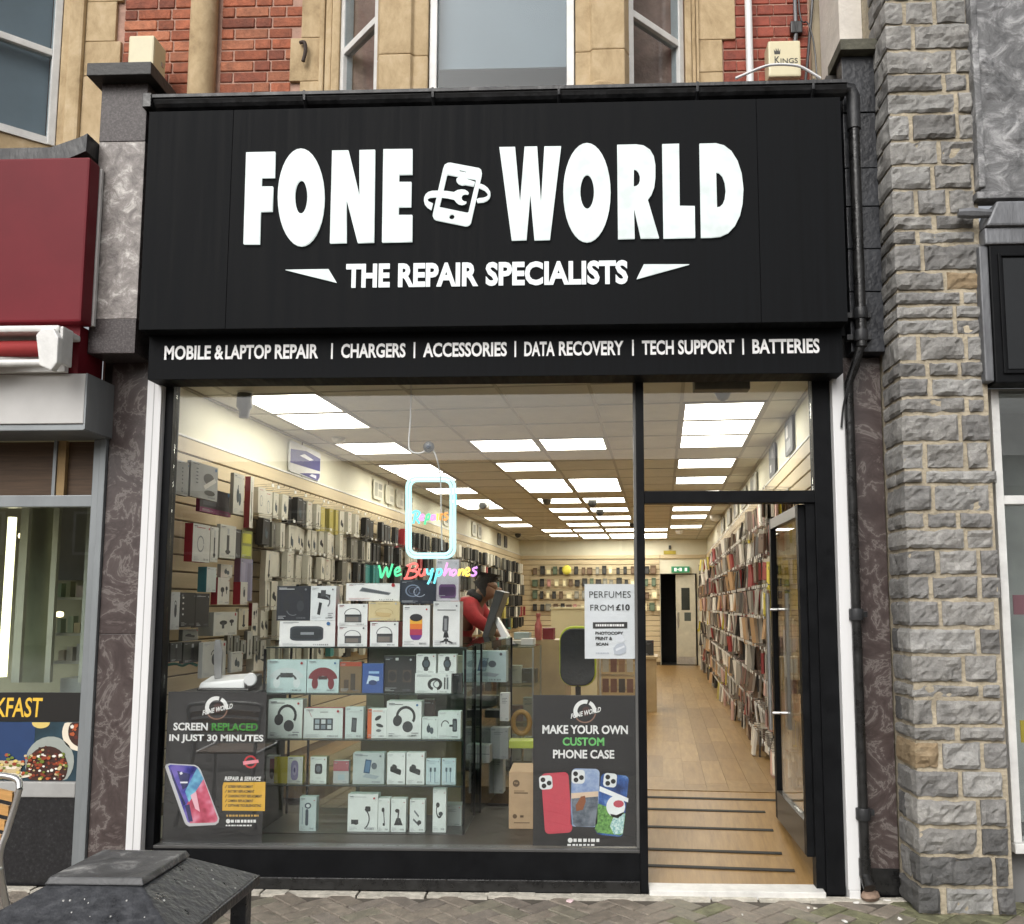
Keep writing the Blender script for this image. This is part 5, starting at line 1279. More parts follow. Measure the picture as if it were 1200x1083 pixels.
T('tan_box','tan cardboard box between keyboard box and radio box','box',432,705.5,468.5,SH[0]+.148,.31,CRM,'wallet',.09,group=G_)
T('radio_box','white radio box under the tan cardboard box','box',434,729,467,SH[0],.31,WH,'radio',.11,side=RD,group=G_)
T('earphone_box','dark navy box printed with silver rings on top of the cabinet','box',469,680,511,SH[0]+.245,.34,C('2c3240'),'rings',.08,group=G_)
T('speaker_box','white box picturing an orange and purple tumbler speaker','box',472.5,709.5,504,SH[0],.31,WH,'tumbler',.10,side=C('8a8078'),group=G_)
T('speaker_box','white box picturing a small purple speaker below the neon sign','box',511.5,656,538,SH[0]+.262,.35,C('d4cfd6'),[(rrect(.12,.06,.88,.40,.1), C('6c4a78')),(rrect(.16,.12,.84,.34,.08), C('4a3458'))],.07,group=G_)
T('holder_box','white box picturing a black phone tripod holder','box',508,705,539,SH[0],.31,WH,'holder',.13,group=G_)
s2 = 'on the second cabinet shelf'
T('controller_box','pale box with a white game controller picture '+s2,'box',313.5,773.5,359.5,SH[1],.31,C('c8dadd'),'pad_w',.07,group=G_)
T('controller_box','pale box with a red game controller picture '+s2,'box',360.5,773.5,397.5,SH[1],.31,C('c8dadd'),'pad_r',.07,group=G_)
T('lamp_box','brown box with orange top edge '+s2,'box',398.5,776,424,SH[1],.32,C('7c6448'),'lamp',.06,group=G_)
T('game_box','bright blue box '+s2,'box',425,778,449.5,SH[1],.31,C('30549c'),'blue',.05,group=G_)
T('watch_box','black box with two watch pictures '+s2,'box',450,769,486,SH[1],.33,C('1e1f22'),'watchpair',.06,group=G_)
T('watch_box','small white watch box, left of two on the wide watch box','box',488,767,511,SH[1]+.111,.32,WH,'watch',.06,group=G_)
T('watch_box','small white watch box, right of two on the wide watch box','box',513.5,767,535,SH[1]+.111,.32,WH,'watch',.06,group=G_)
T('watch_box','wide white box picturing a black smart watch','box',486.5,789.5,529,SH[1],.31,WH,'watchwide',.07,group=G_)
T('small_box','small black box at the right end of the second shelf','box',530,789.5,541,SH[1],.34,C('1c1d20'),'plainband',.06,group=G_)
s3 = 'on the third cabinet shelf'
T('headphone_box','white headphone box at the left end of the third shelf','box',315,820,355,SH[2],.31,C('dde3e0'),'headphones',.08,group=G_)
T('media_box','white and red box picturing a small media player '+s3,'box',356.5,830,402,SH[2],.31,C('dbe0df'),'tvbox',.06,side=RD,group=G_)
T('powerbank_box','narrow pale box picturing a black power bank '+s3,'box',405,829,426,SH[2],.31,C('cdd6d6'),'powerbank',.05,group=G_)
T('tool_box','white box with orange edge and small tool pictures '+s3,'box',431,831,453,SH[2],.32,WH,'tools',.06,group=G_)
T('headphone_box','white headphone box right of the orange edged box','box',453.5,822,494,SH[2],.31,WH,'headphones',.09,group=G_)
T('small_box','small dark brown box behind the earbud box','box',494.5,820,509,SH[2],.40,C('3c2c28'),'plainband',.05,group=G_)
T('earbud_box','small white earbud box right of the headphone box','box',494.8,841,513,SH[2],.31,C('d6dedd'),'buds',.05,group=G_)
T('mount_box','white car mount box at the right end of the third shelf','box',513.5,834,540,SH[2],.31,C('d6dedd'),'mount',.07,group=G_)
s4 = 'on the fourth cabinet shelf'
T('packet_box','narrow dark red packet next to the screen repair poster','box',312.5,886,326,SH[3],.31,C('c8c4c0'),'screwd',.04,group=G_)
T('case_box','white box with a lilac oval picture and yellow side '+s4,'box',337.5,887,355,SH[3],.31,C('d4d6d0'),'lilac',.04,side=C('b8a830'),group=G_)
T('camera_box','small white camera box '+s4,'box',364,887,383,SH[3],.31,C('d6dcd8'),'camera',.05,side=C('8a8a60'),group=G_)
T('card_box','small pink and grey packet '+s4,'box',391,892,409,SH[3],.32,C('b0b4b4'),'pinkcard',.04,group=G_)
T('stand_box','grey box picturing a phone on a stand, fourth shelf','box',414,882.5,450.5,SH[3],.31,C('b6bfc0'),'stand',.06,group=G_)
T('gadget_box','left of two identical looking white boxes with black gadget','box',454,882.5,475,SH[3],.31,WH,'clicker',.06,group=G_)
T('gadget_box','right of two identical looking white boxes with black gadget','box',476.5,882.5,497.5,SH[3],.31,WH,'clicker',.06,group=G_)
T('cable_box','left of two pale blue cable packets','box',499.5,889.5,516,SH[3],.31,C('c0d2d8'),'cables',.03,group=G_)
T('cable_box','right of two pale blue cable packets','box',518,889.5,534,SH[3],.31,C('c0d2d8'),'cables',.03,group=G_)
T('remote_box','white upright box standing alone on the bottom shelf','box',351.5,934,371,SH[4],.31,C('cbd8da'),'remote',.05,group=G_)
T('mount_box','widest white box on the bottom shelf with bendy arm picture','box',408,931,443,SH[4],.31,WH,'goose',.07,group=G_)
T('arm_box','white phone arm box touching the widest bottom shelf box','box',443.5,936,457,SH[4],.31,WH,'arm',.06,group=G_)
T('arm_box','white phone arm box third from left in the bottom shelf group','box',458.5,936.5,476,SH[4],.31,WH,'arm2',.06,group=G_)
T('arm_box','white folding arm box fourth from left in the bottom shelf group','box',480.5,937.5,498,SH[4],.31,WH,'arm3',.05,group=G_)
T('hook_box','tall narrow white box at the right of the bottom shelf','box',507.5,924,523,SH[4],.31,WH,'hook',.05,group=G_)
T('grey_box','pale grey box behind the tall narrow box on the bottom shelf','box',520,944,541,SH[4],.46,C('a8acac'),lines(.1,.8,3,.6),.10,group=G_)
# counter running back from the cabinet
ct = thing('glass_counter', 'glass sided counter running back from the window display cabinet', 'counter', W(-1.3,1.32,.205), -AX)
for z_ in SH: MB().box(-.55,-.56,z_-.212,.56,.58,z_-.2055).build('shelf', MATS['shelf_glass'], ct)
for x in (-.56,.556):
    for y in (-.565,.575): MB().box(x,y,0,x+.012,y+.012,1.03).build('post', BLACK_FRAME, ct)
MB().box(.5575,-.552,.004,.5615,.574,1.026).build('side_pane', GLASS_CAB, ct)
MB().box(-.55,.577,.004,.555,.583,1.026).build('back_panel', pm('dark_counter_back',(0.07,0.065,0.055),.6), ct)
SR2 = random.Random(4)
def sbox(name, label, u, v, z0, w, d, h, col, pic, rz=-AX, cat='box', group='boxes in the glass counter'):
    mb = MB(); mb.box(-w/2,0,0,w/2,d,h,1,front=0)
    o = mb.build(name, [plain(col), plain(tuple(c*.85 for c in col))], None, W(u,v,z0+.001), rz); tag(o, label, cat, group)
    if pic: printed(o, pic, w, h)
    return o
q = at_v(571,804,1.0)
sbox('stand_box','pale blue phone stand box behind the cabinet side glass',q.x-.02,1.0,SH[1],.29,.08,.20,C('bcd0d2'),'stand')
sbox('white_box','narrow white box on the counter third shelf',at_v(591,850,1.05).x,1.05,SH[2],.06,.06,.18,C('d0d2d0'),lines(.2,.8,4,.6))
sbox('grey_box','pale grey box on the counter fourth shelf',at_v(585,900,1.1).x,1.1,SH[3],.12,.10,.20,C('9aa0a0'),lines(.2,.85,2,.5))
sbox('white_box','stack of small white boxes on the counter fourth shelf',at_v(560,900,.95).x,.95,SH[3],.15,.10,.11,C('c0c4c2'),[(rect(0,.48,1,.52),MG),(rect(.48,0,.52,1),MG)])
sbox('dark_box','flat black device on the counter third shelf',at_v(570,860,1.2).x,1.2,SH[2],.22,.12,.05,C('1a1a1c'),None)
sbox('white_box','tall white box at the back of the counter bottom shelf',at_v(584,960,1.3).x,1.3,SH[4],.06,.10,.24,C('b8bcba'),lines(.2,.85,2,.5))
sbox('dark_box','black box on the counter bottom shelf',at_v(560,960,1.25).x,1.25,SH[4],.16,.14,.2,C('1e1c1a'),None)
sbox('grey_box','grey boxed part on the counter top shelf row',at_v(566,845,1.3).x,1.35,SH[2]+.06,.20,.1,.07,C('6c6c62'),lines(.1,.6,1,.6))
for i in range(10):
    u, v = -1.3 + SR2.uniform(-.4,.45), SR2.uniform(1.35,1.75); zz = SH[1 + i % 4]
    sbox('stock_box','dim stock carton deep inside the glass counter',u,v,zz,SR2.uniform(.1,.2),.1,SR2.uniform(.08,.18),SR2.choice((C('8a8272'),C('5c5648'),C('a09a88'),C('3c3a34'))),lines(.1,.7,2,.5),group='stock deep in the counter')
# ------------------------------------------------------------------ things left in the window
lap = at(269,806,.26)
ld = thing('white_gadget', 'white wedge shaped gadget with black end on the left window plinth', 'gadget', (lap.x,.24,lap.z))
MB().hexa([(-.165,-.02,0),(.10,-.02,0),(.10,.14,0),(-.165,.14,0),(-.155,-.012,.03),(.095,-.012,.05),(.095,.13,.075),(-.15,.13,.06)]).build('body', pm('gloss_white_plastic',(0.78,0.79,0.80),.2,var=.03), ld, bevel=.008)
MB().box(-.17,-.026,-.014,.13,.15,-.001).build('foot', DRK, ld, bevel=.005)
MB().hexa([(.101,-.015,0),(.15,-.01,0),(.15,.13,0),(.101,.13,0),(.101,-.01,.05),(.15,0,.06),(.15,.12,.075),(.101,.12,.075)]).build('end_block', DRK, ld, bevel=.008)
o = MB().lathe([(.001,-.012),(.034,-.01),(.038,0),(.034,.01),(.001,.012)],18,axis='y').build('dial', pm('gloss_white_plastic',(0.78,0.79,0.80),.2), ld, (.135,-.02,.05), smooth=True)
mb = MB(); mb.prism([(-.10,.045),(-.062,.05),(-.058,.20),(-.075,.27),(-.105,.27),(-.11,.20)], .04, .062); mb.build('grey_holder', pm('mid_grey_plastic',(0.25,0.25,0.25),.4), ld, bevel=.006)
pl = MB().box(-2.30,.16,.2055,-1.865,.70,lap.z-.015).build('window_plinth', pm('dark_plinth',(0.03,0.03,0.032),.5), None)
tag(pl, 'dark plinth behind the screen repair poster carrying the white gadget', 'plinth')
mb = MB(); P = [at(x, y, .45) for x, y in ((197,779),(206,778),(214,780),(222,777),(231,780))]
mb.tube(smooth_path(P,4), .009, 6); tag(mb.build('teal_cable', plain(C('2a8a78'))), 'teal cable lying across the left window packs', 'cable')
a = at(596,990,.42); b = at(640,905,.42)
cn = thing('carton', 'brown cardboard carton with a round printed mark beside the counter', 'carton', (a.x,.42,.206))
w, h = .34, b.z - .206
MB().box(0,0,0,w,.30,h).build('box', CARTON, cn, bevel=.003)
mb = MB(); mb.flat(ell(.042,h*.80,.020,.020,16),-.001); mb.flat(rect(.03,h*.62,.11,h*.64),-.001); mb.flat(rect(.03,h*.66,.09,h*.67),-.001); mb.flat(ell(.035,h*.22,.013,.013,10),-.001); mb.flat(rect(.065,h*.20,.085,h*.24),-.001); mb.flat(rect(.03,h*.10,.12,h*.115),-.001)
mb.build('printed_mark', plain(C('5a4630')), cn)
place('lettering', text_mesh('lettering','hp',.032,h*.785,.052,h*.825,CARTON,.01), cn, (0,-.002,0))
MB().box(.15,-.001,h,.20,.301,h+.0015).build('tape', plain(C('c0a878')), cn)
# ------------------------------------------------------------------ neon sign
NEON_Y = .12
def neon(name, col, st): return emit('neon_'+name, col, st, base=(.12,.12,.12))
NC = {'w': neon('ice',(.56,.98,1),1.25), 'c': neon('cyan',(.15,.85,.95),1.3), 'g': neon('green',(.06,.85,.35),1.25), 'r': neon('red',(1,.12,.10),1.4), 'p': neon('pink',(1,.35,.85),1.3), 'v': neon('violet',(.8,.3,1),1.3), 'y': neon('yellow',(1,.72,.1),1.4), 'o': neon('orange',(1,.35,.05),1.3)}
def npt(x, y): P = at(430 + x/7.22, 540 + y/7.22, NEON_Y); return (P.x, P.y, P.z)
def strokes(parent, name, lst, r):
    for c, pts in lst:
        P = smooth_path([npt(*p) for p in pts], 5)
        mb = MB(); mb.tube([Vector(p) - Vector(parent.location) for p in P], r, 7); mb.build(name, NC[c], parent, smooth=True)
nr = thing('neon_sign', 'neon phone outline with multicoloured Repairs script hanging in the window', 'neon sign', npt(540,480))
for (x0,y0,x1,y1,rr,rad,c) in ((338,142,742,818,80,.0085,'w'),(366,168,712,790,60,.0085,'w')):
    pts = [npt(x, y) for x, y in rrect(x0,y0,x1,y1,rr,6)]
    mb = MB(); mb.tube([Vector(p) - Vector(nr.location) for p in pts], rad, 8, closed=True); mb.build('outline_tube', NC[c], nr, smooth=True)
strokes(nr, 'side_key', [('c',[(748,270),(752,330),(746,395)]),('c',[(740,270),(744,330),(738,395)])], .006)
strokes(nr, 'script_tube', [('c',[(412,440),(403,485),(392,532)]),('c',[(382,445),(412,425),(446,440),(430,475),(405,482),(425,500),(444,530)]),('p',[(452,488),(478,474),(472,455),(452,472),(455,502),(484,496)]),('g',[(508,458),(498,500),(488,540)]),('g',[(505,464),(524,453),(533,472),(520,496),(503,494)]),('v',[(574,462),(548,466),(544,497),(566,494),(576,464),(582,503)]),('y',[(600,448),(592,480),(596,504)]),('o',[(618,502),(622,458),(628,452),(644,452)]),('o',[(686,440),(662,446),(664,462),(682,478),(668,498),(648,496)])], .0062)
ac = glass('clear_acrylic',(.97,.985,.985),.7)
p0, p1 = Vector(npt(330,826)), Vector(npt(750,134)); l0 = Vector(nr.location)
MB().box(p0.x-l0.x,.010,p0.z-l0.z,p1.x-l0.x,.014,p1.z-l0.z).build('acrylic_backing', ac, nr)
nw = thing('neon_sign', 'multicoloured neon We Buy phones script under the phone outline', 'neon sign', npt(520,930))
strokes(nw, 'script_tube', [('g',[(100,885),(112,925),(122,990),(165,900),(180,985),(216,872)]),('g',[(232,950),(275,932),(266,902),(238,928),(246,972),(292,958)]),('r',[(368,885),(352,935),(332,990)]),('r',[(338,892),(400,868),(428,888),(405,920),(368,930),(428,942),(415,975),(370,992),(312,996)]),('r',[(448,912),(440,955),(462,975),(484,945),(490,912),(486,972)]),('c',[(508,912),(512,950),(532,958),(556,912),(542,985),(514,1045)]),('c',[(598,912),(584,975),(568,1040)]),('c',[(592,928),(622,916),(632,942),(612,970),(586,968)]),('p',[(680,862),(664,920),(652,972),(688,920),(706,928),(702,972)]),('p',[(742,918),(716,944),(728,972),(756,946),(742,918)]),('y',[(786,914),(774,972),(800,922),(818,930),(812,972)]),('y',[(832,950),(866,932),(858,905),(832,930),(842,972),(874,960)]),('v',[(934,902),(900,912),(902,930),(924,948),(906,972),(880,968)])], .0062)
p0, p1 = Vector(npt(85,1050)), Vector(npt(945,850)); l0 = Vector(nw.location)
MB().box(p0.x-l0.x,.010,p0.z-l0.z,p1.x-l0.x,.014,p1.z-l0.z).build('acrylic_backing', ac, nw)
dimm = at(502.5,524,.03)
nd = thing('suction_hook', 'round black suction hook on the window holding the neon sign cable', 'hook', dimm)
mb = MB(); mb.lathe([(.001,.0),(.022,.0),(.030,.006),(.031,.014),(.02,.018),(.001,.019)],20,axis='y'); mb.build('disc', DRK, nd, (0,-.014,0), smooth=True)
mb = MB(); mb.lathe([(.001,-.012),(.010,-.010),(.016,0)],14,axis='y'); mb.build('knob', pm('blue_grey_knob',(0.10,0.12,0.15),.3), nd, (0,-.013,0), smooth=True)
mb = MB(); mb.tube(smooth_path([at(482,440,.09),at(481,490,.08),at(479,520,.06),at(482,529,.05),at(492,531,.04),at(500,527,.035)],4), .004, 6)
tag(mb.build('white_cable', WHITE_PVC), 'white power cable from ceiling down to the suction hook', 'cable')
mb = MB(); mb.tube(smooth_path([at(507,526,.035),at(512,538,.05),at(516,560,.10),at(517,600,.135),at(518,645,.135)],4), .004, 6)
tag(mb.build('white_cable', WHITE_PVC), 'white cable from the suction hook down behind the neon phone outline', 'cable')
# ------------------------------------------------------------------ posters on the inside of the glass
def ptxt(parent, txt, x0, y0, x1, y1, m, bold=.02, shear=0.0, lay=1):
    Y = parent.location.y; a, b = at(x0, y1, Y), at(x1, y0, Y); l = parent.location
    me = text_mesh('lettering', txt, a.x-l.x, a.z-l.z, b.x-l.x, b.z-l.z, m, bold, 0, shear)
    return place('lettering', me, parent, (0,-.0006*lay,0))
def ppoly(mb, parent, pts, m, lay, ox, oy, sc):
    l = parent.location; out = []
    for x, y in pts: P = at(ox + x/sc, oy + y/sc, l.y); out.append((P.x-l.x, P.z-l.z))
    mb.flat(out, -.0006*lay, m)
POST = pm('dark_poster_print',(0.024,0.024,0.026),.35,var=.1,scale=4)
INKW, INKG, INKL = plain((0.80,0.80,0.80)), plain(C('3f8f3a')), plain(C('6cc06c'))
def world_logo(parent, cx, cy, s, ox, oy, sc):
    mb = MB()
    ppoly(mb, parent, [(cx + s*x, cy - s*z) for x, z in arc(0,0,.78,.32,75,215,16)], 0, 1, ox, oy, sc)
    ppoly(mb, parent, [(cx + s*x, cy - s*z) for x, z in arc(0,0,.78,.30,-5,62,10)], 0, 1.1, ox, oy, sc)
    ppoly(mb, parent, [(cx + s*x, cy - s*z) for x, z in arc(0,-.05,.86,.10,215,350,16)], 1, 1.2, ox, oy, sc)
    ppoly(mb, parent, [(cx + s*x, cy - s*z) for x, z in ell(.1,.0,.34,.4,12)], 2, 1.3, ox, oy, sc)
    mb.build('printed_logo', [INKW, plain(C('8a6a5c')), plain(C('4a3230'))], parent)
    l = parent.location
    a, b = at(ox + (cx - 1.15*s)/sc, oy + (cy + .62*s)/sc, l.y), at(ox + (cx + 1.3*s)/sc, oy + (cy + .22*s)/sc, l.y)
    me = text_mesh('lettering','FONE WORLD', a.x-l.x, a.z-l.z, b.x-l.x, b.z-l.z, INKW, .03, 0, .15, .24)
    place('lettering', me, parent, (0,-.0016,0))
def poster(name, label, x0, y0, x1, y1, Y=.0175):
    a, b = at(x0, y1, Y), at(x1, y0, Y)
    t_ = thing(name, label, 'poster', ((a.x+b.x)/2, Y, a.z))
    w, h = b.x-a.x, b.z-a.z
    MB().box(-w/2,0,0,w/2,.003,h).build('sheet', POST, t_)
    return t_
po = poster('window_poster','dark window poster advertising screen replacement in 30 minutes',189.5,811,312.5,987.5)
ZP = (180,800,5.414)
world_logo(po, 400,160,78,*ZP)
def zt_(txt, x0, y0, x1, y1, m, bold=.03, shear=0.0, lay=1): return ptxt(po, txt, 180+x0/5.414, 800+y0/5.414, 180+x1/5.414, 800+y1/5.414, m, bold, shear, lay)
zt_('SCREEN',125,255,345,303,INKW); zt_('REPLACED',368,257,663,305,INKG); zt_('IN JUST 30 MINUTES',98,331,698,383,INKW)
mb = MB()
PCL = [plain(c) for c in (C('c8c8cc'), C('4048a0'), C('c84868'), C('5ab0d0'), C('2a2c60'), C('f0b8c8'), C('d8a838'), C('c03038'), C('e8e8ee'), C('e8909c'))]
PCL[1] = ramp_mat('screen_violet',[(.35,C('20226a')),(.5,C('4a48a8')),(.65,C('7a6ac0'))],9,.3,detail=2); PCL[2] = ramp_mat('screen_pink',[(.35,C('a03048')),(.5,C('d05874')),(.68,C('e89cb4'))],10,.3,detail=2); PCL[3] = ramp_mat('screen_cyan',[(.35,C('3a6aa8')),(.6,C('7cc4e0'))],12,.3,detail=2)
for pts, m, lay in (([(72,535),(80,520),(100,513),(262,522),(285,535),(300,556),(417,862),(412,888),(392,903),(225,912),(205,900),(196,885)],0,1),
    ([(92,528),(108,520),(258,529),(278,540),(291,560),(408,862),(402,880),(386,888),(232,892),(216,882)],1,1.5),
    ([(318,612),(408,862),(402,880),(386,888),(232,892),(205,790),(235,715)],2,2), ([(278,540),(291,560),(318,612),(262,700),(225,760),(200,690),(235,620)],3,2.2),
    ([(108,540),(150,650),(205,770),(190,780),(120,610)],4,2.4), ([(235,715),(270,690),(295,820),(265,800)],5,2.6), ([(150,560),(235,580),(215,660),(185,680)],4,2.5), ([(200,780),(228,770),(250,880),(225,882)],4,2.7)):
    ppoly(mb, po, pts, m, lay, *ZP)
ppoly(mb, po, [(170,628),(218,628),(218,638),(170,638)], 8, 3, *ZP); ppoly(mb, po, [(165,572),(180,565),(186,578),(172,586)], 8, 3, *ZP)
ppoly(mb, po, [(445,633),(710,630),(706,815),(436,812),(438,655)], 6, 1, *ZP)
ppoly(mb, po, [(615 + x*42, 503 - z*42) for x, z in arc(0,0,.85,.26,0,358,20)], 7, 1, *ZP)
ppoly(mb, po, [(567,500),(664,488),(668,508),(570,522)], 9, 1.6, *ZP)
mb.build('printed_phone', PCL, po)
zt_('REPAIR & SERVICE',450,597,683,622,INKW,.03,.2)
INKK, INKY = plain((0.03,0.03,0.03)), plain(C('c8a050'))
for i, (t_, xr) in enumerate((('SCREEN REPLACEMENT',632),('BATTERY REPLACEMENT',640),('CHARGING PORT REPLACEMENT',688),('CAMERA REPLACEMENT',634),('SOFTWARE TROUBLESHOOTING',684))):
    zt_(t_,472,652+30*i,xr,668+30*i,INKK,.03,.1,2); zt_('/',452,650+30*i,468,668+30*i,INKK,.03,.2,2)
mb = MB()
def dashes(parent, x0, x1, y0, y1, m, seed, z):
    r0 = random.Random(seed); x = x0
    while x < x1:
        w_ = r0.uniform(8,20); ppoly(mb, parent, [(x,y1),(min(x+w_,x1),y1),(min(x+w_,x1),y0),(x,y0)], m, 1, *z); x += w_ + r0.uniform(3,8)
dashes(po,462,672,838,850,0,1,ZP); dashes(po,490,652,870,888,1,2,ZP); dashes(po,458,622,902,911,1,3,ZP)
ppoly(mb, po, [(473 + 14*x, 879 - 14*z) for x, z in ell(0,0,1,1,14)], 1, 1, *ZP)
mb.build('printed_lines', [INKY, INKW], po)
pq = poster('window_poster','dark window poster offering custom phone cases with three sample cases',624.5,815,746.2,991)
ZQ = (590,800,4.1667)
world_logo(pq, 398,140,60,*ZQ)
def zq_(txt, x0, y0, x1, y1, m, bold=.03, shear=0.0, lay=1): return ptxt(pq, txt, 590+x0/4.1667, 800+y0/4.1667, 590+x1/4.1667, 800+y1/4.1667, m, bold, shear, lay)
zq_('MAKE YOUR OWN',190,209,607,250,INKW); zq_('CUSTOM',289,268,492,308,INKL); zq_('PHONE CASE',242,329,541,370,INKW)
mb = MB(); QM = [plain(c) for c in (C('c04454'), C('8a9cc0'), C('3c5c94'), C('dfe2e4'), C('18191c'), C('d8c0a8'), C('58606c'), C('8a5030'), C('5a9048'), C('e8ecee'), C('2a3c5c'), C('b84858'), C('b0d8d0'))]
QM[2] = ramp_mat('case_stadium',[(.35,C('1c3464')),(.55,C('3a62a8')),(.7,C('8ab0e0'))],11,.35,detail=4); QM[1] = ramp_mat('case_sky',[(.35,C('6a84b8')),(.6,C('a8b8d4'))],9,.35,detail=4); QM[8] = ramp_mat('case_grass',[(.35,C('35602c')),(.6,C('7ab060'))],60,.5,detail=6); QM[12] = ramp_mat('case_mosaic',[(.4,C('7ab0b4')),(.6,C('d8ece8'))],70,.5,detail=3); QM[6] = ramp_mat('case_beach',[(.35,C('3c4654')),(.6,C('7c8490'))],14,.4,detail=5)
def case(cx, cy, w, h, deg, m, lay): 
    ppoly(mb, pq, turn(rrect(cx-w/2,cy-h/2,cx+w/2,cy+h/2,22,5), deg, cx, cy), m, lay, *ZQ)
def lens(cx, cy, deg, ax, ay, lay):
    ppoly(mb, pq, turn(rrect(cx-32,cy-34,cx+32,cy+34,16,4), deg, ax, ay), 3, lay, *ZQ)
    for dx, dy in ((-13,-14),(-10,16),(16,4)): ppoly(mb, pq, turn(ell(cx+dx,cy+dy,12,12,12), deg, ax, ay), 4, lay+.4, *ZQ)
case(260,588,134,296,-4,0,1); case(398,562,136,284,1.5,1,1); case(530,598,136,300,6,2,1)
ppoly(mb, pq, [(332,560),(462,548),(458,690),(440,703),(355,703),(338,690)], 6, 1.6, *ZQ); ppoly(mb, pq, [(331,540),(463,530),(462,556),(332,566)], 5, 1.9, *ZQ)
ppoly(mb, pq, [(378,556),(398,552),(402,580),(388,620),(356,628),(352,600)], 7, 2.3, *ZQ)
ppoly(mb, pq, [(462,590),(596,640),(583,738),(570,746),(458,732),(446,715)], 8, 1.6, *ZQ); ppoly(mb, pq, [(540,650),(594,640),(582,736),(540,742),(520,700)], 12, 1.8, *ZQ)
ppoly(mb, pq, [(470,505),(610,565),(608,585),(468,530)], 9, 1.7, *ZQ); ppoly(mb, pq, ell(548,605,46,52,20), 9, 2.2, *ZQ); ppoly(mb, pq, ell(562,592,26,18,12), 11, 2.6, *ZQ); ppoly(mb, pq, [(520,640),(575,652),(590,630),(560,662),(530,656)], 4, 2.7, *ZQ)
lens(214,484,-4,260,588,3); lens(362,460,1.5,398,562,3); lens(508,478,6,530,598,3)
mb.build('printed_cases', QM, pq)
mb = MB(); dashes(pq,342,468,762,778,1,5,ZQ); dashes(pq,312,446,788,797,1,6,ZQ); ppoly(mb, pq, [(326 + 12*x, 770 - 12*z) for x, z in ell(0,0,1,1,12)], 1, 1, *ZQ)
mb.build('printed_lines', [INKY, INKW], pq)
# paper notice
nt_ = None
a, b = at(685.3,772,.017), at(746.3,684.5,.017)
nt_ = thing('paper_notice','white paper notice reading PERFUMES FROM £10 taped on the glass','notice',((a.x+b.x)/2,.0185,a.z))
w, h = b.x-a.x, b.z-a.z
mb = MB(); nx, nz = 10, 14
for i in range(nx+1):
    for k in range(nz+1): mb.v.append((-w/2 + w*i/nx, -.0012 - .002*abs(noise.noise(Vector((i*.5,k*.45,2)))), h*k/nz))
for i in range(nx):
    for k in range(nz): c_ = i*(nz+1)+k; mb.f.append((c_, c_+nz+1, c_+nz+2, c_+1)); mb.m.append(0)
mb.box(-w/2,0,0,w/2,.001,h)
mb.build('sheet', pm('white_paper',(0.74,0.76,0.80),.8,var=.04,scale=9), nt_)
ZN = (590,660,6.017)
def zn_(txt, x0, y0, x1, y1, m, bold=.0, lay=8): return ptxt(nt_, txt, 590+x0/6.017, 660+y0/6.017, 590+x1/6.017, 660+y1/6.017, m, bold, 0, lay)
zn_('PERFUMES',605,198,897,244,INKK,-.004); zn_('FROM',612,293,776,335,INKK,-.004); zn_('£10',793,290,890,334,INKK,.03)
zn_('PHOTOCOPY',648,483,845,504,INKK,.04); zn_('PRINT &',648,519,768,542,INKK,.04); zn_('SCAN',652,560,738,581,INKK,.04)
mb = MB(); ppoly(mb, nt_, [(630,460),(873,458),(873,415),(630,417)], 0, 8, *ZN)
r0 = random.Random(3); x = 650
while x < 850: ww = r0.uniform(6,18); ppoly(mb, nt_, [(x,446),(x+ww,446),(x+ww,430),(x,430)], 1, 9, *ZN); x += ww + 4
x = 650
while x < 745: ww = r0.uniform(6,14); ppoly(mb, nt_, [(x,638),(x+ww,638),(x+ww,630),(x,630)], 2, 8, *ZN); x += ww + 3
for pts, m in (([(775,600),(800,570),(850,560),(865,590),(860,630),(820,648),(780,640)],2), ([(790,605),(850,580),(855,592),(795,620)],3), ([(805,500),(840,505),(858,545),(830,565),(800,550)],3), ([(812,582),(838,565),(832,590)],0)):
    ppoly(mb, nt_, pts, m, 8.5 + .5*m, *ZN)
mb.build('printed_lines', [INKK, INKW, plain(C('b4bac4')), plain(C('d8dce2'))], nt_)
# ------------------------------------------------------------------ packs hanging near the window on the left wall
def lpack(name, label, L_, B_, R_, yt, yb, col, side, pic, uf=-2.42):
    q = lambda x, y: (180 + x/3.385, 500 + y/3.385)
    a, c = at_u(*q(B_, yt), uf), at_u(*q(B_, yb), uf); e = at_u(*q(R_, (yt+yb)/2), uf)
    v0, v1 = a.y, max(e.y, a.y + .05); z1, z0 = a.z, c.z
    s = at_v(*q(L_, (yt+yb)/2), v0); d = max(.025, uf - s.x)
    w, h = v1 - v0, z1 - z0
    o = MB().box(0,0,0,w,d,h,1,front=0).build(name, [plain(col), plain(side)], None, W(uf, v0, z0), math.pi/2 - AX)
    tag(o, label, 'box', 'packs hanging near the window on the left wall')
    if pic:
        p = printed(o, pic, w, h); p.location.x = w/2
    return o
GX = C('a9abab')
lpack('grey_box','grey dotted box hanging nearest the window top left',88,92,139,130,268,GX,C('9a9c9c'),'dots')
lpack('grey_box','grey dotted box with a microphone picture hanging top left',140,150,255,133,276,C('b4b6b6'),C('a0a2a2'),'mic')
lpack('dark_pack','dark pack with magenta bottom hanging below the grey boxes',178,186,308,236,336,C('3c3a40'),C('7c2458'),'magenta',-2.5)
lpack('white_box','white box with dark picture right of the grey boxes',310,320,358,182,345,C('d4d2c8'),C('c0beb4'),'buds')
lpack('striped_pack','tall narrow red and white pack in the top left row',360,386,393,197,402,C('d8d4c8'),C('8a3038'),'stick',-2.45)
lpack('cable_box','white box with grey loop picture and red side',122,158,224,382,535,C('dcdcd8'),C('b02a38'),'loop')
lpack('white_box','white box with black stick picture next to the loop box',225,229,256,396,536,C('dcdcd6'),C('c8c8c4'),'stick')
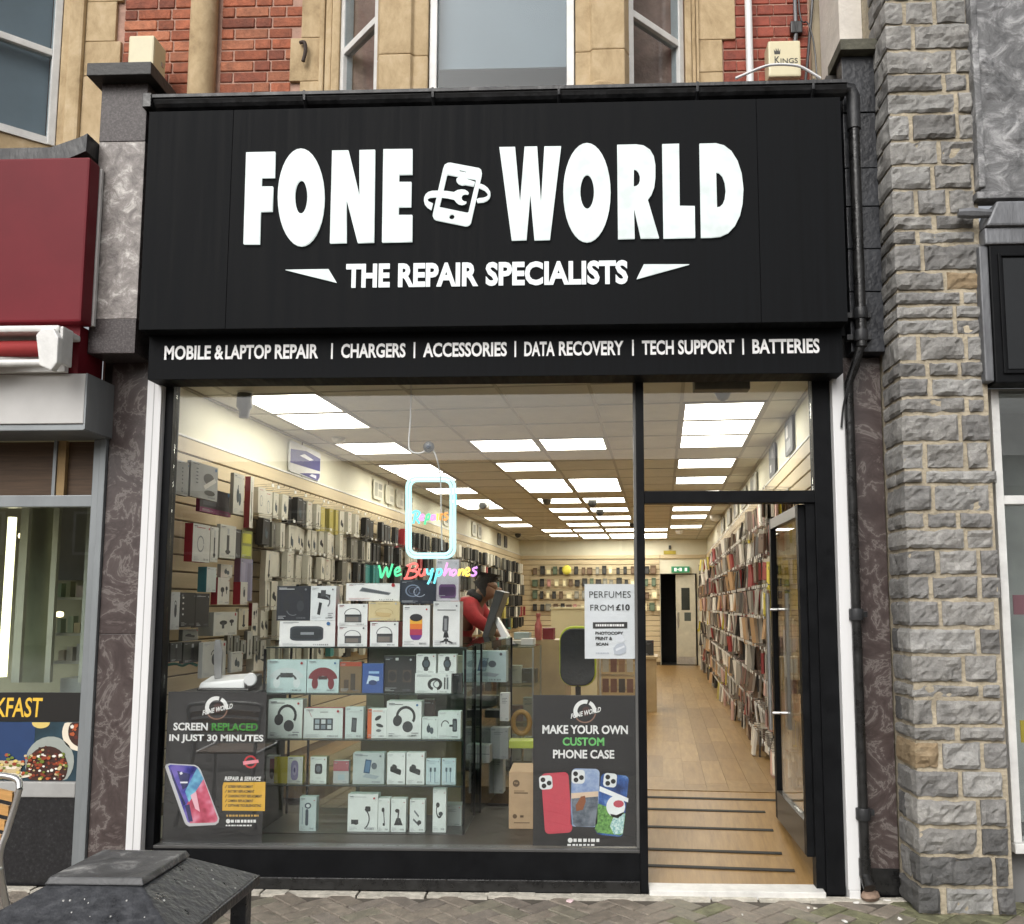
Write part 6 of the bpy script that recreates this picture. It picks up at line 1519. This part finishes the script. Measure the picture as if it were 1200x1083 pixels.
lpack('white_box','plain white box pair right of the stick box',258,266,326,386,520,C('d4d4cc'),C('c4c4bc'),'stick')
lpack('teal_box','teal sided white box low on the left wall',175,212,248,556,656,C('cfd6d4'),C('4a8a94'),'plainband')
lpack('red_box','red sided white box with black holder picture',228,256,300,598,706,C('d8d4cc'),C('a02834'),'holdpic')
lpack('red_box','red sided white box further along the left wall',315,346,372,616,706,C('d0ccc4'),C('a02834'),'bag')
lpack('black_box','black box with a column of small icons',103,108,165,658,796,C('17181a'),C('141416'),'logos',-2.35)
lpack('black_box','black box with a white top mark beside the icon box',165,169,220,661,797,C('202124'),C('191a1c'),'plainband',-2.35)
lpack('white_box','white box with a small dark picture beside the black boxes',66,71,103,656,806,C('d0d2d2'),C('c0c2c2'),'bag',-2.35)
lpack('camera_box','wide white box with small camera pictures',178,240,331,737,831,C('d2d2ca'),C('bcbcb4'),'holdpic',-2.38)
lpack('lilac_pack','tall lilac grey pack hanging on the left wall',318,346,392,522,692,C('8a86a0'),C('7c5870'),[(rect(.1,.1,.4,.9),C('9a96ae')),(rect(.55,.1,.85,.9),C('78748c'))],-2.5)
lpack('yellow_pack','two yellow green labels on a hanging pack',344,350,391,410,522,C('8a8c4a'),C('44443c'),'green',-2.5)
lpack('dark_pack','dark pack hanging behind the yellow labels',322,326,345,406,520,C('2e2e30'),C('242426'),'plainband',-2.5)
lpack('dark_pack','dark blister pack low left, nearest the window',62,68,112,858,935,C('3a3c3c'),C('303232'),'stick',-2.35)
lpack('dark_pack','dark blister pack low left, second from the window',114,120,188,856,940,C('42443f'),C('343632'),'stick',-2.35)
lpack('white_box','white box with black handle picture above the white gadget',186,196,286,857,998,C('cccdc8'),C('b8b9b4'),'bag',-2.3)
lpack('white_box','small white box with dark picture right of the gadget holder',305,310,352,896,976,C('d0d0ca'),C('bcbcb6'),'buds',-2.3)
lpack('white_box','small white box between the stick boxes and the red sided boxes',262,268,312,545,598,C('d2d0c6'),C('bebcb2'),'buds',-2.45)
lpack('cream_box','cream box hanging right of the wide camera box',333,340,376,722,806,C('cfc8b2'),C('b8b19c'),'stick',-2.45)
lpack('red_box','slim red sided pack below the lilac pack',376,392,412,700,790,C('d0ccc2'),C('8c2c34'),'holdpic',-2.5)
lpack('grey_box','grey blister pack below the black icon box',110,116,176,806,852,C('8c8e88'),C('74766f'),'clicker',-2.4)
for i in range(6):
    lpack('clear_pack','slim grey pack, %s of six hanging low on the left wall' % ('first','second','third','fourth','fifth','sixth')[i],290+26*i,295+26*i,314+26*i,812 + (i % 3)*18,902 + (i % 2)*20,C(('8c8c84','787a74','9a9a92','b4b4ac','86867c','a4a49a')[i]),C('6c6c66'),'stick',-2.45)

# ------------------------------------------------------------------ long rows of boxes on the left wall
LR = random.Random(31)
kinds = {'white': (C('d6d2c4'), C('bcb8aa'), 'white boxed accessory hanging in the long rows on the left wall', ['loop','stick','buds','plainband','clicker']),
         'dark': (C('2c2b29'), C('232220'), 'dark boxed accessory hanging in the long rows on the left wall', ['plainband','buds']),
         'red': (C('a8343a'), C('8a262c'), 'red boxed accessory hanging in the long rows on the left wall', ['plainband']),
         'teal': (C('3f8f8c'), C('347470'), 'teal boxed accessory hanging in the long rows on the left wall', ['plainband']),
         'grey': (C('77746a'), C('5c5a52'), 'grey boxed accessory hanging in the long rows on the left wall', ['stick','plainband']),
         'yellow': (C('b8aa58'), C('98904c'), 'pale yellow boxed accessory hanging in the long rows on the left wall', ['plainband'])}
lm = {}
for k_, (c1, c2, lab, pics) in kinds.items():
    for pi_, pic in enumerate(pics):
        mb = MB(); mb.box(0,0,0,.092,.045,.205,1,front=0)
        ms = [plain(c1), plain(c2)]; idx = {}
        for i, (poly, c) in enumerate(PIC[pic]()):
            if c not in idx: idx[c] = len(ms); ms.append(plain(c))
            mb.flat([(x*.092, z*.205) for x, z in poly], -.0006 - .0003*i, idx[c])
        mb.tube([(.046,.30,.211),(.046,-.03,.211),(.046,-.035,.222)], .002, 4, m=len(ms)); ms.append(METAL)
        lm[k_, pi_] = mb.mesh('accessory_box', ms)
cand = []
for r, zt2 in enumerate((2.335,2.11,1.885,1.665,1.445,1.225)):
    v = (1.30,1.30,1.42,1.46,1.25,1.2)[r] + LR.uniform(0,.05)
    cur, left_ = None, 0
    while v < 13.9:
        if left_ <= 0:
            near = v < 3.2
            cur = LR.choices(['white','dark','red','teal','grey','yellow'], [7,1.2,.4,.45,1.3,.45] if near else [2.6,5,.3,.3,2.2,.3])[0]; left_ = LR.randint(1,4) if near else LR.randint(1,4)
        left_ -= 1
        dep = LR.choice((.10,.14,.18,.12))
        cand.append((v, r, zt2, cur, LR.randrange(len(kinds[cur][3])), dep, LR.uniform(-.14,.14), LR.uniform(.88,1.12), LR.uniform(-.05,.05)))
        v += LR.choice((.094,.097,.10,.105)) + (.06 if LR.random() < .03 else 0)
cand.sort()
rest = MB(); rmats = []; ridx = {}
for i, (v, r, zt2, k_, p_, dep, tw, sc, tilt) in enumerate(cand):
    if i < 290:
        o = place('accessory_box', lm[k_, p_], None, W(UL + .02 + dep, v, zt2 - .211*sc), math.pi/2 - AX + tw)
        o.rotation_euler.y = tilt; o.scale.z = sc
        tag(o, kinds[k_][2], 'accessory box', 'rows of %s boxes on the left wall' % k_)
    else:
        for c in kinds[k_][:2]:
            if c not in ridx: ridx[c] = len(rmats); rmats.append(plain(c))
        u = UL + .02 + dep
        rest.hexa([(u,v,zt2-.19*sc),(u+tw*.1,v+.088,zt2-.19*sc),(u-.045,v+.088,zt2-.19*sc),(u-.045,v,zt2-.19*sc),(u,v+tilt*.2,zt2),(u+tw*.1,v+.088+tilt*.2,zt2),(u-.045,v+.088,zt2),(u-.045,v,zt2)], ridx[kinds[k_][1]])
        rest.m[-4] = ridx[kinds[k_][0]]
o = rest.build('distant_accessory_box', rmats, None, (0,0,0), -AX); structure(o, 'stuff'); tag(o, 'rows of small boxes far along the left wall', 'boxes')
# hooks along the left wall
hk = MB()
for i, (v, r, zt2, k_, p_, dep, tw, sc, tilt) in enumerate(cand[:420]):
    hk.tube([(UL+.02,v+.044,zt2+.012),(UL+.24,v+.044,zt2+.022),(UL+.245,v+.044,zt2+.036)], .003, 4)
    if LR.random() < .35: hk.box(UL+.244,v+.026,zt2+.0,UL+.248,v+.062,zt2+.022,1)
o = hk.build('display_hooks', [CHROME, plain((.75,.74,.70))], None, (0,0,0), -AX); structure(o, 'stuff'); tag(o, 'steel display hooks with white price tags along the left slatwall', 'hooks')

# ------------------------------------------------------------------ phone cases on the right wall
RR = random.Random(77)
rk = {'dark': (C('2c2825'), 3), 'brown': (C('5e4a3c'), 2.6), 'pale': (C('d8d3c8'), 4), 'grey': (C('8c877e'), 3.2), 'tan': (C('b08e68'), 1.7), 'red': (C('8c3430'), 1.2), 'yellow': (C('c4b42c'), .5), 'pink': (C('c09c92'), 1.2)}
rlab = {k_: '%s phone case in slim packaging hanging in the rows on the right wall' % k_ for k_ in rk}
edge = C('b8b2a4')
rm_ = {}
for k_, (c, wgt) in rk.items():
    for t_ in range(2):
        mb = MB(); th = .013 if t_ else .021
        mb.box(-.045,0,0,.045,th,.165,0,front=0)
        mb.box(-.043,th*.25,.1655,.043,th*.75,.195,1)
        mb.flat(rrect(-.036,.012,.036,.15,.01,3), -.0006, 2)
        mb.flat(ell(.018,.128,.012,.012,8), -.0012, 3)
        rm_[k_, t_] = mb.mesh('phone_case', [plain(c), plain(edge if RR.random() < .6 else tuple(x*.6 for x in edge)), plain(tuple(min(1, x*1.35 + .02) for x in c)), plain(tuple(x*.4 for x in c))])
cand = []
for r in range(9):
    zt2 = 2.30 - r*.232
    v = 1.62 + RR.uniform(0,.06)
    while v < 13.9:
        n_ = RR.choice((2,3,4,5,6,7)); up_ = UR - .03
        base = RR.choices(list(rk), [x[1] for x in rk.values()])[0]
        if RR.random() > .06:
            for q in range(n_):
                t_ = RR.randrange(2); th = .013 if t_ else .021
                kk = base if RR.random() < .55 else RR.choices(list(rk), [x[1] for x in rk.values()])[0]
                if v < 2.35 and 2 <= r <= 3 and RR.random() < .5: kk = 'yellow'
                up_ -= th + RR.uniform(.003,.016)
                cand.append((v - q*.0001, r, zt2 + RR.uniform(-.02,.012), kk, t_, up_, RR.uniform(-.34,.34), RR.uniform(-.14,.14), RR.uniform(.8,1.25)))
        v += RR.choice((.115,.125,.135,.15))
cand.sort(key=lambda c: c[0])
rest = MB(); rmats = []; ridx = {}
for i, (v, r, zt2, k_, t_, u, tw, tilt, sc) in enumerate(cand):
    if i < 295:
        o = place('phone_case', rm_[k_, t_], None, W(u, v + .045, zt2 - .19*sc), -math.pi/2 - AX + tw)
        o.rotation_euler.y = tilt; o.scale.z = sc
        tag(o, rlab[k_], 'phone case', 'rows of %s phone cases on the right wall' % k_)
    else:
        c = rk[k_][0]
        if (k_, 0) not in ridx:
            ridx[k_, 0] = len(rmats); rmats.append(plain(c)); ridx[k_, 1] = len(rmats); rmats.append(plain(tuple(x*.6 + y*.4 for x, y in zip(c, edge))))
        th = .013 if t_ else .021; s = tw*.09
        z0 = zt2 - .19*sc
        rest.hexa([(u+tilt*.2,v,z0),(u+tilt*.2+th,v,z0),(u+tilt*.2+th+s,v+.09,z0),(u+tilt*.2+s,v+.09,z0),(u,v,zt2),(u+th,v,zt2),(u+th+s,v+.09,zt2),(u+s,v+.09,zt2)], ridx[k_, 0])
        if RR.random() < .45: rest.m[-4] = ridx[k_, 1]
o = rest.build('distant_phone_case', rmats, None, (0,0,0), -AX); structure(o, 'stuff'); tag(o, 'dense rows of phone cases far along the right wall', 'phone cases')
hk = MB()
for r in range(9):
    v = 1.66
    while v < 9:
        zt2 = 2.315 - r*.232; hk.tube([(UR-.03,v,zt2),(UR-.23,v,zt2+.006),(UR-.235,v,zt2+.02)], .003, 4)
        if RR.random() < .6: hk.box(UR-.238,v-.018,zt2-.012,UR-.234,v+.018,zt2+.012,1)
        v += .13
o = hk.build('display_hooks', [CHROME, plain((.75,.74,.70))], None, (0,0,0), -AX); structure(o, 'stuff'); tag(o, 'steel display hooks with white price tags along the right slatwall', 'hooks')

# ------------------------------------------------------------------ packs on the back wall
BK = random.Random(9)
bcol = {'black': C('1e1d1b'), 'brown': C('5a4632'), 'cream': C('cfc4a0'), 'green': C('4c5c48'), 'pink': C('b08078'), 'grey': C('7c7a70')}
bmesh_ = {k_: MB().box(-.05,0,0,.05,.03,.17,0,front=0).box(-.035,-.004,.02,.035,-.0005,.12,1).mesh('wall_packet', [plain(c), plain(tuple(min(1,x*1.6+.03) for x in c))]) for k_, c in bcol.items()}
for r, zt2 in enumerate((2.30,2.04,1.78,1.52)):
    u = UL + .35
    while u < .34:
        k_ = BK.choices(list(bcol), [3,3,1.4,1.5,.7,2])[0]
        o = place('wall_packet', bmesh_[k_], None, W(u, VB - .10, zt2 - .17), -AX); o.scale = (BK.uniform(.7,1.2),1,BK.uniform(.8,1.1))
        tag(o, '%s packet hanging in the rows on the far back wall' % k_, 'packet', 'rows of %s packets on the back wall' % k_)
        u += BK.uniform(.125,.17)
yd = MB(); yd.lathe([(.001,-.05),(.065,-.04),(.10,0),(.065,.03),(.001,.035)],18,axis='y'); o = yd.build('yellow_ball', emit('yellow_round',(.9,.8,.1),.12,base=(.7,.6,.08)), None, W(-1.60,VB-.3,2.22), -AX, smooth=True); tag(o, 'round yellow ball shaped light hanging before the back wall', 'light')  # yellow ball, with a faint glow added to its colour
# little triangular sticker above the doorway
hz = thing('warning_sign','small yellow sign and hook high above the back doorway','sign',W(.58,VB-.02,2.60),-AX)
MB().box(-.13,-.01,-.05,.13,0,.03).build('plate', plain(C('b0a03c')), hz); MB().box(-.02,-.03,.06,.03,0,.14).build('bracket', DRK, hz)

# ------------------------------------------------------------------ counters and stock in the middle of the shop
sc_ = thing('glass_showcase','low glass showcase in the middle of the shop near the till','showcase',W(-1.1,2.3,ZF),-AX)
for z_ in (.03,.33,.63,.93): MB().box(-.5,-.22,z_,.5,.22,z_+.008).build('shelf', MATS['shelf_glass'], sc_)
MB().box(-.505,-.225,0,.505,.225,.028).build('plinth', DRK, sc_)
for x in (-.505,.493):
    for y in (-.225,.213): MB().box(x,y,.03,x+.012,y+.012,.93).build('post', METAL, sc_)
MB().box(-.49,-.224,.04,.49,-.22,.93).build('front_pane', GLASS_CAB, sc_); MB().box(.499,-.21,.04,.503,.21,.93).build('side_pane', GLASS_CAB, sc_)
SR3 = random.Random(14)
sn_ = 0
for z_ in (.04,.34,.64):
    for x in (-.38,-.2,-.02,.16,.34,.45):
        c = SR3.choice((C('a8a290'),C('7c7462'),C('b8b4a6'),C('54503f'),C('8a6a58'),C('c8c4b4')))
        sbox('stock_box','mixed boxed stock on the shelves of the low glass showcase',-1.1+x,2.2+SR3.uniform(-.05,.1),ZF+z_+.008,SR3.uniform(.08,.14),.08,SR3.uniform(.1,.22),c,lines(.1,.75,2,.6),group='stock in the low glass showcase')
cu_ = thing('cream_unit','plain cream display unit standing in the middle of the shop','display unit',W(-.52,4.55,ZF),-AX)
MB().box(-.24,-.05,0,.24,.5,1.215).build('carcass', pm('cream_laminate',(0.66,0.58,0.36),.5,var=.05), cu_, bevel=.004)
MB().box(-.25,-.06,1.216,.25,.51,1.235).build('top', MATS['cream_laminate'], cu_)
wr = thing('wire_rack','pale slatted rack with packets right of the cream unit','rack',W(-.07,4.7,ZF),-AX)
for x in (-.19,.19): MB().box(x-.01,-.01,0,x+.01,.01,1.0).build('upright', WHITE_PAINT, wr)
for i in range(7): MB().box(-.18,-.012,.12+i*.13,.18,.0,.145+i*.13).build('slat', SLAT, wr)
for i in range(12):
    c = SR3.choice((C('8a6c50'),C('3c3632'),C('b8a888'),C('6c4a3c'),C('a8a498')))
    sbox('small_packet','small packet hung on the pale rack beside the cream unit',-.07+(-.13+.085*(i % 4)),4.62,ZF+.35+.21*(i//4),.065,.03,.14,c,None,cat='packet',group='packets on the pale rack')
tb2 = thing('stock_table','low counter with piled stock behind the paper notice','counter',W(.02,6.2,ZF),-AX)
MB().box(-.35,-.3,0,.30,.3,.62).build('carcass', pm('tan_laminate',(0.42,0.32,0.18),.5), tb2); MB().box(-.37,-.32,.621,.32,.32,.65).build('top', MATS['tan_laminate'], tb2)
for i, (x, w_, h_, c) in enumerate(((-.25,.16,.22,C('4a3c34')),(-.06,.14,.16,C('c8bca0')),(.10,.12,.26,C('7c3a34')),(.22,.10,.18,C('2c2c2c')))):
    sbox('piled_box','%s box piled on the low counter behind the notice' % ('dark brown','cream','dull red','black')[i],.02+x,6.1,ZF+.65,w_,.15,h_,c,lines(.15,.8,2,.5),group='boxes on the low counter')
# clutter on the till counter
till = thing('till_screen','dark grey till screen seen from behind on the counter','till',W(-.985,2.32,ZF+.94),-AX)
mb = MB(); mb.hexa([(-.06,-.10,.02),(-.02,-.10,.0),(-.02,.16,.0),(-.06,.16,.02),(.06,-.10,.44),(.135,-.10,.42),(.135,.16,.42),(.06,.16,.44)]); mb.build('screen', pm('dark_grey_plastic',(0.075,0.078,0.08),.4), till, bevel=.008)
mb = MB(); mb.hexa([(.13,-.06,.0),(.20,-.06,.0),(.20,.06,.0),(.13,.06,.0),(.03,-.04,.22),(.05,-.04,.24),(.05,.04,.24),(.03,.04,.22)]); mb.build('stand', METAL, till); MB().box(-.08,-.11,-.001,.22,.12,.012).build('foot', DRK, till, bevel=.004)
mb = MB(); mb.lathe([(.03,0),(.033,.01),(.033,.13),(.018,.17),(.016,.20),(.02,.205),(.02,.235),(.001,.236)],14); o = mb.build('pink_bottle', plain(C('b86a64'),.3), None, W(-.70,3.1,ZF+.95), -AX, smooth=True); tag(o, 'pink pump bottle behind the till counter', 'bottle')
ctx = MB().box(-.5,-.12,0,.30,.30,.95).build('till_counter', pm('tan_counter',(0.40,0.30,0.17),.5), None, W(-.75,3.2,ZF), -AX); tag(ctx,'tan counter behind the glass showcase carrying the pink bottle','counter')
for i, (x, y, w_, h_, c, lab) in enumerate(((-.80,2.36,.16,.03,C('c8c4b4'),'flat pale papers stacked on the till showcase'),(-.68,2.30,.10,.05,C('dcdcd8'),'white box on the till showcase right of the till'),(-1.3,2.30,.22,.04,C('c4a878'),'flat tan box on the till showcase below the red jacket'),(-.62,3.15,.1,.10,C('7c2c34'),'dark red box beside the pink bottle'),(-.86,3.15,.14,.06,C('a0b4b8'),'pale blue box behind the till screen'))):
    sbox('counter_item',lab,x,y,ZF+.94+(.012 if y > 3 else 0),w_,.14,h_,c,None,cat='box',group='things on the till counters')
ylw = thing('yellow_ring','yellow ring shaped toy beside the brown carton','toy',at(611,847,1.15))
mb = MB(); mb.tube([(.055*math.cos(2*math.pi*i/24),0,.07*math.sin(2*math.pi*i/24)) for i in range(24)], .017, 10, closed=True); mb.build('ring', plain(C('8a6820')), ylw, smooth=True); MB().box(-.08,-.04,-.16,.10,.10,-.113).build('lime_stand', plain(C('b4c24c')), ylw, bevel=.004)
# chair with lime edging
chx = thing('office_chair','tall office chair with dark grey back and lime edge behind the poster','chair',W(-.272,2.25,ZF),-AX)
pb = [(x, z) for x, z in rrect(-.135,.63,.135,1.075,.10,6)]
mb = MB(); mb.prism(pb, -.03, .03); mb.build('backrest', pm('dark_grey_fabric',(0.045,0.05,0.055),.9,var=.15,bump=.3), chx, bevel=.018, seg=3)
mb = MB(); mb.prism(rrect(-.146,.62,.146,1.092,.11,6), .031, .06); mb.build('back_edging', plain(C('c4d63c')), chx, bevel=.01)
mb = MB(); mb.tube(smooth_path([(0,.05,.66),(0,.07,.5),(0,.16,.44),(0,.3,.43)],4), .022, 8); mb.build('back_stem', DRK, chx)
mb = MB(); mb.prism_z([(x, y + .34) for x, y in rrect(-.22,-.22,.22,.22,.07,5)], .42, .49); mb.build('seat', MATS['dark_grey_fabric'], chx, bevel=.02)
mb = MB(); mb.tube([(0,.34,.08),(0,.34,.42)], .025, 10); mb.build('gas_column', DRK, chx)
for i in range(5):
    g_ = 2*math.pi*i/5; mb = MB(); mb.tube([(0,.34,.09),(.26*math.cos(g_),.34+.26*math.sin(g_),.055)], [.022,.014], 8); mb.lathe([(.001,0),(.025,.005),(.028,.025),(.025,.045),(.001,.05)],10,(.26*math.cos(g_),.34+.26*math.sin(g_),0)); mb.build('leg', DRK, chx)
# ------------------------------------------------------------------ the person behind the counter
def skin_mesh(name, pts, edges, material, parent=None, loc=(0,0,0), rz=0.0, sub=2):
    me = bpy.data.meshes.new(name); me.from_pydata([p[:3] for p in pts], edges, [])
    o = place(name, me, parent, loc, rz)
    md = o.modifiers.new('Skin', 'SKIN'); md.use_smooth_shade = True
    sv = me.skin_vertices[0].data
    for i, p in enumerate(pts):
        r = p[3]; sv[i].radius = (r, p[4] if len(p) > 4 else r); sv[i].use_root = (i == 0)
    s = o.modifiers.new('Subdivision', 'SUBSURF'); s.levels = sub; s.render_levels = sub
    me.materials.append(material)
    return o
SKINM = pm('brown_skin',(0.22,0.115,0.065),.55,var=.1); JK = pm('red_jacket',(0.33,0.018,0.022),.75,var=.25,scale=10,bump=.4,bscale=20); HR = pm('black_hair',(0.012,0.010,0.009),.7,var=.3,scale=60,bump=.5,bscale=90)
PL = W(-1.47,3.02,ZF)
body_pts = [(0,0,.94,.13,.15),(.04,0,1.06,.12,.14),(.11,0,1.2,.12,.16),(.17,0,1.31,.10,.15),(.225,0,1.38,.055),(.27,0,1.43,.06),(.325,0,1.47,.092,.08),(.345,0,1.53,.088,.078),
  (.38,0,1.42,.055,.05),(.435,0,1.455,.016),
  (.17,.17,1.31,.06),(.24,.24,1.16,.048),(.42,.18,1.02,.036),(.50,.14,1.0,.03),
  (.17,-.17,1.31,.06),(.24,-.24,1.16,.048),(.42,-.18,1.02,.036),(.50,-.14,1.0,.03),
  (0,.09,.88,.09),(.02,.11,.48,.06),(0,.11,.09,.045),(.14,.12,.035,.035),
  (0,-.09,.88,.09),(.02,-.11,.48,.06),(0,-.11,.09,.045),(.14,-.12,.035,.035)]
body_e = [(0,1),(1,2),(2,3),(3,4),(4,5),(5,6),(6,7),(5,8),(8,9),(3,10),(10,11),(11,12),(12,13),(3,14),(14,15),(15,16),(16,17),(0,18),(18,19),(19,20),(20,21),(0,22),(22,23),(23,24),(24,25)]
body_pts = [(p[0] + (.02 if p[2] > 1.25 else 0), p[1], p[2] - (.05 if p[2] > 1.25 else .0)) + tuple(p[3:]) for p in body_pts]
bodyo = skin_mesh('person', body_pts, body_e, SKINM, None, PL, -AX)
tag(bodyo, 'person in red jacket with dark collar bending over the till counter', 'person')
skin_mesh('jacket', [(0,0,.92,.16,.18),(.04,0,1.06,.15,.17),(.11,0,1.2,.15,.19),(.185,0,1.265,.13,.17),(.19,.17,1.26,.085),(.24,.25,1.16,.07),(.40,.19,1.04,.052),(.19,-.17,1.26,.085),(.24,-.25,1.16,.07),(.40,-.19,1.04,.052)], [(0,1),(1,2),(2,3),(3,4),(4,5),(5,6),(3,7),(7,8),(8,9)], JK, bodyo)
skin_mesh('collar', [(.21,.09,1.33,.05),(.18,0,1.35,.07),(.21,-.09,1.33,.05),(.29,-.05,1.31,.035),(.29,.05,1.31,.035)], [(0,1),(1,2),(2,3),(0,4)], pm('dark_hood',(0.018,0.018,0.02),.85), bodyo)
skin_mesh('hair', [(.335,0,1.45,.095,.085),(.345,0,1.51,.085,.078),(.295,0,1.42,.07,.07)], [(0,1),(0,2)], HR, bodyo)
skin_mesh('beard', [(.405,0,1.355,.05,.05),(.365,0,1.35,.05,.055)], [(0,1)], HR, bodyo)
skin_mesh('trousers', [(0,0,.90,.145,.165),(0,.09,.85,.105),(.02,.11,.48,.08),(0,.11,.1,.07),(0,-.09,.85,.105),(.02,-.11,.48,.08),(0,-.11,.1,.07)], [(0,1),(1,2),(2,3),(0,4),(4,5),(5,6)], pm('dark_denim',(0.02,0.022,0.03),.8), bodyo)
